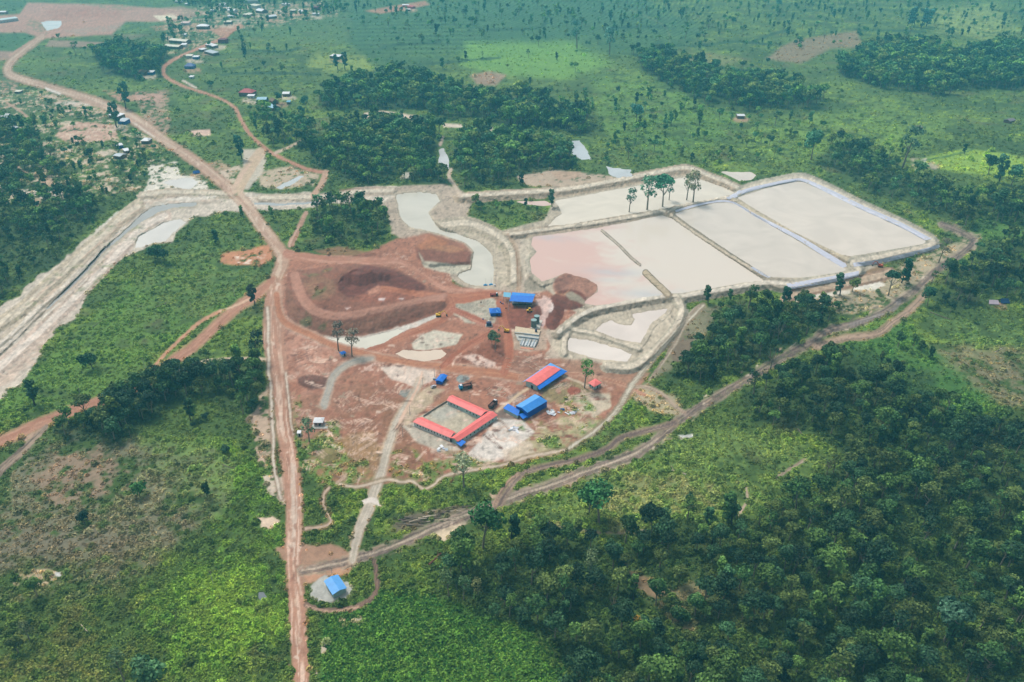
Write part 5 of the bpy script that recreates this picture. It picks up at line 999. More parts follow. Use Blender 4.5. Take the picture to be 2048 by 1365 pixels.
k = (rng.uniform(size=N) < np.clip(vg, 0, 1)**1.5*np.maximum((.25+.75*sst(.34, .60, pn))*(snear(TD, u, v) < .2), .45*(snear(TD, u, v) > .2))*(1-.55*sst(420, 120, v))) & (cl != 3) & (cl < 10) & ((cl == 0) | (vg > .25))
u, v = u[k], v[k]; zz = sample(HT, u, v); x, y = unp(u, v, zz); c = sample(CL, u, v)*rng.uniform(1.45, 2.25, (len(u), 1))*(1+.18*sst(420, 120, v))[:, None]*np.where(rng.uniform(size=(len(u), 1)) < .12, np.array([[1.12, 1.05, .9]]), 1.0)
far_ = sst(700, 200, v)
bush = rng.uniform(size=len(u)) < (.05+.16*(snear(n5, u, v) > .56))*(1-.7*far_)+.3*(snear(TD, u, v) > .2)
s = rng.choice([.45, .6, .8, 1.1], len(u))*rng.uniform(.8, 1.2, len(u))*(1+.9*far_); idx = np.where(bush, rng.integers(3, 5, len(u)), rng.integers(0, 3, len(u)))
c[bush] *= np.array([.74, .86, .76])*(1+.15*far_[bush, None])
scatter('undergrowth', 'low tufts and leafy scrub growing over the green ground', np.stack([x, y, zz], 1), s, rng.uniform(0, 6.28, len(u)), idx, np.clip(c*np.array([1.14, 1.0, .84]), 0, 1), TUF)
print('tufts', len(u))
# the leafy crop at the bottom, in close rows
crop = [(650, 1250), (700, 1215), (770, 1180), (860, 1180), (890, 1215), (950, 1240), (1060, 1250), (1130, 1310), (1150, 1440), (640, 1440)]
cw = np.array([unp(a, b) for a, b in crop]); ang = .5; R2 = np.array([[math.cos(ang), -math.sin(ang)], [math.sin(ang), math.cos(ang)]])
gx, gy = np.meshgrid(np.arange(-260, 260, 1.7), np.arange(-260, 260, 1.35)); gp = np.stack([gx.ravel(), gy.ravel()], 1)@R2.T+cw.mean(0); gp += rng.normal(0, .28, gp.shape)
cu, cv = prj(gp[:, 0], gp[:, 1]); ins = segdist(cu, cv, crop, True) > 0; gp = gp[ins]; cu = cu[ins]; cv = cv[ins]; k = (snear(VEG, cu, cv) > .5) & (rng.uniform(size=len(cu)) < .93); gp = gp[k]; cu = cu[k]; cv = cv[k]
cz = sample(HT, cu, cv); cc = (np.asarray(A(70, 120, 42))[None]*(.6+.9*fbm(gp[:, :1]/18, gp[:, 1:]/18, 3, 61))*rng.uniform(.8, 1.2, (len(gp), 1)))
scatter('crop', 'dense leafy green crop in close rows at the bottom', np.stack([gp[:, 0], gp[:, 1], cz], 1), rng.uniform(.6, 1.0, len(gp)), rng.uniform(0, 6.28, len(gp)), rng.integers(0, 2, len(gp)), cc, TUF[:2])
print('crop', len(gp))
# ------------------------------------------------------------------ buildings, machines and small things
class MB:
    def __init__(s): s.v = []; s.f = []
    def add(s, vs, fs): n = len(s.v); s.v += [tuple(map(float, q)) for q in vs]; s.f += [tuple(i+n for i in q) for q in fs]; return s
    def box(s, x0, x1, y0, y1, z0, z1, tp=1.0):
        cx, cy = (x0+x1)/2, (y0+y1)/2; g = lambda x, y: (cx+(x-cx)*tp, cy+(y-cy)*tp, z1)
        return s.add([(x0, y0, z0), (x1, y0, z0), (x1, y1, z0), (x0, y1, z0), g(x0, y0), g(x1, y0), g(x1, y1), g(x0, y1)], [(0, 3, 2, 1), (4, 5, 6, 7), (0, 1, 5, 4), (1, 2, 6, 5), (2, 3, 7, 6), (3, 0, 4, 7)])
    def slab(s, pts, t=.12):
        """a thick sheet under the polygon pts (counter-clockwise seen from above)"""
        n = len(pts); up = [tuple(p) for p in pts]; dn = [(p[0], p[1], p[2]-t) for p in pts]
        return s.add(up+dn, [tuple(range(n)), tuple(range(2*n-1, n-1, -1))]+[(i, i+n, (i+1) % n+n, (i+1) % n) for i in range(n)])
    def wallring(s, pts, z0, tops):
        n = len(pts); return s.add([(p[0], p[1], z0) for p in pts]+[(p[0], p[1], z) for p, z in zip(pts, tops)], [(i, (i+1) % n, (i+1) % n+n, i+n) for i in range(n)]+[tuple(range(n, 2*n))])
    def tube(s, pts, rads, k=8, cap=True):
        v, f = tube_arrays(pts, rads, k); n = len(v)
        if cap: f = f+[tuple(range(k-1, -1, -1)), tuple(range(n-k, n))]
        return s.add(v, f)
    def wheel(s, x, y, z, r, w): return s.tube([(x, y-w/2, z), (x, y+w/2, z)], [r, r], 12)
    def build(s, name, mat, parent=None, smooth=False):
        me = bpy.data.meshes.new(name); me.from_pydata(s.v, [], s.f); me.materials.append(mat)
        bm = bmesh.new(); bm.from_mesh(me); bmesh.ops.recalc_face_normals(bm, faces=bm.faces); bm.to_mesh(me); bm.free()
        if smooth: me.polygons.foreach_set('use_smooth', np.ones(len(me.polygons), bool))
        o = bpy.data.objects.new(name, me); COL.objects.link(o); o.parent = parent; return o
def thing(name, label, cat, loc, rz=0, group=None):
    o = bpy.data.objects.new(name, None); COL.objects.link(o); o.location = loc; o.rotation_euler = (0, 0, rz); o.empty_display_size = 1
    o['label'] = label; o['category'] = cat
    if group: o['group'] = group
    return o
def tag(o, label, cat, group=None):
    o['label'] = label; o['category'] = cat
    if group: o['group'] = group
    return o
def head(a, b): d = b-a; return math.atan2(d.y, d.x)
MT_ = {}
def MM(key, c=None, rough=.6, metal=0.0, noise=.06, scale=.6):
    if key not in MT_: MT_[key] = plain_mat(key, A(*c), rough, metal, noise, scale)
    return MT_[key]
def tin(key, c, pitch=1.0):
    """painted corrugated sheet"""
    if key in MT_: return MT_[key]
    m = plain_mat(key, A(*c), .5, 0, .10, .35); nt = m.node_tree; b = nt.nodes['Principled BSDF']
    tc = node(nt, 'ShaderNodeTexCoord'); w = node(nt, 'ShaderNodeTexWave'); w.inputs['Scale'].default_value = 1.2; w.inputs['Distortion'].default_value = 0
    bp = node(nt, 'ShaderNodeBump'); bp.inputs['Strength'].default_value = .25; bp.inputs['Distance'].default_value = .06
    nt.links.new(tc.outputs['Object'], w.inputs[0]); nt.links.new(w.outputs['Fac'], bp.inputs['Height']); nt.links.new(bp.outputs[0], b.inputs['Normal']); MT_[key] = m; return m
RED = tin('red_roof_sheet', (250, 122, 116)); BLU = tin('blue_roof_sheet', (14, 118, 224)); LBL = tin('light_blue_roof_sheet', (98, 172, 240)); BLM = tin('mid_blue_roof_sheet', (56, 146, 232))
WHT = MM('white_roof_sheet', (236, 238, 240), .5); CRM = MM('cream_roof_sheet', (226, 222, 200), .6); GRS = MM('grey_zinc_sheet', (176, 186, 192), .5, .2); DBL = MM('blue_wall_sheet', (10, 84, 190), .5)
WALL = MM('pale_green_wall', (172, 200, 196), .8); WGR = MM('grey_white_wall', (204, 208, 206), .8); WTB = MM('timber_wall', (120, 96, 80), .9, 0, .2); CON = MM('concrete', (190, 188, 178), .9, 0, .12); DRK = MM('dark_opening', (24, 28, 34), .5)
GLS = MM('window_glass', (34, 44, 58), .15); PNK = MM('faded_red_roof', (196, 92, 96), .7); MAR = MM('maroon_roof', (128, 52, 70), .7); BRN = MM('brown_thatch', (140, 116, 96), .95, 0, .2); PUR = MM('dusky_blue_roof', (74, 106, 168), .6)
YEL = MM('yellow_paint', (236, 190, 40), .4); ORG = MM('orange_paint', (206, 96, 52), .4); BLK = MM('black_rubber', (34, 34, 34), .9); STL = MM('dull_steel', (120, 122, 124), .5, .5); LIN = MM('lavender_liner', (204, 204, 216), .45, 0, .08, .4)
TGR = MM('grey_green_tank', (98, 128, 124), .5, 0, .1); TRB = MM('truck_blue', (40, 172, 220), .35); SOILM = MM('loose_brown_soil', (120, 78, 62), .95, 0, .2, 1.5); TBL = MM('blue_tarpaulin', (34, 92, 170), .55, 0, .1); WOOD = MM('bleached_wood', (206, 190, 168), .9, 0, .15, 1.0); GWD = MM('grey_dead_wood', (128, 116, 104), .95, 0, .2, 1.0); ORC = MM('orange_clay_strip', (214, 150, 122), .9)
def quadroof(mb, a, b, c, d, rise, oh=0.0, t=.14):
    """gable roof over eave corners a,b (one eave), c,d (other eave); ridge runs from mid(a,d) to mid(b,c)"""
    r0, r1 = (a+d)/2+Vector((0, 0, rise)), (b+c)/2+Vector((0, 0, rise)); mb.slab([a, b, r1, r0], t); mb.slab([r0, r1, c, d], t); return r0, r1
def inset(pts, k):
    c = sum(pts, Vector())/len(pts); return [p+(c-p).normalized()*k for p in pts]
def face_windows(root, p, q, z, n, w, h, mat=GLS, name='window', off=.05, t0=.06, t1=.94, skip=()):
    d = (q-p); L = d.length; u = d/L; nrm = Vector((u.y, -u.x, 0))
    if nrm.dot(-(p+root.location)) < 0: nrm = -nrm
    for i in range(n):
        if i in skip: continue
        c = p+d*(t0+(t1-t0)*(i+.5)/n)+nrm*off; m = MB(); a = c-u*w/2; b = c+u*w/2
        f = [Vector((x.x, x.y, zz)) for x, zz in ((a, z), (b, z), (b, z+h), (a, z+h))]; m.add([x for x in f]+[x-nrm*.12 for x in f], [(0, 1, 2, 3), (7, 6, 5, 4), (0, 4, 5, 1), (1, 5, 6, 2), (2, 6, 7, 3), (3, 7, 4, 0)])
        m.build(name, mat, root)
# U-shaped quarters
def Lc(root, u, v, z): return P(u, v, z)-root.location
r = thing('quarters', 'long red roofed quarters of three wings around a gravel court', 'building', P(915, 842))
wings = [((825.6, 844.2), (900.8, 876.4), (911.6, 864.7), (844, 834.5)), ((915.5, 883.8), (995.5, 830.5), (978, 822.5), (900.8, 876.4)), ((893, 801), (962, 832.5), (977, 822.2), (904.7, 790.3))]
for k, w in enumerate(wings):
    c = [Lc(r, *q, 3.0+.06*k) for q in w]; m = MB(); quadroof(m, *c, 1.15); m.build('roof', RED, r)
    g = inset(c, .7); m = MB(); m.wallring(g, -.3, [2.85]*4); m.build('wall', WALL if k else WGR, r)
    ridge0, ridge1 = (c[0]+c[3])/2, (c[1]+c[2])/2
    m = MB()
    for e0, e1, rp in ((g[0], g[3], ridge0), (g[1], g[2], ridge1)): m.add([e0, e1, Vector(((e0.x+e1.x)/2, (e0.y+e1.y)/2, 3.75))], [(0, 1, 2)])
    m.build('gable', WGR, r); face_windows(r, g[0], g[1], 1.2, 11 if k == 0 else 9, .8, 1.1, skip=() if k != 2 else (3, 4))
    m = MB(); o_ = inset(c, -.5); m.slab([Vector((q.x, q.y, .18)) for q in o_], .5); m.build('plinth', CON, r)
g0, g1 = [Lc(r, *q, 0) for q in ((900, 884), (904, 886))]; face_windows(r, g0, g1, .1, 1, 1.2, 2.3, DRK, 'door', .1)
c = [Lc(r, 912, 885, 2.6), Lc(r, 921.5, 893.5, 2.2), Lc(r, 932, 884.5, 2.2), Lc(r, 924, 879, 2.6)]; m = MB(); m.slab(c, .12); m.build('porch_roof', BLU, r)
m = MB(); [m.box(q.x-.08, q.x+.08, q.y-.08, q.y+.08, -.2, q.z-.1) for q in (c[1], c[2])]; m.build('porch_post', STL, r)
def lowwall(pts, h, w, mat, nm, lab, cat):
    a = P(*pts[0]); t = thing(nm, lab, cat, a)
    for p, q in zip(pts[:-1], pts[1:]):
        p_, q_ = P(*p)-a, P(*q)-a; n = Vector(((q_-p_).y, -(q_-p_).x, 0)).normalized()*w/2; m = MB()
        m.add([p_-n, q_-n, q_+n, p_+n]+[x+Vector((0, 0, h)) for x in (p_-n, q_-n, q_+n, p_+n)], [(0, 1, 2, 3), (4, 5, 6, 7), (0, 1, 5, 4), (1, 2, 6, 5), (2, 3, 7, 6), (3, 0, 4, 7)]); m.build('panel', mat, t)
    return t
lowwall([(847, 834), (870, 819), (894, 804)], 1.1, .25, MM('grey_block', (150, 140, 126), .9), 'court_wall', 'low wall closing the open side of the gravel court', 'wall')
# canteen with blue lean-tos
r = thing('canteen', 'long red roofed hall with blue lean-to roofs on its sides', 'building', P(1086, 756))
c = [Lc(r, *q, 4.2) for q in ((1050.5, 762), (1095.6, 731.5), (1121.4, 739), (1074, 772.3))]
m = MB(); quadroof(m, *c, .8); m.build('roof', RED, r)
g = inset(c, .5); m = MB(); m.wallring(g, -.3, [4.05]*4); m.build('wall', WALL, r)
m = MB(); m.add([g[0], g[3], Vector(((g[0].x+g[3].x)/2, (g[0].y+g[3].y)/2, 4.7))], [(0, 1, 2)]); m.build('gable', WALL, r)
for (i, o_) in ((((1074, 772.3), (1121.4, 739)), ((1078.5, 780.5), (1134.8, 743))), (((1121.4, 739), (1095.6, 731.5)), ((1134.8, 743), (1101, 726))), (((1095.6, 731.5), (1050.5, 762)), ((1101, 726), (1044.5, 764.5)))):
    q = [Lc(r, *i[0], 3.9), Lc(r, *o_[0], 2.9), Lc(r, *o_[1], 2.9), Lc(r, *i[1], 3.9)]; m = MB(); m.slab(q, .12); m.build('lean_to_roof', BLU if o_[0] == (1078.5, 780.5) else LBL, r)
    m = MB(); [m.box(x.x-.1, x.x+.1, x.y-.1, x.y+.1, -.3, 2.75) for x in (q[1]*.98+q[2]*.02, q[1]*.66+q[2]*.34, q[1]*.33+q[2]*.67)]; m.build('post', STL, r)
face_windows(r, g[3], g[0], 0, 1, 1.8, 2.6, DRK, 'door', .08, .3, .6); face_windows(r, g[3], g[2], 1.1, 7, 1.2, 1.2)
# blue barn
r = thing('barn', 'tall blue metal barn with three-faced roof and blue lean-to', 'building', P(1062, 824))
E0, E1 = Lc(r, 1031, 812, 4.6), Lc(r, 1069.8, 788.6, 4.6); R0, R1 = Lc(r, 1043, 815.8, 6.2), Lc(r, 1080.5, 793.5, 6.2); F0, F1 = Lc(r, 1054.8, 826, 4.6), Lc(r, 1095, 802.4, 4.6)
m = MB(); m.slab([E0, E1, R1, R0][::-1], .12); m.build('roof', LBL, r); m = MB(); m.slab([R0, R1, F1, F0][::-1], .12); m.build('roof', BLM, r)
g = [E0, F0, F1, E1]; gi = inset(g, .35); m = MB(); m.wallring(gi, -.3, [4.5]*4)
for a, b, t_ in ((gi[0], gi[1], R0), (gi[3], gi[2], R1)): m.add([a+Vector((0, 0, -.1)), b+Vector((0, 0, -.1)), Vector(((a.x+b.x)/2, (a.y+b.y)/2, 6.0))], [(0, 1, 2)])
m.build('wall', DBL, r); face_windows(r, gi[0], gi[1], 0, 1, 3.4, 3.6, DRK, 'door', .06, .2, .8)
q = [Lc(r, 1016, 807.5, 3.0), Lc(r, 1006, 816.5, 2.4), Lc(r, 1036, 832.5, 2.4), Lc(r, 1040, 821, 3.0)]; m = MB(); m.slab(q, .14); m.build('lean_to_roof', BLU, r)
w_ = inset(q, .5); m = MB(); m.wallring(w_, -.3, [2.8, 2.2, 2.2, 2.8]); m.build('lean_to_wall', WALL, r)
q = [Lc(r, 1037, 829, 2.2), Lc(r, 1046, 838.5, 1.8), Lc(r, 1056, 833, 1.8), Lc(r, 1050, 825, 2.2)]; m = MB(); m.slab(q, .14); m.build('canopy', BLU, r)
# little red hut
r = thing('hut', 'little square hut with bright red pyramid roof near the pale drain', 'hut', P(1190, 776))
c = [Lc(r, *q, 2.8) for q in ((1176, 765.8), (1188.5, 774.6), (1203.4, 766), (1191, 757))]; ap = sum(c, Vector())/4+Vector((0, 0, 1.1)); m = MB()
for i in range(4): m.slab([c[i], c[(i+1) % 4], ap], .1)
m.build('roof', RED, r); g = inset(c, .6); m = MB(); m.wallring(g, -.3, [2.7]*4); m.build('wall', WALL, r); face_windows(r, g[0], g[1], 1, 2, .8, 1); face_windows(r, g[1], g[2], 0, 1, .9, 2, DRK, 'door')
def house(a, b, width, eave, rise, label, rm, wm, cat='house', name='house', kind='gable', nwin=0, oh=.5, group=None, door=True, z=None):
    A_, B_ = G(*a), G(*b); c = (A_+B_)/2; L = (B_-A_).length; r = thing(name, label, cat, c, head(A_, B_), group); hx, hy = L/2, width/2; e = eave
    m = MB(); V3 = Vector
    if kind == 'gable': quadroof(m, V3((-hx-oh, -hy-oh, e)), V3((hx+oh, -hy-oh, e)), V3((hx+oh, hy+oh, e)), V3((-hx-oh, hy+oh, e)), rise)
    elif kind == 'hip':
        k = min(hx*.6, hy); p = [V3((-hx-oh, -hy-oh, e)), V3((hx+oh, -hy-oh, e)), V3((hx+oh, hy+oh, e)), V3((-hx-oh, hy+oh, e))]; q0, q1 = V3((-hx+k, 0, e+rise)), V3((hx-k, 0, e+rise))
        m.slab([p[0], p[1], q1, q0], .1).slab([p[1], p[2], q1], .1).slab([p[2], p[3], q0, q1], .1).slab([p[3], p[0], q0], .1)
    else: m.slab([V3((-hx-oh, -hy-oh, e)), V3((hx+oh, -hy-oh, e)), V3((hx+oh, hy+oh, e+rise)), V3((-hx-oh, hy+oh, e+rise))], .12)
    m.build('roof', rm, r); m = MB(); m.box(-hx, hx, -hy, hy, -.4, e-.08)
    if kind == 'gable':
        for x in (-hx, hx): m.add([(x, -hy, e-.08), (x, hy, e-.08), (x, 0, e+rise*.86)], [(0, 1, 2)])
    m.build('wall', wm, r)
    rt = r.rotation_euler.z
    for s_ in (-1, 1):
        for i in range(nwin):
            x = -hx+L*(i+.5)/nwin; mm = MB(); mm.box(x-.45, x+.45, s_*hy-.06, s_*hy+.06, 1.0, 2.0); mm.build('window', GLS, r)
    if door:
        s_ = -1 if (math.cos(rt) > 0) else 1; mm = MB(); mm.box(-.5+hx*.3, .5+hx*.3, s_*hy-.08, s_*hy+.08, 0, 1.95); mm.build('door', DRK, r)
    return r
# gatehouse at the bottom, sheds of the yard
house((664, 1166), (680, 1191), 6.2, 3.0, .8, 'small pale walled house with bright blue roof on a gravel pad', LBL, WALL, 'house', nwin=3)
house((878, 769), (888, 757), 4.2, 2.6, .7, 'bright blue gabled shed beside the drying puddle', BLU, DBL, 'shed', 'shed')
house((682, 713), (690, 710), 3.2, 2.3, .5, 'small blue roofed shelter between two thin grey trees', BLU, WGR, 'shelter', 'shelter', oh=.3)
house((630, 848), (647, 848), 4.6, 2.8, 1.2, 'white hipped roof house on a concrete apron by the main road', WHT, MM('rose_wall', (176, 150, 146), .8), 'house', kind='hip', nwin=2)
house((596, 871), (602.5, 871), 2.2, 2.4, .4, 'tiny white box hut beside the main road', WHT, WGR, 'hut', 'hut', kind='shed', oh=.2)
m = MB(); a = P(640, 857); r = thing('concrete_apron', 'flat concrete apron in front of the white hipped house', 'slab', a); m.slab([P(*q)-a+Vector((0, 0, .2)) for q in ((622, 858), (655, 858), (657, 848), (626, 848))], .5); m.build('slab', CON, r)
h_ = house((980.5, 629), (1000, 628), 7.0, 3.0, 2.2, 'square blue hipped hut with one pale roof face on the grey clay', BLU, DBL, 'hut', 'hut', kind='hip', oh=.6)
m = MB(); m.slab([Vector((.6, -3.2, 3.75)), Vector((3.6, -3.0, 3.35)), Vector((3.2, .8, 4.9)), Vector((1.0, .8, 5.3))], .1); m.build('roof_patch', LBL, h_)
r = thing('container', 'dark blue box container on a pale base by the haul road', 'container', P(978, 652), .05); m = MB(); m.box(-1.9, 1.9, -1.3, 1.3, .5, 3.0); m.build('body', MM('navy_box', (30, 50, 92), .5), r); m = MB(); m.box(-2.6, 2.6, -1.9, 1.9, -.2, .5); m.build('base', CON, r); m = MB(); m.box(-.5, .5, .6, 1.2, 3.0, 3.8); m.build('tank', WHT, r)
# plant shed
r = thing('plant_shed', 'large open sided blue shed of the washing plant', 'shed', P(1042, 606))
E0, E1 = Lc(r, 1018.5, 602.6, 5.2), Lc(r, 1064.4, 605.3, 5.2); R0, R1 = Lc(r, 1022.6, 590.6, 6.6), Lc(r, 1069, 592.4, 6.6); F0, F1 = Lc(r, 1024.4, 584.8, 5.6), Lc(r, 1071.2, 588.4, 5.6)
m = MB(); m.slab([E0, E1, R1, R0], .12); m.build('roof', BLU, r); m = MB(); m.slab([R0, R1, F1, F0], .12); m.build('roof', BLM, r)
for t_ in np.linspace(0.03, .97, 6):
    for (a, b) in ((E0, E1), (F0, F1)):
        q = a*(1-t_)+b*t_; m = MB(); m.box(q.x-.14, q.x+.14, q.y-.14, q.y+.14, -.3, q.z-.1); m.build('post', STL, r)
q = [Lc(r, 1006.8, 593.6, 4.2), Lc(r, 1021.5, 595.4, 4.2), Lc(r, 1022.5, 586, 4.9), Lc(r, 1007.4, 584.8, 4.9)]
for k in range(3):
    f0, f1 = k/3, (k+1)/3-.03; m = MB(); m.slab([q[0].lerp(q[3], f0), q[1].lerp(q[2], f0), q[1].lerp(q[2], f1)+Vector((0, 0, .25)), q[0].lerp(q[3], f1)+Vector((0, 0, .25))], .1); m.build('annex_roof', MM('pale_teal_sheet', (112, 186, 216), .5), r)
m = MB(); [m.box(x.x-.12, x.x+.12, x.y-.12, x.y+.12, -.3, x.z-.1) for x in inset(q, .3)]; m.build('annex_post', STL, r)
mid = (E0+E1+F0+F1)/4; m = MB(); m.box(mid.x-5, mid.x+2, mid.y-2.2, mid.y+1.5, -.3, 2.6); m.box(mid.x+3, mid.x+6.5, mid.y-2.5, mid.y+1, -.3, 3.4); m.build('washing_machine', GRS, r)
m = MB(); m.box(mid.x-7.5, mid.x+7.5, mid.y-3.6, mid.y-2.9, .8, 1.3); m.build('conveyor', DRK, r)
m = MB(); m.tube([(mid.x-8, mid.y-2, 1.6), (mid.x-3, mid.y-2, 1.6)], [1.1, 1.1], 12); m.build('drum', GRS, r, True)
# tanks, basins
for k, (u, v, h, rd, lab) in enumerate(((1067.5, 654, 5.6, 2.1, 'nearer of two grey-green tanks on the concrete basin'), (1073.5, 646, 5.6, 2.0, 'farther of two grey-green tanks on the concrete basin'))):
    r = thing('tank', lab, 'tank', P(u, v, .4), 0, 'grey-green tanks'); m = MB(); m.tube([(0, 0, 0), (0, 0, h)], [rd, rd], 20); m.build('shell', TGR, r, False)
    m = MB(); m.tube([(0, 0, h), (0, 0, h+.3), (0, 0, h+.35)], [rd*1.05, rd*1.05, rd*.3], 20); m.build('lid', MM('pale_tank_lid', (150, 178, 176), .5), r); m = MB(); [m.tube([(0, 0, z), (0, 0, z+.18)], [rd*1.03, rd*1.03], 20) for z in (1.2, 3.2)]; m.build('band', STL, r)
    m = MB(); m.box(-rd*.2, rd*.2, -rd-.15, -rd-.02, .2, h); m.build('ladder', STL, r)
a = P(1056, 672); r = thing('concrete_basin', 'stepped concrete basin with five pale channels south of the tanks', 'basin', a)
def pslab(par, nm, quad, z, t, mat): m = MB(); m.slab([P(*q, z)-a for q in quad], t); return m.build(nm, mat, par)
pslab(r, 'slab', [(1061, 657), (1079, 658), (1085, 641), (1070, 639)], .55, .8, MM('pale_concrete', (214, 208, 194), .9)); pslab(r, 'slab', [(1029, 666), (1078, 670), (1081, 661), (1031, 653)], 1.3, 1.7, MM('stained_concrete', (216, 198, 168), .9, 0, .14))
pslab(r, 'floor', [(1036, 681), (1076, 685), (1079, 671), (1030, 668)], .5, .8, CON); pslab(r, 'floor', [(1040, 692), (1071, 696), (1079, 676), (1038, 675)], .25, .6, MM('grey_concrete', (172, 170, 162), .9))
for k in range(6):
    f = k/5; p, q = (1041+f*29, 691.5+f*3.8), (1046+f*30, 678.5+f*3.5); A_, B_ = P(*p)-a, P(*q)-a; n = Vector(((B_-A_).y, -(B_-A_).x, 0)).normalized()*.28; m = MB()
    m.slab([x+Vector((0, 0, 1.0)) for x in (A_-n, A_+n, B_+n, B_-n)], .9); m.build('channel_wall', STL if k % 2 else GRS, r)
    if k < 5:
        d = Vector((P(1047, 692)-P(1041, 691.5)))*.5; m = MB(); w2 = n*3.6; m.slab([x+d+Vector((0, 0, .4)) for x in (A_-w2, A_+w2, B_+w2, B_-w2)], .1); m.build('channel', MM('white_channel', (214, 216, 214), .6), r)
for (p, q) in (((1029, 668), (1078, 674)), ((1037, 676), (1077, 681))):
    A_, B_ = P(*p)-a, P(*q)-a; n = Vector(((B_-A_).y, -(B_-A_).x, 0)).normalized()*.25; m = MB(); m.slab([x+Vector((0, 0, 1.5)) for x in (A_-n, A_+n, B_+n, B_-n)], 1.4); m.build('basin_wall', GRS, r)
pslab(r, 'strip', [(1041, 697), (1066, 700), (1067, 697), (1042, 694)], .2, .4, ORC)
m = MB(); q = P(1072, 667)-a; m.box(q.x-.7, q.x+.7, q.y-.7, q.y+.7, 0, 3.0); m.build('pump_box', MM('navy_box'), r)
# ------------------------------------------------------------------ vehicles and machines
def dump_truck(u, v, rz, label, cabm, bedm, loadm, s=1.0, cat='truck'):
    r = thing('dump_truck', label, cat, G(u, v), rz); r.scale = (s,)*3
    m = MB(); m.box(-3.4, 3.2, -.5, .5, .7, 1.0); m.build('chassis', STL, r)
    m = MB(); m.box(1.7, 3.5, -1.15, 1.15, .8, 1.9).box(1.7, 3.2, -1.1, 1.1, 1.9, 2.7, .86); m.build('cab', cabm, r)
    m = MB(); m.box(2.95, 3.32, -.9, .9, 1.95, 2.55); m.build('windscreen', GLS, r)
    m = MB(); m.box(1.9, 3.0, -.85, .85, 2.7, 2.78); m.build('cab_roof', WHT, r)
    m = MB(); m.box(-3.5, 1.5, -1.25, 1.25, 1.05, 1.2).box(-3.5, 1.5, -1.25, -1.13, 1.2, 2.1).box(-3.5, 1.5, 1.13, 1.25, 1.2, 2.1).box(-3.5, -3.38, -1.13, 1.13, 1.2, 2.0).box(1.38, 1.5, -1.13, 1.13, 1.2, 2.5); m.build('bed', bedm, r)
    m = MB(); m.box(-3.35, 1.35, -1.1, 1.1, 1.2, 1.95, .7); m.build('load', loadm, r)
    for x in (2.5, -1.5, -2.7):
        for y in (-1.0, 1.0): m = MB(); m.wheel(x, y, .55, .55, .4); m.build('wheel', BLK, r)
    return r
dump_truck(931, 777, math.pi+.35, 'blue tipper truck with brown bed on the red yard', TRB, MM('brown_steel', (86, 56, 52), .7), SOILM, 1.25)
r = dump_truck(986, 812, 1.05, 'dark brown tipper with white cab roof behind the red quarters', MM('dark_blue_cab', (40, 48, 70), .5), MM('brown_steel'), MM('brown_load', (98, 64, 54), .9), 1.1)
def digger(u, v, rz, label, paint_, arm_rz=0, s=1.0):
    r = thing('excavator', label, 'excavator', G(u, v), rz); r.scale = (s,)*3
    for y in (-1.1, 1.1): m = MB(); m.box(-1.9, 1.9, y-.35, y+.35, 0, .85, .92); m.build('track', BLK, r)
    m = MB(); m.box(-1.9, 1.5, -1.3, 1.3, .95, 1.75).box(-2.1, -.4, -1.25, 1.25, 1.75, 2.2, .9); m.build('body', paint_, r)
    c = MB(); c.box(.1, 1.5, .2, 1.3, 1.75, 3.0, .88); c = c.build('cab', paint_, r); m = MB(); m.box(1.42, 1.52, .35, 1.15, 1.95, 2.75); m.build('window', GLS, c)
    m = MB(); m.tube([(1.2, -.2, 1.7), (3.0, -.2, 4.2), (4.8, -.2, 4.4)], [.34, .38, .26], 6); m.build('boom', paint_, r)
    m = MB(); m.tube([(4.7, -.2, 4.5), (6.4, -.2, 1.6)], [.26, .2], 6); m.build('arm', paint_, r)
    m = MB(); m.add([(6.0, -.8, 1.7), (6.9, -.8, 1.2), (6.6, -.8, .3), (5.6, -.8, .5), (6.0, .4, 1.7), (6.9, .4, 1.2), (6.6, .4, .3), (5.6, .4, .5)], [(0, 1, 2, 3), (4, 7, 6, 5), (0, 4, 5, 1), (1, 5, 6, 2), (2, 6, 7, 3)]); m.build('bucket', STL, r)
    return r
digger(877, 633, .1, 'yellow excavator at the foot of the spoil heap', YEL)
digger(1760, 534, 2.9, 'orange excavator on the brown soil ramp by the liner', ORG)
digger(1013, 664, math.pi-.25, 'yellow excavator reaching left over the red haul road', YEL, s=.95)
r = thing('wheel_loader', 'yellow wheel loader in front of the blue plant shed', 'loader', G(1060, 624), .1)
m = MB(); m.box(-2.6, -.4, -.9, .9, .9, 1.9, .9).box(-.4, 1.3, -.6, .6, .8, 1.4); m.build('body', YEL, r); m = MB(); m.box(-1.0, .3, -.75, .75, 1.9, 3.1, .9); m.build('cab', DRK, r); m = MB(); m.box(-1.2, .45, -.85, .85, 3.1, 3.25); m.build('cab_roof', YEL, r)
m = MB(); [m.tube([(.6, y, 1.5), (2.0, y, 1.2), (2.8, y, .6)], [.14, .14, .12], 5) for y in (-.5, .5)]; m.build('lift_arm', YEL, r); m = MB(); m.box(2.7, 3.6, -1.3, 1.3, .15, .3).box(2.7, 2.85, -1.3, 1.3, .3, 1.1); m.build('bucket', STL, r)
for x in (-1.7, 1.0):
    for y in (-1.0, 1.0): m = MB(); m.wheel(x, y, .7, .7, .5); m.build('wheel', BLK, r)
r = dump_truck(988, 592, .1, 'small green truck with red body beside the river channel', MM('green_paint', (36, 96, 88), .5), MM('red_paint', (196, 66, 62), .5), MM('rose_load', (170, 110, 96), .9), .9)
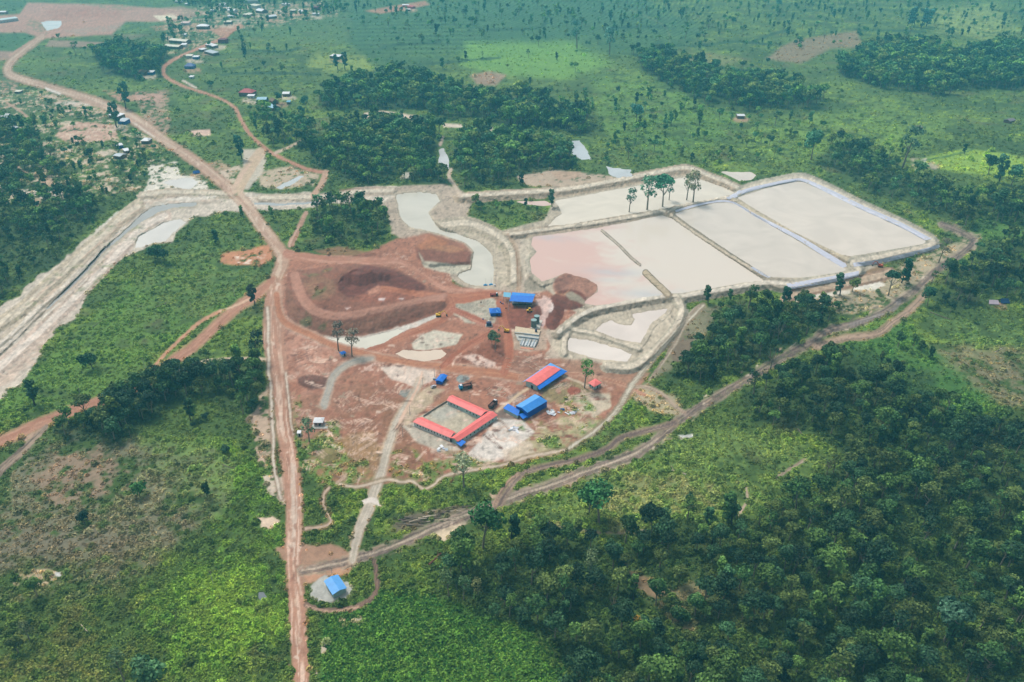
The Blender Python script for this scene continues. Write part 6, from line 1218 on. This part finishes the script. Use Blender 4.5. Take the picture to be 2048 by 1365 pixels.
for k, (u, v, lab) in enumerate(((971, 571, 'left of two blue pump rafts moored in the river channel'), (982, 570, 'right of two blue pump rafts moored in the river channel'))):
    r = thing('pump_raft', lab, 'raft', P(u, v, -.6), .2*k, 'blue pump rafts'); 
    for y in (-.7, 0, .7): m = MB(); m.tube([(-1.6, y, .2), (1.6, y, .2)], [.36, .36], 8); m.build('float', MM('float_blue', (70, 150, 206), .5), r)
    m = MB(); m.box(-.6, .6, -.5, .5, .5, 1.2); m.build('pump', TRB, r)
    m = MB(); m.tube([(.3, .2, .5), (.3, .2, 6.5)], [.07, .05], 5); m.build('mast', STL, r)
r = thing('white_tank', 'round white tank beside the blue pump rafts', 'tank', P(989.5, 573, -.3)); m = MB(); m.tube([(0, 0, 0), (0, 0, 1.6), (0, 0, 1.9)], [.8, .8, .3], 12); m.build('shell', WHT, r); m = MB(); m.tube([(0, 0, 1.9), (0, 0, 2.05)], [.3, .3], 10); m.build('lid', WHT, r)
r = thing('white_tank', 'pale water tank on the left of the bright blue gabled shed', 'tank', P(869, 760)); m = MB(); m.tube([(-1, 0, .8), (1, 0, .8)], [.75, .75], 12); m.build('shell', GRS, r); m = MB(); m.box(-.9, -.5, -.6, .6, -.1, .3).box(.5, .9, -.6, .6, -.1, .3); m.build('cradle', CON, r)
r = thing('parked_car', 'small silver car below the bright blue gabled shed', 'car', P(867, 775), .7); m = MB(); m.box(-1.9, 1.9, -.8, .8, .3, .9).box(-1.3, .9, -.75, .75, .9, 1.45, .82); m.build('body', MM('silver_paint', (196, 198, 204), .3, .2), r); m = MB(); m.box(-1.2, .8, -.78, .78, .95, 1.3, .86); m.build('window', GLS, r)
for x in (-1.2, 1.2):
    for y in (-.8, .8): m = MB(); m.wheel(x, y, .32, .32, .2); m.build('wheel', BLK, r)
def sheds(rows, cat='house', name='house'):
    for (u, v, Lp, wd, e, rise, kind, rm, wm, lab, sl, nw) in rows:
        k = 1.55 if v < 130 else 1.4; Lp, wd, e, rise = Lp*1.1, wd*k, e*k, rise*k
        house((u-Lp/2, v-sl/2), (u+Lp/2, v+sl/2), wd, e, rise, lab, rm, wm, cat, name, kind=kind, nwin=nw, group='village buildings')
def motorbike(u, v, rz, label):
    r = thing('motorbike', label, 'motorbike', G(u, v), rz)
    for x in (-.65, .65): m = MB(); m.wheel(x, 0, .32, .32, .12); m.build('wheel', BLK, r)
    m = MB(); m.box(-.6, .5, -.14, .14, .45, .8, .8).tube([(.45, -.3, 1.0), (.45, .3, 1.0)], [.04, .04], 5); m.build('body', MM('dark_red_paint', (120, 40, 44), .4), r); m = MB(); m.box(-.5, .1, -.13, .13, .8, .9); m.build('seat', BLK, r)
motorbike(497, 430, 2.0, 'dark motorbike on the pale main dirt road')
# ------------------------------------------------------------------ village
H_ = sheds
H_([(466, 25, 12, 9, 3.2, 2.2, 'gable', WHT, WGR, 'white gabled village house behind the white storehouse row', 1, 2), (458, 20, 6, 6, 2.6, .6, 'shed', WHT, WGR, 'low white annex left of a white gabled village house', 0, 0),
 (445, 14, 10, 8, 3.2, 2.5, 'gable', WHT, WGR, 'white house with steep roof among village trees', -2, 2), (462, 36, 11, 6, 2.8, .6, 'shed', WHT, WGR, 'low flat white shed above the village road end', 0, 1),
 (504, 6, 26, 14, 5, 2, 'hip', WHT, WGR, 'largest white village building at the top edge', 0, 5), (511, 16, 13, 9, 4, 1, 'shed', CRM, WGR, 'pale flat building below the largest white village building', 2, 3),
 (524, 26, 11, 11, 3.4, 2.6, 'gable', WHT, WTB, 'square white roofed house with dark side wall', 2, 1), (497, 33, 13, 8, 3, 1.0, 'shed', CRM, MM('rose_wall'), 'pinkish cream shack on bare ground in the village', -3, 1),
 (543, 37, 16, 9, 3, 1.8, 'gable', WHT, WTB, 'white roofed house right of the village crossroads', -2, 2), (572, 12, 8, 8, 3, .8, 'shed', WHT, WGR, 'lone small white roof at the top of the village', 2, 1),
 (587, 25, 9, 7, 3, 1.4, 'gable', CRM, WTB, 'beige village hut beside the white double hut', 0, 1), (604, 26, 6, 6, 2.8, 1.6, 'gable', WHT, WGR, 'left half of the white double hut', 3, 0), (610, 27, 5, 6, 2.8, .6, 'shed', WHT, WGR, 'right half of the white double hut', 0, 0),
 (634, 20, 11, 8, 4.2, 1.6, 'gable', MAR, MAR, 'maroon barn-like house at the right of the village', 0, 1), (632, 31, 12, 6, 2.6, .5, 'shed', WHT, WGR, 'low white shed in front of the maroon barn-like house', 0, 1),
 (407, 58, 21, 10, 4, 2.4, 'hip', WHT, WTB, 'long white hipped roof over a dark wall', 0, 3), (372, 50, 15, 8, 3, 1.0, 'shed', MM('rose_roof', (224, 196, 190), .7), WGR, 'pinkish flat house on a bare plot', 0, 1), (457, 48, 13, 8, 3, 1.0, 'shed', CRM, WTB, 'beige flat house beside the village road end', 0, 1),
 (361, 86, 31, 10, 3.2, 1.6, 'gable', CRM, WTB, 'longest cream roof of the roadside compound', 3, 4), (348, 97, 26, 9, 3, 1.4, 'gable', CRM, WTB, 'lower cream roof of the roadside compound', 2, 3), (369, 94, 9, 7, 3, .8, 'shed', WHT, WGR, 'small white shed between the cream compound and the road', 0, 1), (370, 73, 6, 5, 2.6, .6, 'shed', WHT, WGR, 'tiny white hut behind the cream compound', 0, 0),
 (447, 86, 15, 9, 4.6, 1.4, 'hip', MAR, MAR, 'maroon house right beside the village road', 0, 3), (424, 95, 14, 7, 2.8, .8, 'shed', WHT, WTB, 'white sheet roof opposite the cream compound', 4, 1), (406, 103, 10, 6, 2.6, .6, 'shed', WHT, WTB, 'smaller white roof below the white sheet roof', -2, 0), (424, 109, 16, 8, 2.8, .8, 'shed', GRS, WTB, 'grey-blue tin shed on the bare plot by the road', 5, 1),
 (381, 116, 12, 8, 3, 1.2, 'gable', CRM, WGR, 'grey-cream house on the inside of the road bend', 0, 1), (393, 118, 10, 6, 2.6, .6, 'shed', WHT, TBL, 'low white roof with a blue side on the road bend', 0, 0), (381, 137, 16, 9, 3.2, 3.0, 'hip', PUR, PUR, 'dusky blue hipped house below the road bend', 0, 2),
 (290, 149, 12, 8, 3, 2.2, 'gable', BRN, WTB, 'brown gabled house with white lean-to left of the road', 2, 1), (303, 149, 10, 7, 3, .8, 'shed', WHT, TBL, 'white lean-to roof beside a brown gabled house', 0, 1), (384, 157, 7, 5, 2.2, .4, 'shed', WHT, WGR, 'tiny white shelter inside the road bend', 0, 0),
 (496, 191, 24, 11, 4, 3.2, 'hip', PNK, WTB, 'large faded red hipped house beside the village road', 1, 4), (503, 196, 12, 5, 2.6, .5, 'shed', WHT, WGR, 'white porch house in front of the faded red house', 0, 2), (526, 204, 17, 9, 3.4, 1.6, 'gable', MM('sky_roof', (158, 206, 224), .6), MM('blue_shade_wall', (52, 84, 120), .8), 'pale blue roofed house right of the faded red house', 0, 2),
 (574, 192, 12, 8, 3, 1.4, 'gable', WHT, WTB, 'white roofed hut alone on the lawn', 0, 1), (548, 207, 6, 6, 3, 2.4, 'gable', BRN, WTB, 'narrow brown gabled hut beside the dark round tree', 3, 0), (547, 219, 11, 8, 3, 2, 'gable', MM('sky_roof'), WTB, 'pale hut tucked behind trees near the pale blue roofed house', 4, 1), (578, 208, 6, 5, 2.4, .5, 'shed', MM('pale_teal_sheet'), WTB, 'tiny teal roofed shed near the lone white hut', 0, 0),
 (673, 117, 17, 8, 3, .8, 'shed', WHT, WTB, 'long white shed by the far yellow patch', 2, 2), (14, 237, 14, 8, 2.2, 2.6, 'gable', WHT, MM('blue_shade_wall'), 'white A-shaped hut near the left edge', 1, 1), (29, 260, 6, 5, 2.4, .5, 'shed', WHT, WTB, 'tiny white roof hidden in the left woods', 3, 0),
 (235, 236, 17, 8, 3, 1, 'shed', WHT, WTB, 'white roof beside the main road, upper of two', 3, 1), (249, 247, 13, 8, 3, 1, 'shed', GRS, TBL, 'grey-white roof beside the main road, lower of two', 1, 1), (294, 286, 13, 8, 2.8, 1.8, 'hip', WHT, WTB, 'pale hipped hut at the end of the white drain', 0, 1),
 (239, 296, 10, 7, 3, 1, 'gable', WHT, TBL, 'white and bright blue hut in the scattered wood', -2, 1), (254, 306, 9, 6, 2.6, .6, 'shed', WHT, WTB, 'pale hut, upper of two near the white and blue hut', -2, 0), (241, 316, 12, 7, 2.6, .8, 'gable', GRS, WTB, 'grey tin hut, lower of two near the white and blue hut', 2, 1),
 (38, 186, 10, 6, 2, .4, 'shed', CRM, WTB, 'cream sheet roof on bare earth near the left edge', 0, 0), (812, 14, 12, 8, 3, 1.0, 'gable', WHT, PNK, 'far white roofed house on the red track at the top', 0, 1), (822, 17, 10, 7, 3, .8, 'shed', PNK, PNK, 'far red shed beside the white roofed house at the top', 2, 0), (816, 22, 8, 5, 2.4, .4, 'shed', WHT, WTB, 'far low white roof in front of the red shed at the top', 0, 0),
 (14, 44, 34, 12, 4, 1.4, 'gable', MM('pale_aqua_roof', (206, 226, 224), .5), WGR, 'long pale school-like building at the top left corner', -5, 6), (8, 28, 12, 8, 3, 1.2, 'gable', WHT, MM('rose_wall'), 'white roof behind the long pale building', 0, 1),
 (425, 24, 6, 5, 2.6, .6, 'shed', WHT, WGR, 'tiny white shed left of the village houses', 0, 0), (358, 6, 12, 8, 3, 1, 'gable', WHT, WGR, 'white roof at the top edge left of the village', 0, 1), (374, 11, 6, 5, 2.6, .6, 'shed', WHT, WGR, 'tiny white roof at the top edge left of the village', 0, 0),
 (1480, 236, 13, 7, 2.8, .8, 'gable', WHT, WTB, 'lone white roofed hut on the green meadow', 0, 1), (1835, 259, 11, 6, 2.2, 1.6, 'gable', BRN, WTB, 'brown thatched hut on the meadow at upper right', 0, 0), (2018, 245, 10, 6, 2.2, 1.4, 'gable', MM('grey_thatch', (136, 128, 134), .9), WTB, 'grey hut in the scrub at the right edge', -3, 0)])
def tent(u, v, Lp, wd, h, mat, label, cat='tent', rz=0.0):
    p = G(u, v); L = Lp*mpp(u, v); r = thing('tarp_tent', label, cat, p, rz); m = MB(); hx = L/2
    m.slab([Vector((-hx, -wd/2, .7)), Vector((hx, -wd/2, .7)), Vector((hx*.8, 0, h)), Vector((-hx*.8, 0, h))], .06).slab([Vector((-hx*.8, 0, h)), Vector((hx*.8, 0, h)), Vector((hx, wd/2, .7)), Vector((-hx, wd/2, .7))], .06); m.build('tarpaulin', mat, r)
    for x in (-hx*.95, hx*.95):
        for y in (-wd*.46, wd*.46): m = MB(); m.tube([(x, y, -.3), (x, y, .75)], [.06, .06], 5); m.build('pole', GWD, r)
    for x in (-hx*.78, hx*.78): m = MB(); m.tube([(x, 0, -.3), (x, 0, h-.06)], [.06, .06], 5); m.build('ridge_pole', GWD, r)
tent(393, 347, 14, 5, 3.2, TBL, 'dark blue tarpaulin tent beside the main road', rz=.3)
tent(1985, 607, 21, 6, 3.0, MM('pinkish_tarp', (206, 190, 200), .6), 'pinkish white tarpaulin tent at the right edge', rz=-.1); tent(2006, 605, 20, 6, 3.4, MM('navy_tarp', (30, 66, 110), .6), 'dark blue tarpaulin tent beside the pinkish one', rz=.1)
# ------------------------------------------------------------------ poles, liner, planks, scrap, fallen trunks
def pole(u, v, top, label, grp='utility poles'):
    p = G(u, v); h = (v-top)*mpp(u, v)/CP*1.03; r = thing('utility_pole', label, 'pole', p, random.uniform(0, 3), grp)
    m = MB(); m.tube([(0, 0, -.5), (0, 0, h)], [.16, .10], 6); m.build('post', MM('pole_concrete', (182, 180, 176), .8), r); m = MB(); m.box(-.9, .9, -.06, .06, h-.7, h-.55); m.build('crossarm', GWD, r)
for (u, v, t_, lab) in ((166, 806, 776, 'pale pole beside the red road, left of the wood'), (292, 743, 717, 'pale pole beside the red road, above the wood'), (470, 594, 571, 'pale pole where the red road nears the junction'), (74, 1146, 1122, 'leftmost of three pale poles in the lower scrub'), (243, 1163, 1135, 'middle of three pale poles in the lower scrub'), (427, 1170, 1138, 'rightmost of three pale poles in the lower scrub'), (561, 482, 458, 'pale pole beside the main road by the small wood'), (846, 773, 755, 'thin pole at the end of the drying puddle'), (820, 831, 809, 'thin pole left of the gravel court'), (806, 874, 852, 'thin pole beside the gravel path below the court'), (940, 803, 791, 'thin pole behind the red quarters'), (881, 752, 733, 'thin pole behind the bright blue gabled shed'), (869, 754, 736, 'thin pole left of the bright blue gabled shed'), (420, 190, 172, 'pale pole beside the village road'), (476, 232, 214, 'pale pole at the lower bend of the village road'), (385, 626, 606, 'thin pole in the bright meadow above the red road'), (664, 1146, 1134, 'stubby pole behind the blue roofed house'), (1017, 622, 596, 'mast in front of the blue plant shed')): pole(u, v, t_, lab)
def liner(inner, outer, label):
    """strip of plastic sheet lying on the bank, given by its two edges in the picture"""
    n = 40; I = spath(inner, 2); O = spath(outer, 2); I = I[np.linspace(0, len(I)-1, n).astype(int)]; O = O[np.linspace(0, len(O)-1, n).astype(int)]; V = []; Fc = []; K = 5
    for i in range(n):
        for j in range(K):
            u = I[i, 0]+(O[i, 0]-I[i, 0])*j/(K-1); v = I[i, 1]+(O[i, 1]-I[i, 1])*j/(K-1); z = float(sample(HT, u, v))+.16+.05*math.sin(i*2.1); V.append(P(u, v, z))
    for i in range(n-1):
        for j in range(K-1): Fc.append((i*K+j, (i+1)*K+j, (i+1)*K+j+1, i*K+j+1))
    o0 = V[0].copy(); m = MB(); m.add([q-o0 for q in V], Fc); o = m.build('pond_liner', LIN); o.location = o0; tag(o, label, 'liner', 'plastic pond liner strips')
liner([(1469, 397), (1495, 385), (1552, 370), (1587, 364), (1608, 364), (1656, 387), (1724, 420), (1793, 451), (1850, 481)], [(1462, 392), (1492, 378), (1552, 364), (1587, 358), (1612, 359), (1662, 380), (1730, 413), (1800, 444), (1864, 478)], 'long lavender liner strip along the far rim of the east pond')
liner([(1706, 526), (1760, 519), (1828, 503), (1879, 489)], [(1708, 534), (1760, 527), (1828, 511), (1880, 495)], 'lavender liner strip below the near dike of the east pond')
liner([(1572, 568), (1656, 554), (1718, 542)], [(1580, 579), (1660, 566), (1717, 552)], 'broad pale blue liner on the outer slope of the middle pond')
liner([(1350, 421), (1394, 408), (1433, 401), (1462, 402), (1480, 410), (1520, 433), (1600, 473), (1650, 503), (1692, 528)], [(1352, 425), (1394, 413), (1433, 405), (1458, 405), (1476, 412), (1514, 437), (1594, 479), (1644, 511), (1682, 534)], 'lavender liner strip along the far rim of the middle pond')
liner([(1458, 400), (1470, 393), (1484, 386)], [(1452, 396), (1466, 388), (1480, 380)], 'short lavender liner patch at the meeting of the dikes')
liner([(1500, 535), (1520, 548), (1536, 556)], [(1508, 534), (1526, 545), (1542, 554)], 'short white liner patch at the near end of the middle divider')
liner([(1651, 528), (1668, 533), (1690, 525)], [(1655, 538), (1672, 541), (1694, 533)], 'white liner corner near the soil ramp')
def log(a, b, rad, label=None, mat=GWD, name='fallen_trunk', cat='trunk', group=None, limbs=0, lift=0.0):
    A_, B_ = G(*a), G(*b); m = MB(); d = B_-A_; r = thing(name, label, cat, A_, 0, group) if limbs else None; up = Vector((0, 0, rad*.7+lift))
    mid = d*.5+Vector((random.uniform(-.4, .4), random.uniform(-.4, .4), 0)); m.tube([up, mid+up, d+up], [rad, rad*.8, rad*.5], 7)
    if r is None: o = m.build(name, mat); o.location = A_; return tag(o, label, cat, group)
    m.build('trunk', mat, r); n = Vector((-d.y, d.x, 0)).normalized()
    for k in range(limbs): q = d*(.6+.4*k/limbs)+up; m = MB(); s_ = 1 if k % 2 else -1; m.tube([q, q+n*s_*random.uniform(1.5, 3)+d.normalized()*random.uniform(1, 3)+Vector((0, 0, random.uniform(.2, 1.2)))], [rad*.4, rad*.12], 5); m.build('limb', mat, r)
log((1372, 950), (1341, 940), .38, 'long pale fallen trunk with bare limbs in the cleared meadow', WOOD, limbs=4); log((311, 616), (336, 606), .35, 'grey fallen trunk with dry limbs in the bright meadow', GWD, limbs=6); log((1596, 859), (1613, 879), .3, 'grey fallen trunk at the clearing edge below the forest', GWD, limbs=2)
log((1392, 707), (1420, 720), .4, 'thick brown fallen trunk left of the pond wood', GWD, limbs=3); log((858, 1131), (882, 1107), .55, 'reddish brown fallen trunk at the top of the leafy crop', MM('red_brown_wood', (120, 70, 60), .9), limbs=3); log((1990, 705), (2006, 696), .3, 'pale fallen trunk in the scrub at the right edge', WOOD, limbs=3)
log((1860, 625), (1900, 640), .35, 'grey fallen trunk right of the forked muddy track', GWD, limbs=4); log((990, 1215), (1020, 1186), .4, 'brown fallen trunk inside the forest edge', GWD, limbs=2); log((160, 1248), (180, 1268), .22, 'thin pale fallen trunk in the lower left scrub', WOOD, limbs=1); log((185, 655), (206, 640), .22, 'thin grey fallen trunk near the clay bank meadow', GWD, limbs=2); log((256, 650), (270, 640), .22, 'forked grey fallen trunk in the middle of the meadow', GWD, limbs=3); log((445, 930), (470, 938), .25, 'thin dark fallen trunk in the brown field edge', GWD, limbs=2)
for k in range(26):
    u, v = rng.uniform(790, 925), 0; v = 1048-(u-790)*.19+rng.normal(0, 6); a = rng.uniform(-.5, .2); L = rng.uniform(10, 34)
    log((u, v), (u+L*math.cos(a), v+L*.6*math.sin(a)), rng.uniform(.2, .42), 'grey pulled-up log in the brush heap along the muddy track', GWD if k % 3 else WOOD, 'brush_log', 'log', 'logs of the brush heap', lift=rng.uniform(0, .9))
for k in range(12):
    f = k/11; u0, v0 = 1101+f*22, 779.5-f*6; log((u0, v0), (u0+11, v0-9), .13, 'bleached timber lying in a row in front of the canteen', WOOD, 'timber', 'timber', 'timbers laid out by the canteen')
for (cu, cv, n, lab, grp) in ((1105, 828, 16, 'crumpled silvery roofing sheet in the scrap heap right of the blue barn', 'sheets of the scrap heap by the barn'), (1147, 824, 9, 'silvery roofing sheet in the small scrap heap farther from the barn', 'sheets of the small scrap heap'), (1032, 862, 7, 'silvery sheet lying on the white sand below the red quarters', 'sheets on the white sand'), (883, 903, 5, 'white sheet scrap on the bare earth below the red quarters', 'sheets below the quarters')):
    for k in range(n):
        p = P(cu+rng.normal(0, 6), cv+rng.normal(0, 4)); m = MB(); w, l = rng.uniform(.5, 1.0), rng.uniform(.8, 1.6); b = rng.uniform(.1, .5)
        m.slab([Vector((-l, -w, .15)), Vector((l, -w, .15+b*.6)), Vector((l, w, .15+b)), Vector((-l, w, .3))], .04); o = m.build('metal_sheet', [WHT, GRS, LIN][k % 3]); o.location = p; o.rotation_euler = (0, 0, rng.uniform(0, 6.28)); tag(o, lab, 'sheet', grp)
r = thing('tarp_heap', 'blue tarpaulin bundle between the two scrap heaps', 'tarpaulin', P(1125, 820)); m = MB(); m.box(-1.6, 1.6, -1, 1, 0, .9, .55); m.build('tarpaulin', TBL, r); m = MB(); m.tube([(-1.6, -.9, .95), (1.6, .8, .95)], [.07, .07], 5); m.build('rope', WOOD, r)
for k, (u, v) in enumerate(((1001, 606), (1003, 608), (1006, 609), (962, 606), (966, 640), (1012, 618))):
    r = thing('drum', ['blue', 'rusty', 'blue', 'rusty', 'blue', 'rusty'][k]+' steel drum '+['at the left corner of the plant shed', 'between two drums by the plant shed', 'right of two drums by the plant shed', 'on the grey clay beside the haul road', 'on the grey clay near the dark container', 'in front of the plant shed posts'][k], 'drum', G(u, v)); m = MB(); m.tube([(0, 0, 0), (0, 0, 1.1)], [.4, .4], 12); m.build('shell', TBL if k % 2 == 0 else MM('rust', (128, 74, 50), .9), r); m = MB(); m.tube([(0, 0, .5), (0, 0, .58)], [.43, .43], 12); m.build('hoop', STL, r)
for k in range(14):
    u0, v0 = rng.uniform(938, 985), rng.uniform(604, 644); a_ = rng.uniform(0, 3.1); log((u0, v0), (u0+9*math.cos(a_), v0+6*math.sin(a_)), .12, 'thin scaffold timber scattered on the grey clay by the blue hipped hut', WOOD, 'timber', 'timber', 'timbers on the grey clay')
for k in range(16):
    u0, v0 = rng.uniform(1010, 1100), rng.uniform(712, 742); a_ = rng.normal(.3, .4); log((u0, v0), (u0+11*math.cos(a_), v0+7*math.sin(a_)), .16, 'pale plank lying in the churned mud behind the canteen', WOOD, 'timber', 'timber', 'planks in the mud behind the canteen')
for k in range(10):
    u0, v0 = rng.uniform(975, 1012), rng.uniform(770, 792); a_ = rng.normal(2.6, .5); log((u0, v0), (u0+10*math.cos(a_), v0+7*math.sin(a_)), .16, 'pale plank lying in the ruts between truck and canteen', WOOD, 'timber', 'timber', 'planks in the ruts')
# ------------------------------------------------------------------ haze: one closed box of air round everything
hm = bpy.data.materials.new('haze'); hm.use_nodes = True; nt = hm.node_tree; nt.nodes.remove(nt.nodes['Principled BSDF'])
pvn = nt.nodes.new('ShaderNodeVolumePrincipled'); pvn.inputs['Color'].default_value = (*HAZE_COL, 1); pvn.inputs['Density'].default_value = HAZE
nt.links.new(pvn.outputs[0], nt.nodes['Material Output'].inputs['Volume'])
x0, x1 = float(PTS[..., 0].min())-50, float(PTS[..., 0].max())+50; y0, y1 = float(PTS[..., 1].min())-50, float(PTS[..., 1].max())+50; z0, z1 = float(HT.min())-4, H+6
me = bpy.data.meshes.new('haze'); c = [(x, y, z) for x in (x0, x1) for y in (y0, y1) for z in (z0, z1)]
me.from_pydata(c, [], [(0, 1, 3, 2), (4, 6, 7, 5), (0, 4, 5, 1), (2, 3, 7, 6), (0, 2, 6, 4), (1, 5, 7, 3)]); me.materials.append(hm)
o = bpy.data.objects.new('haze', me); COL.objects.link(o); o['kind'] = 'stuff'; o['label'] = 'thin blue haze over the land'
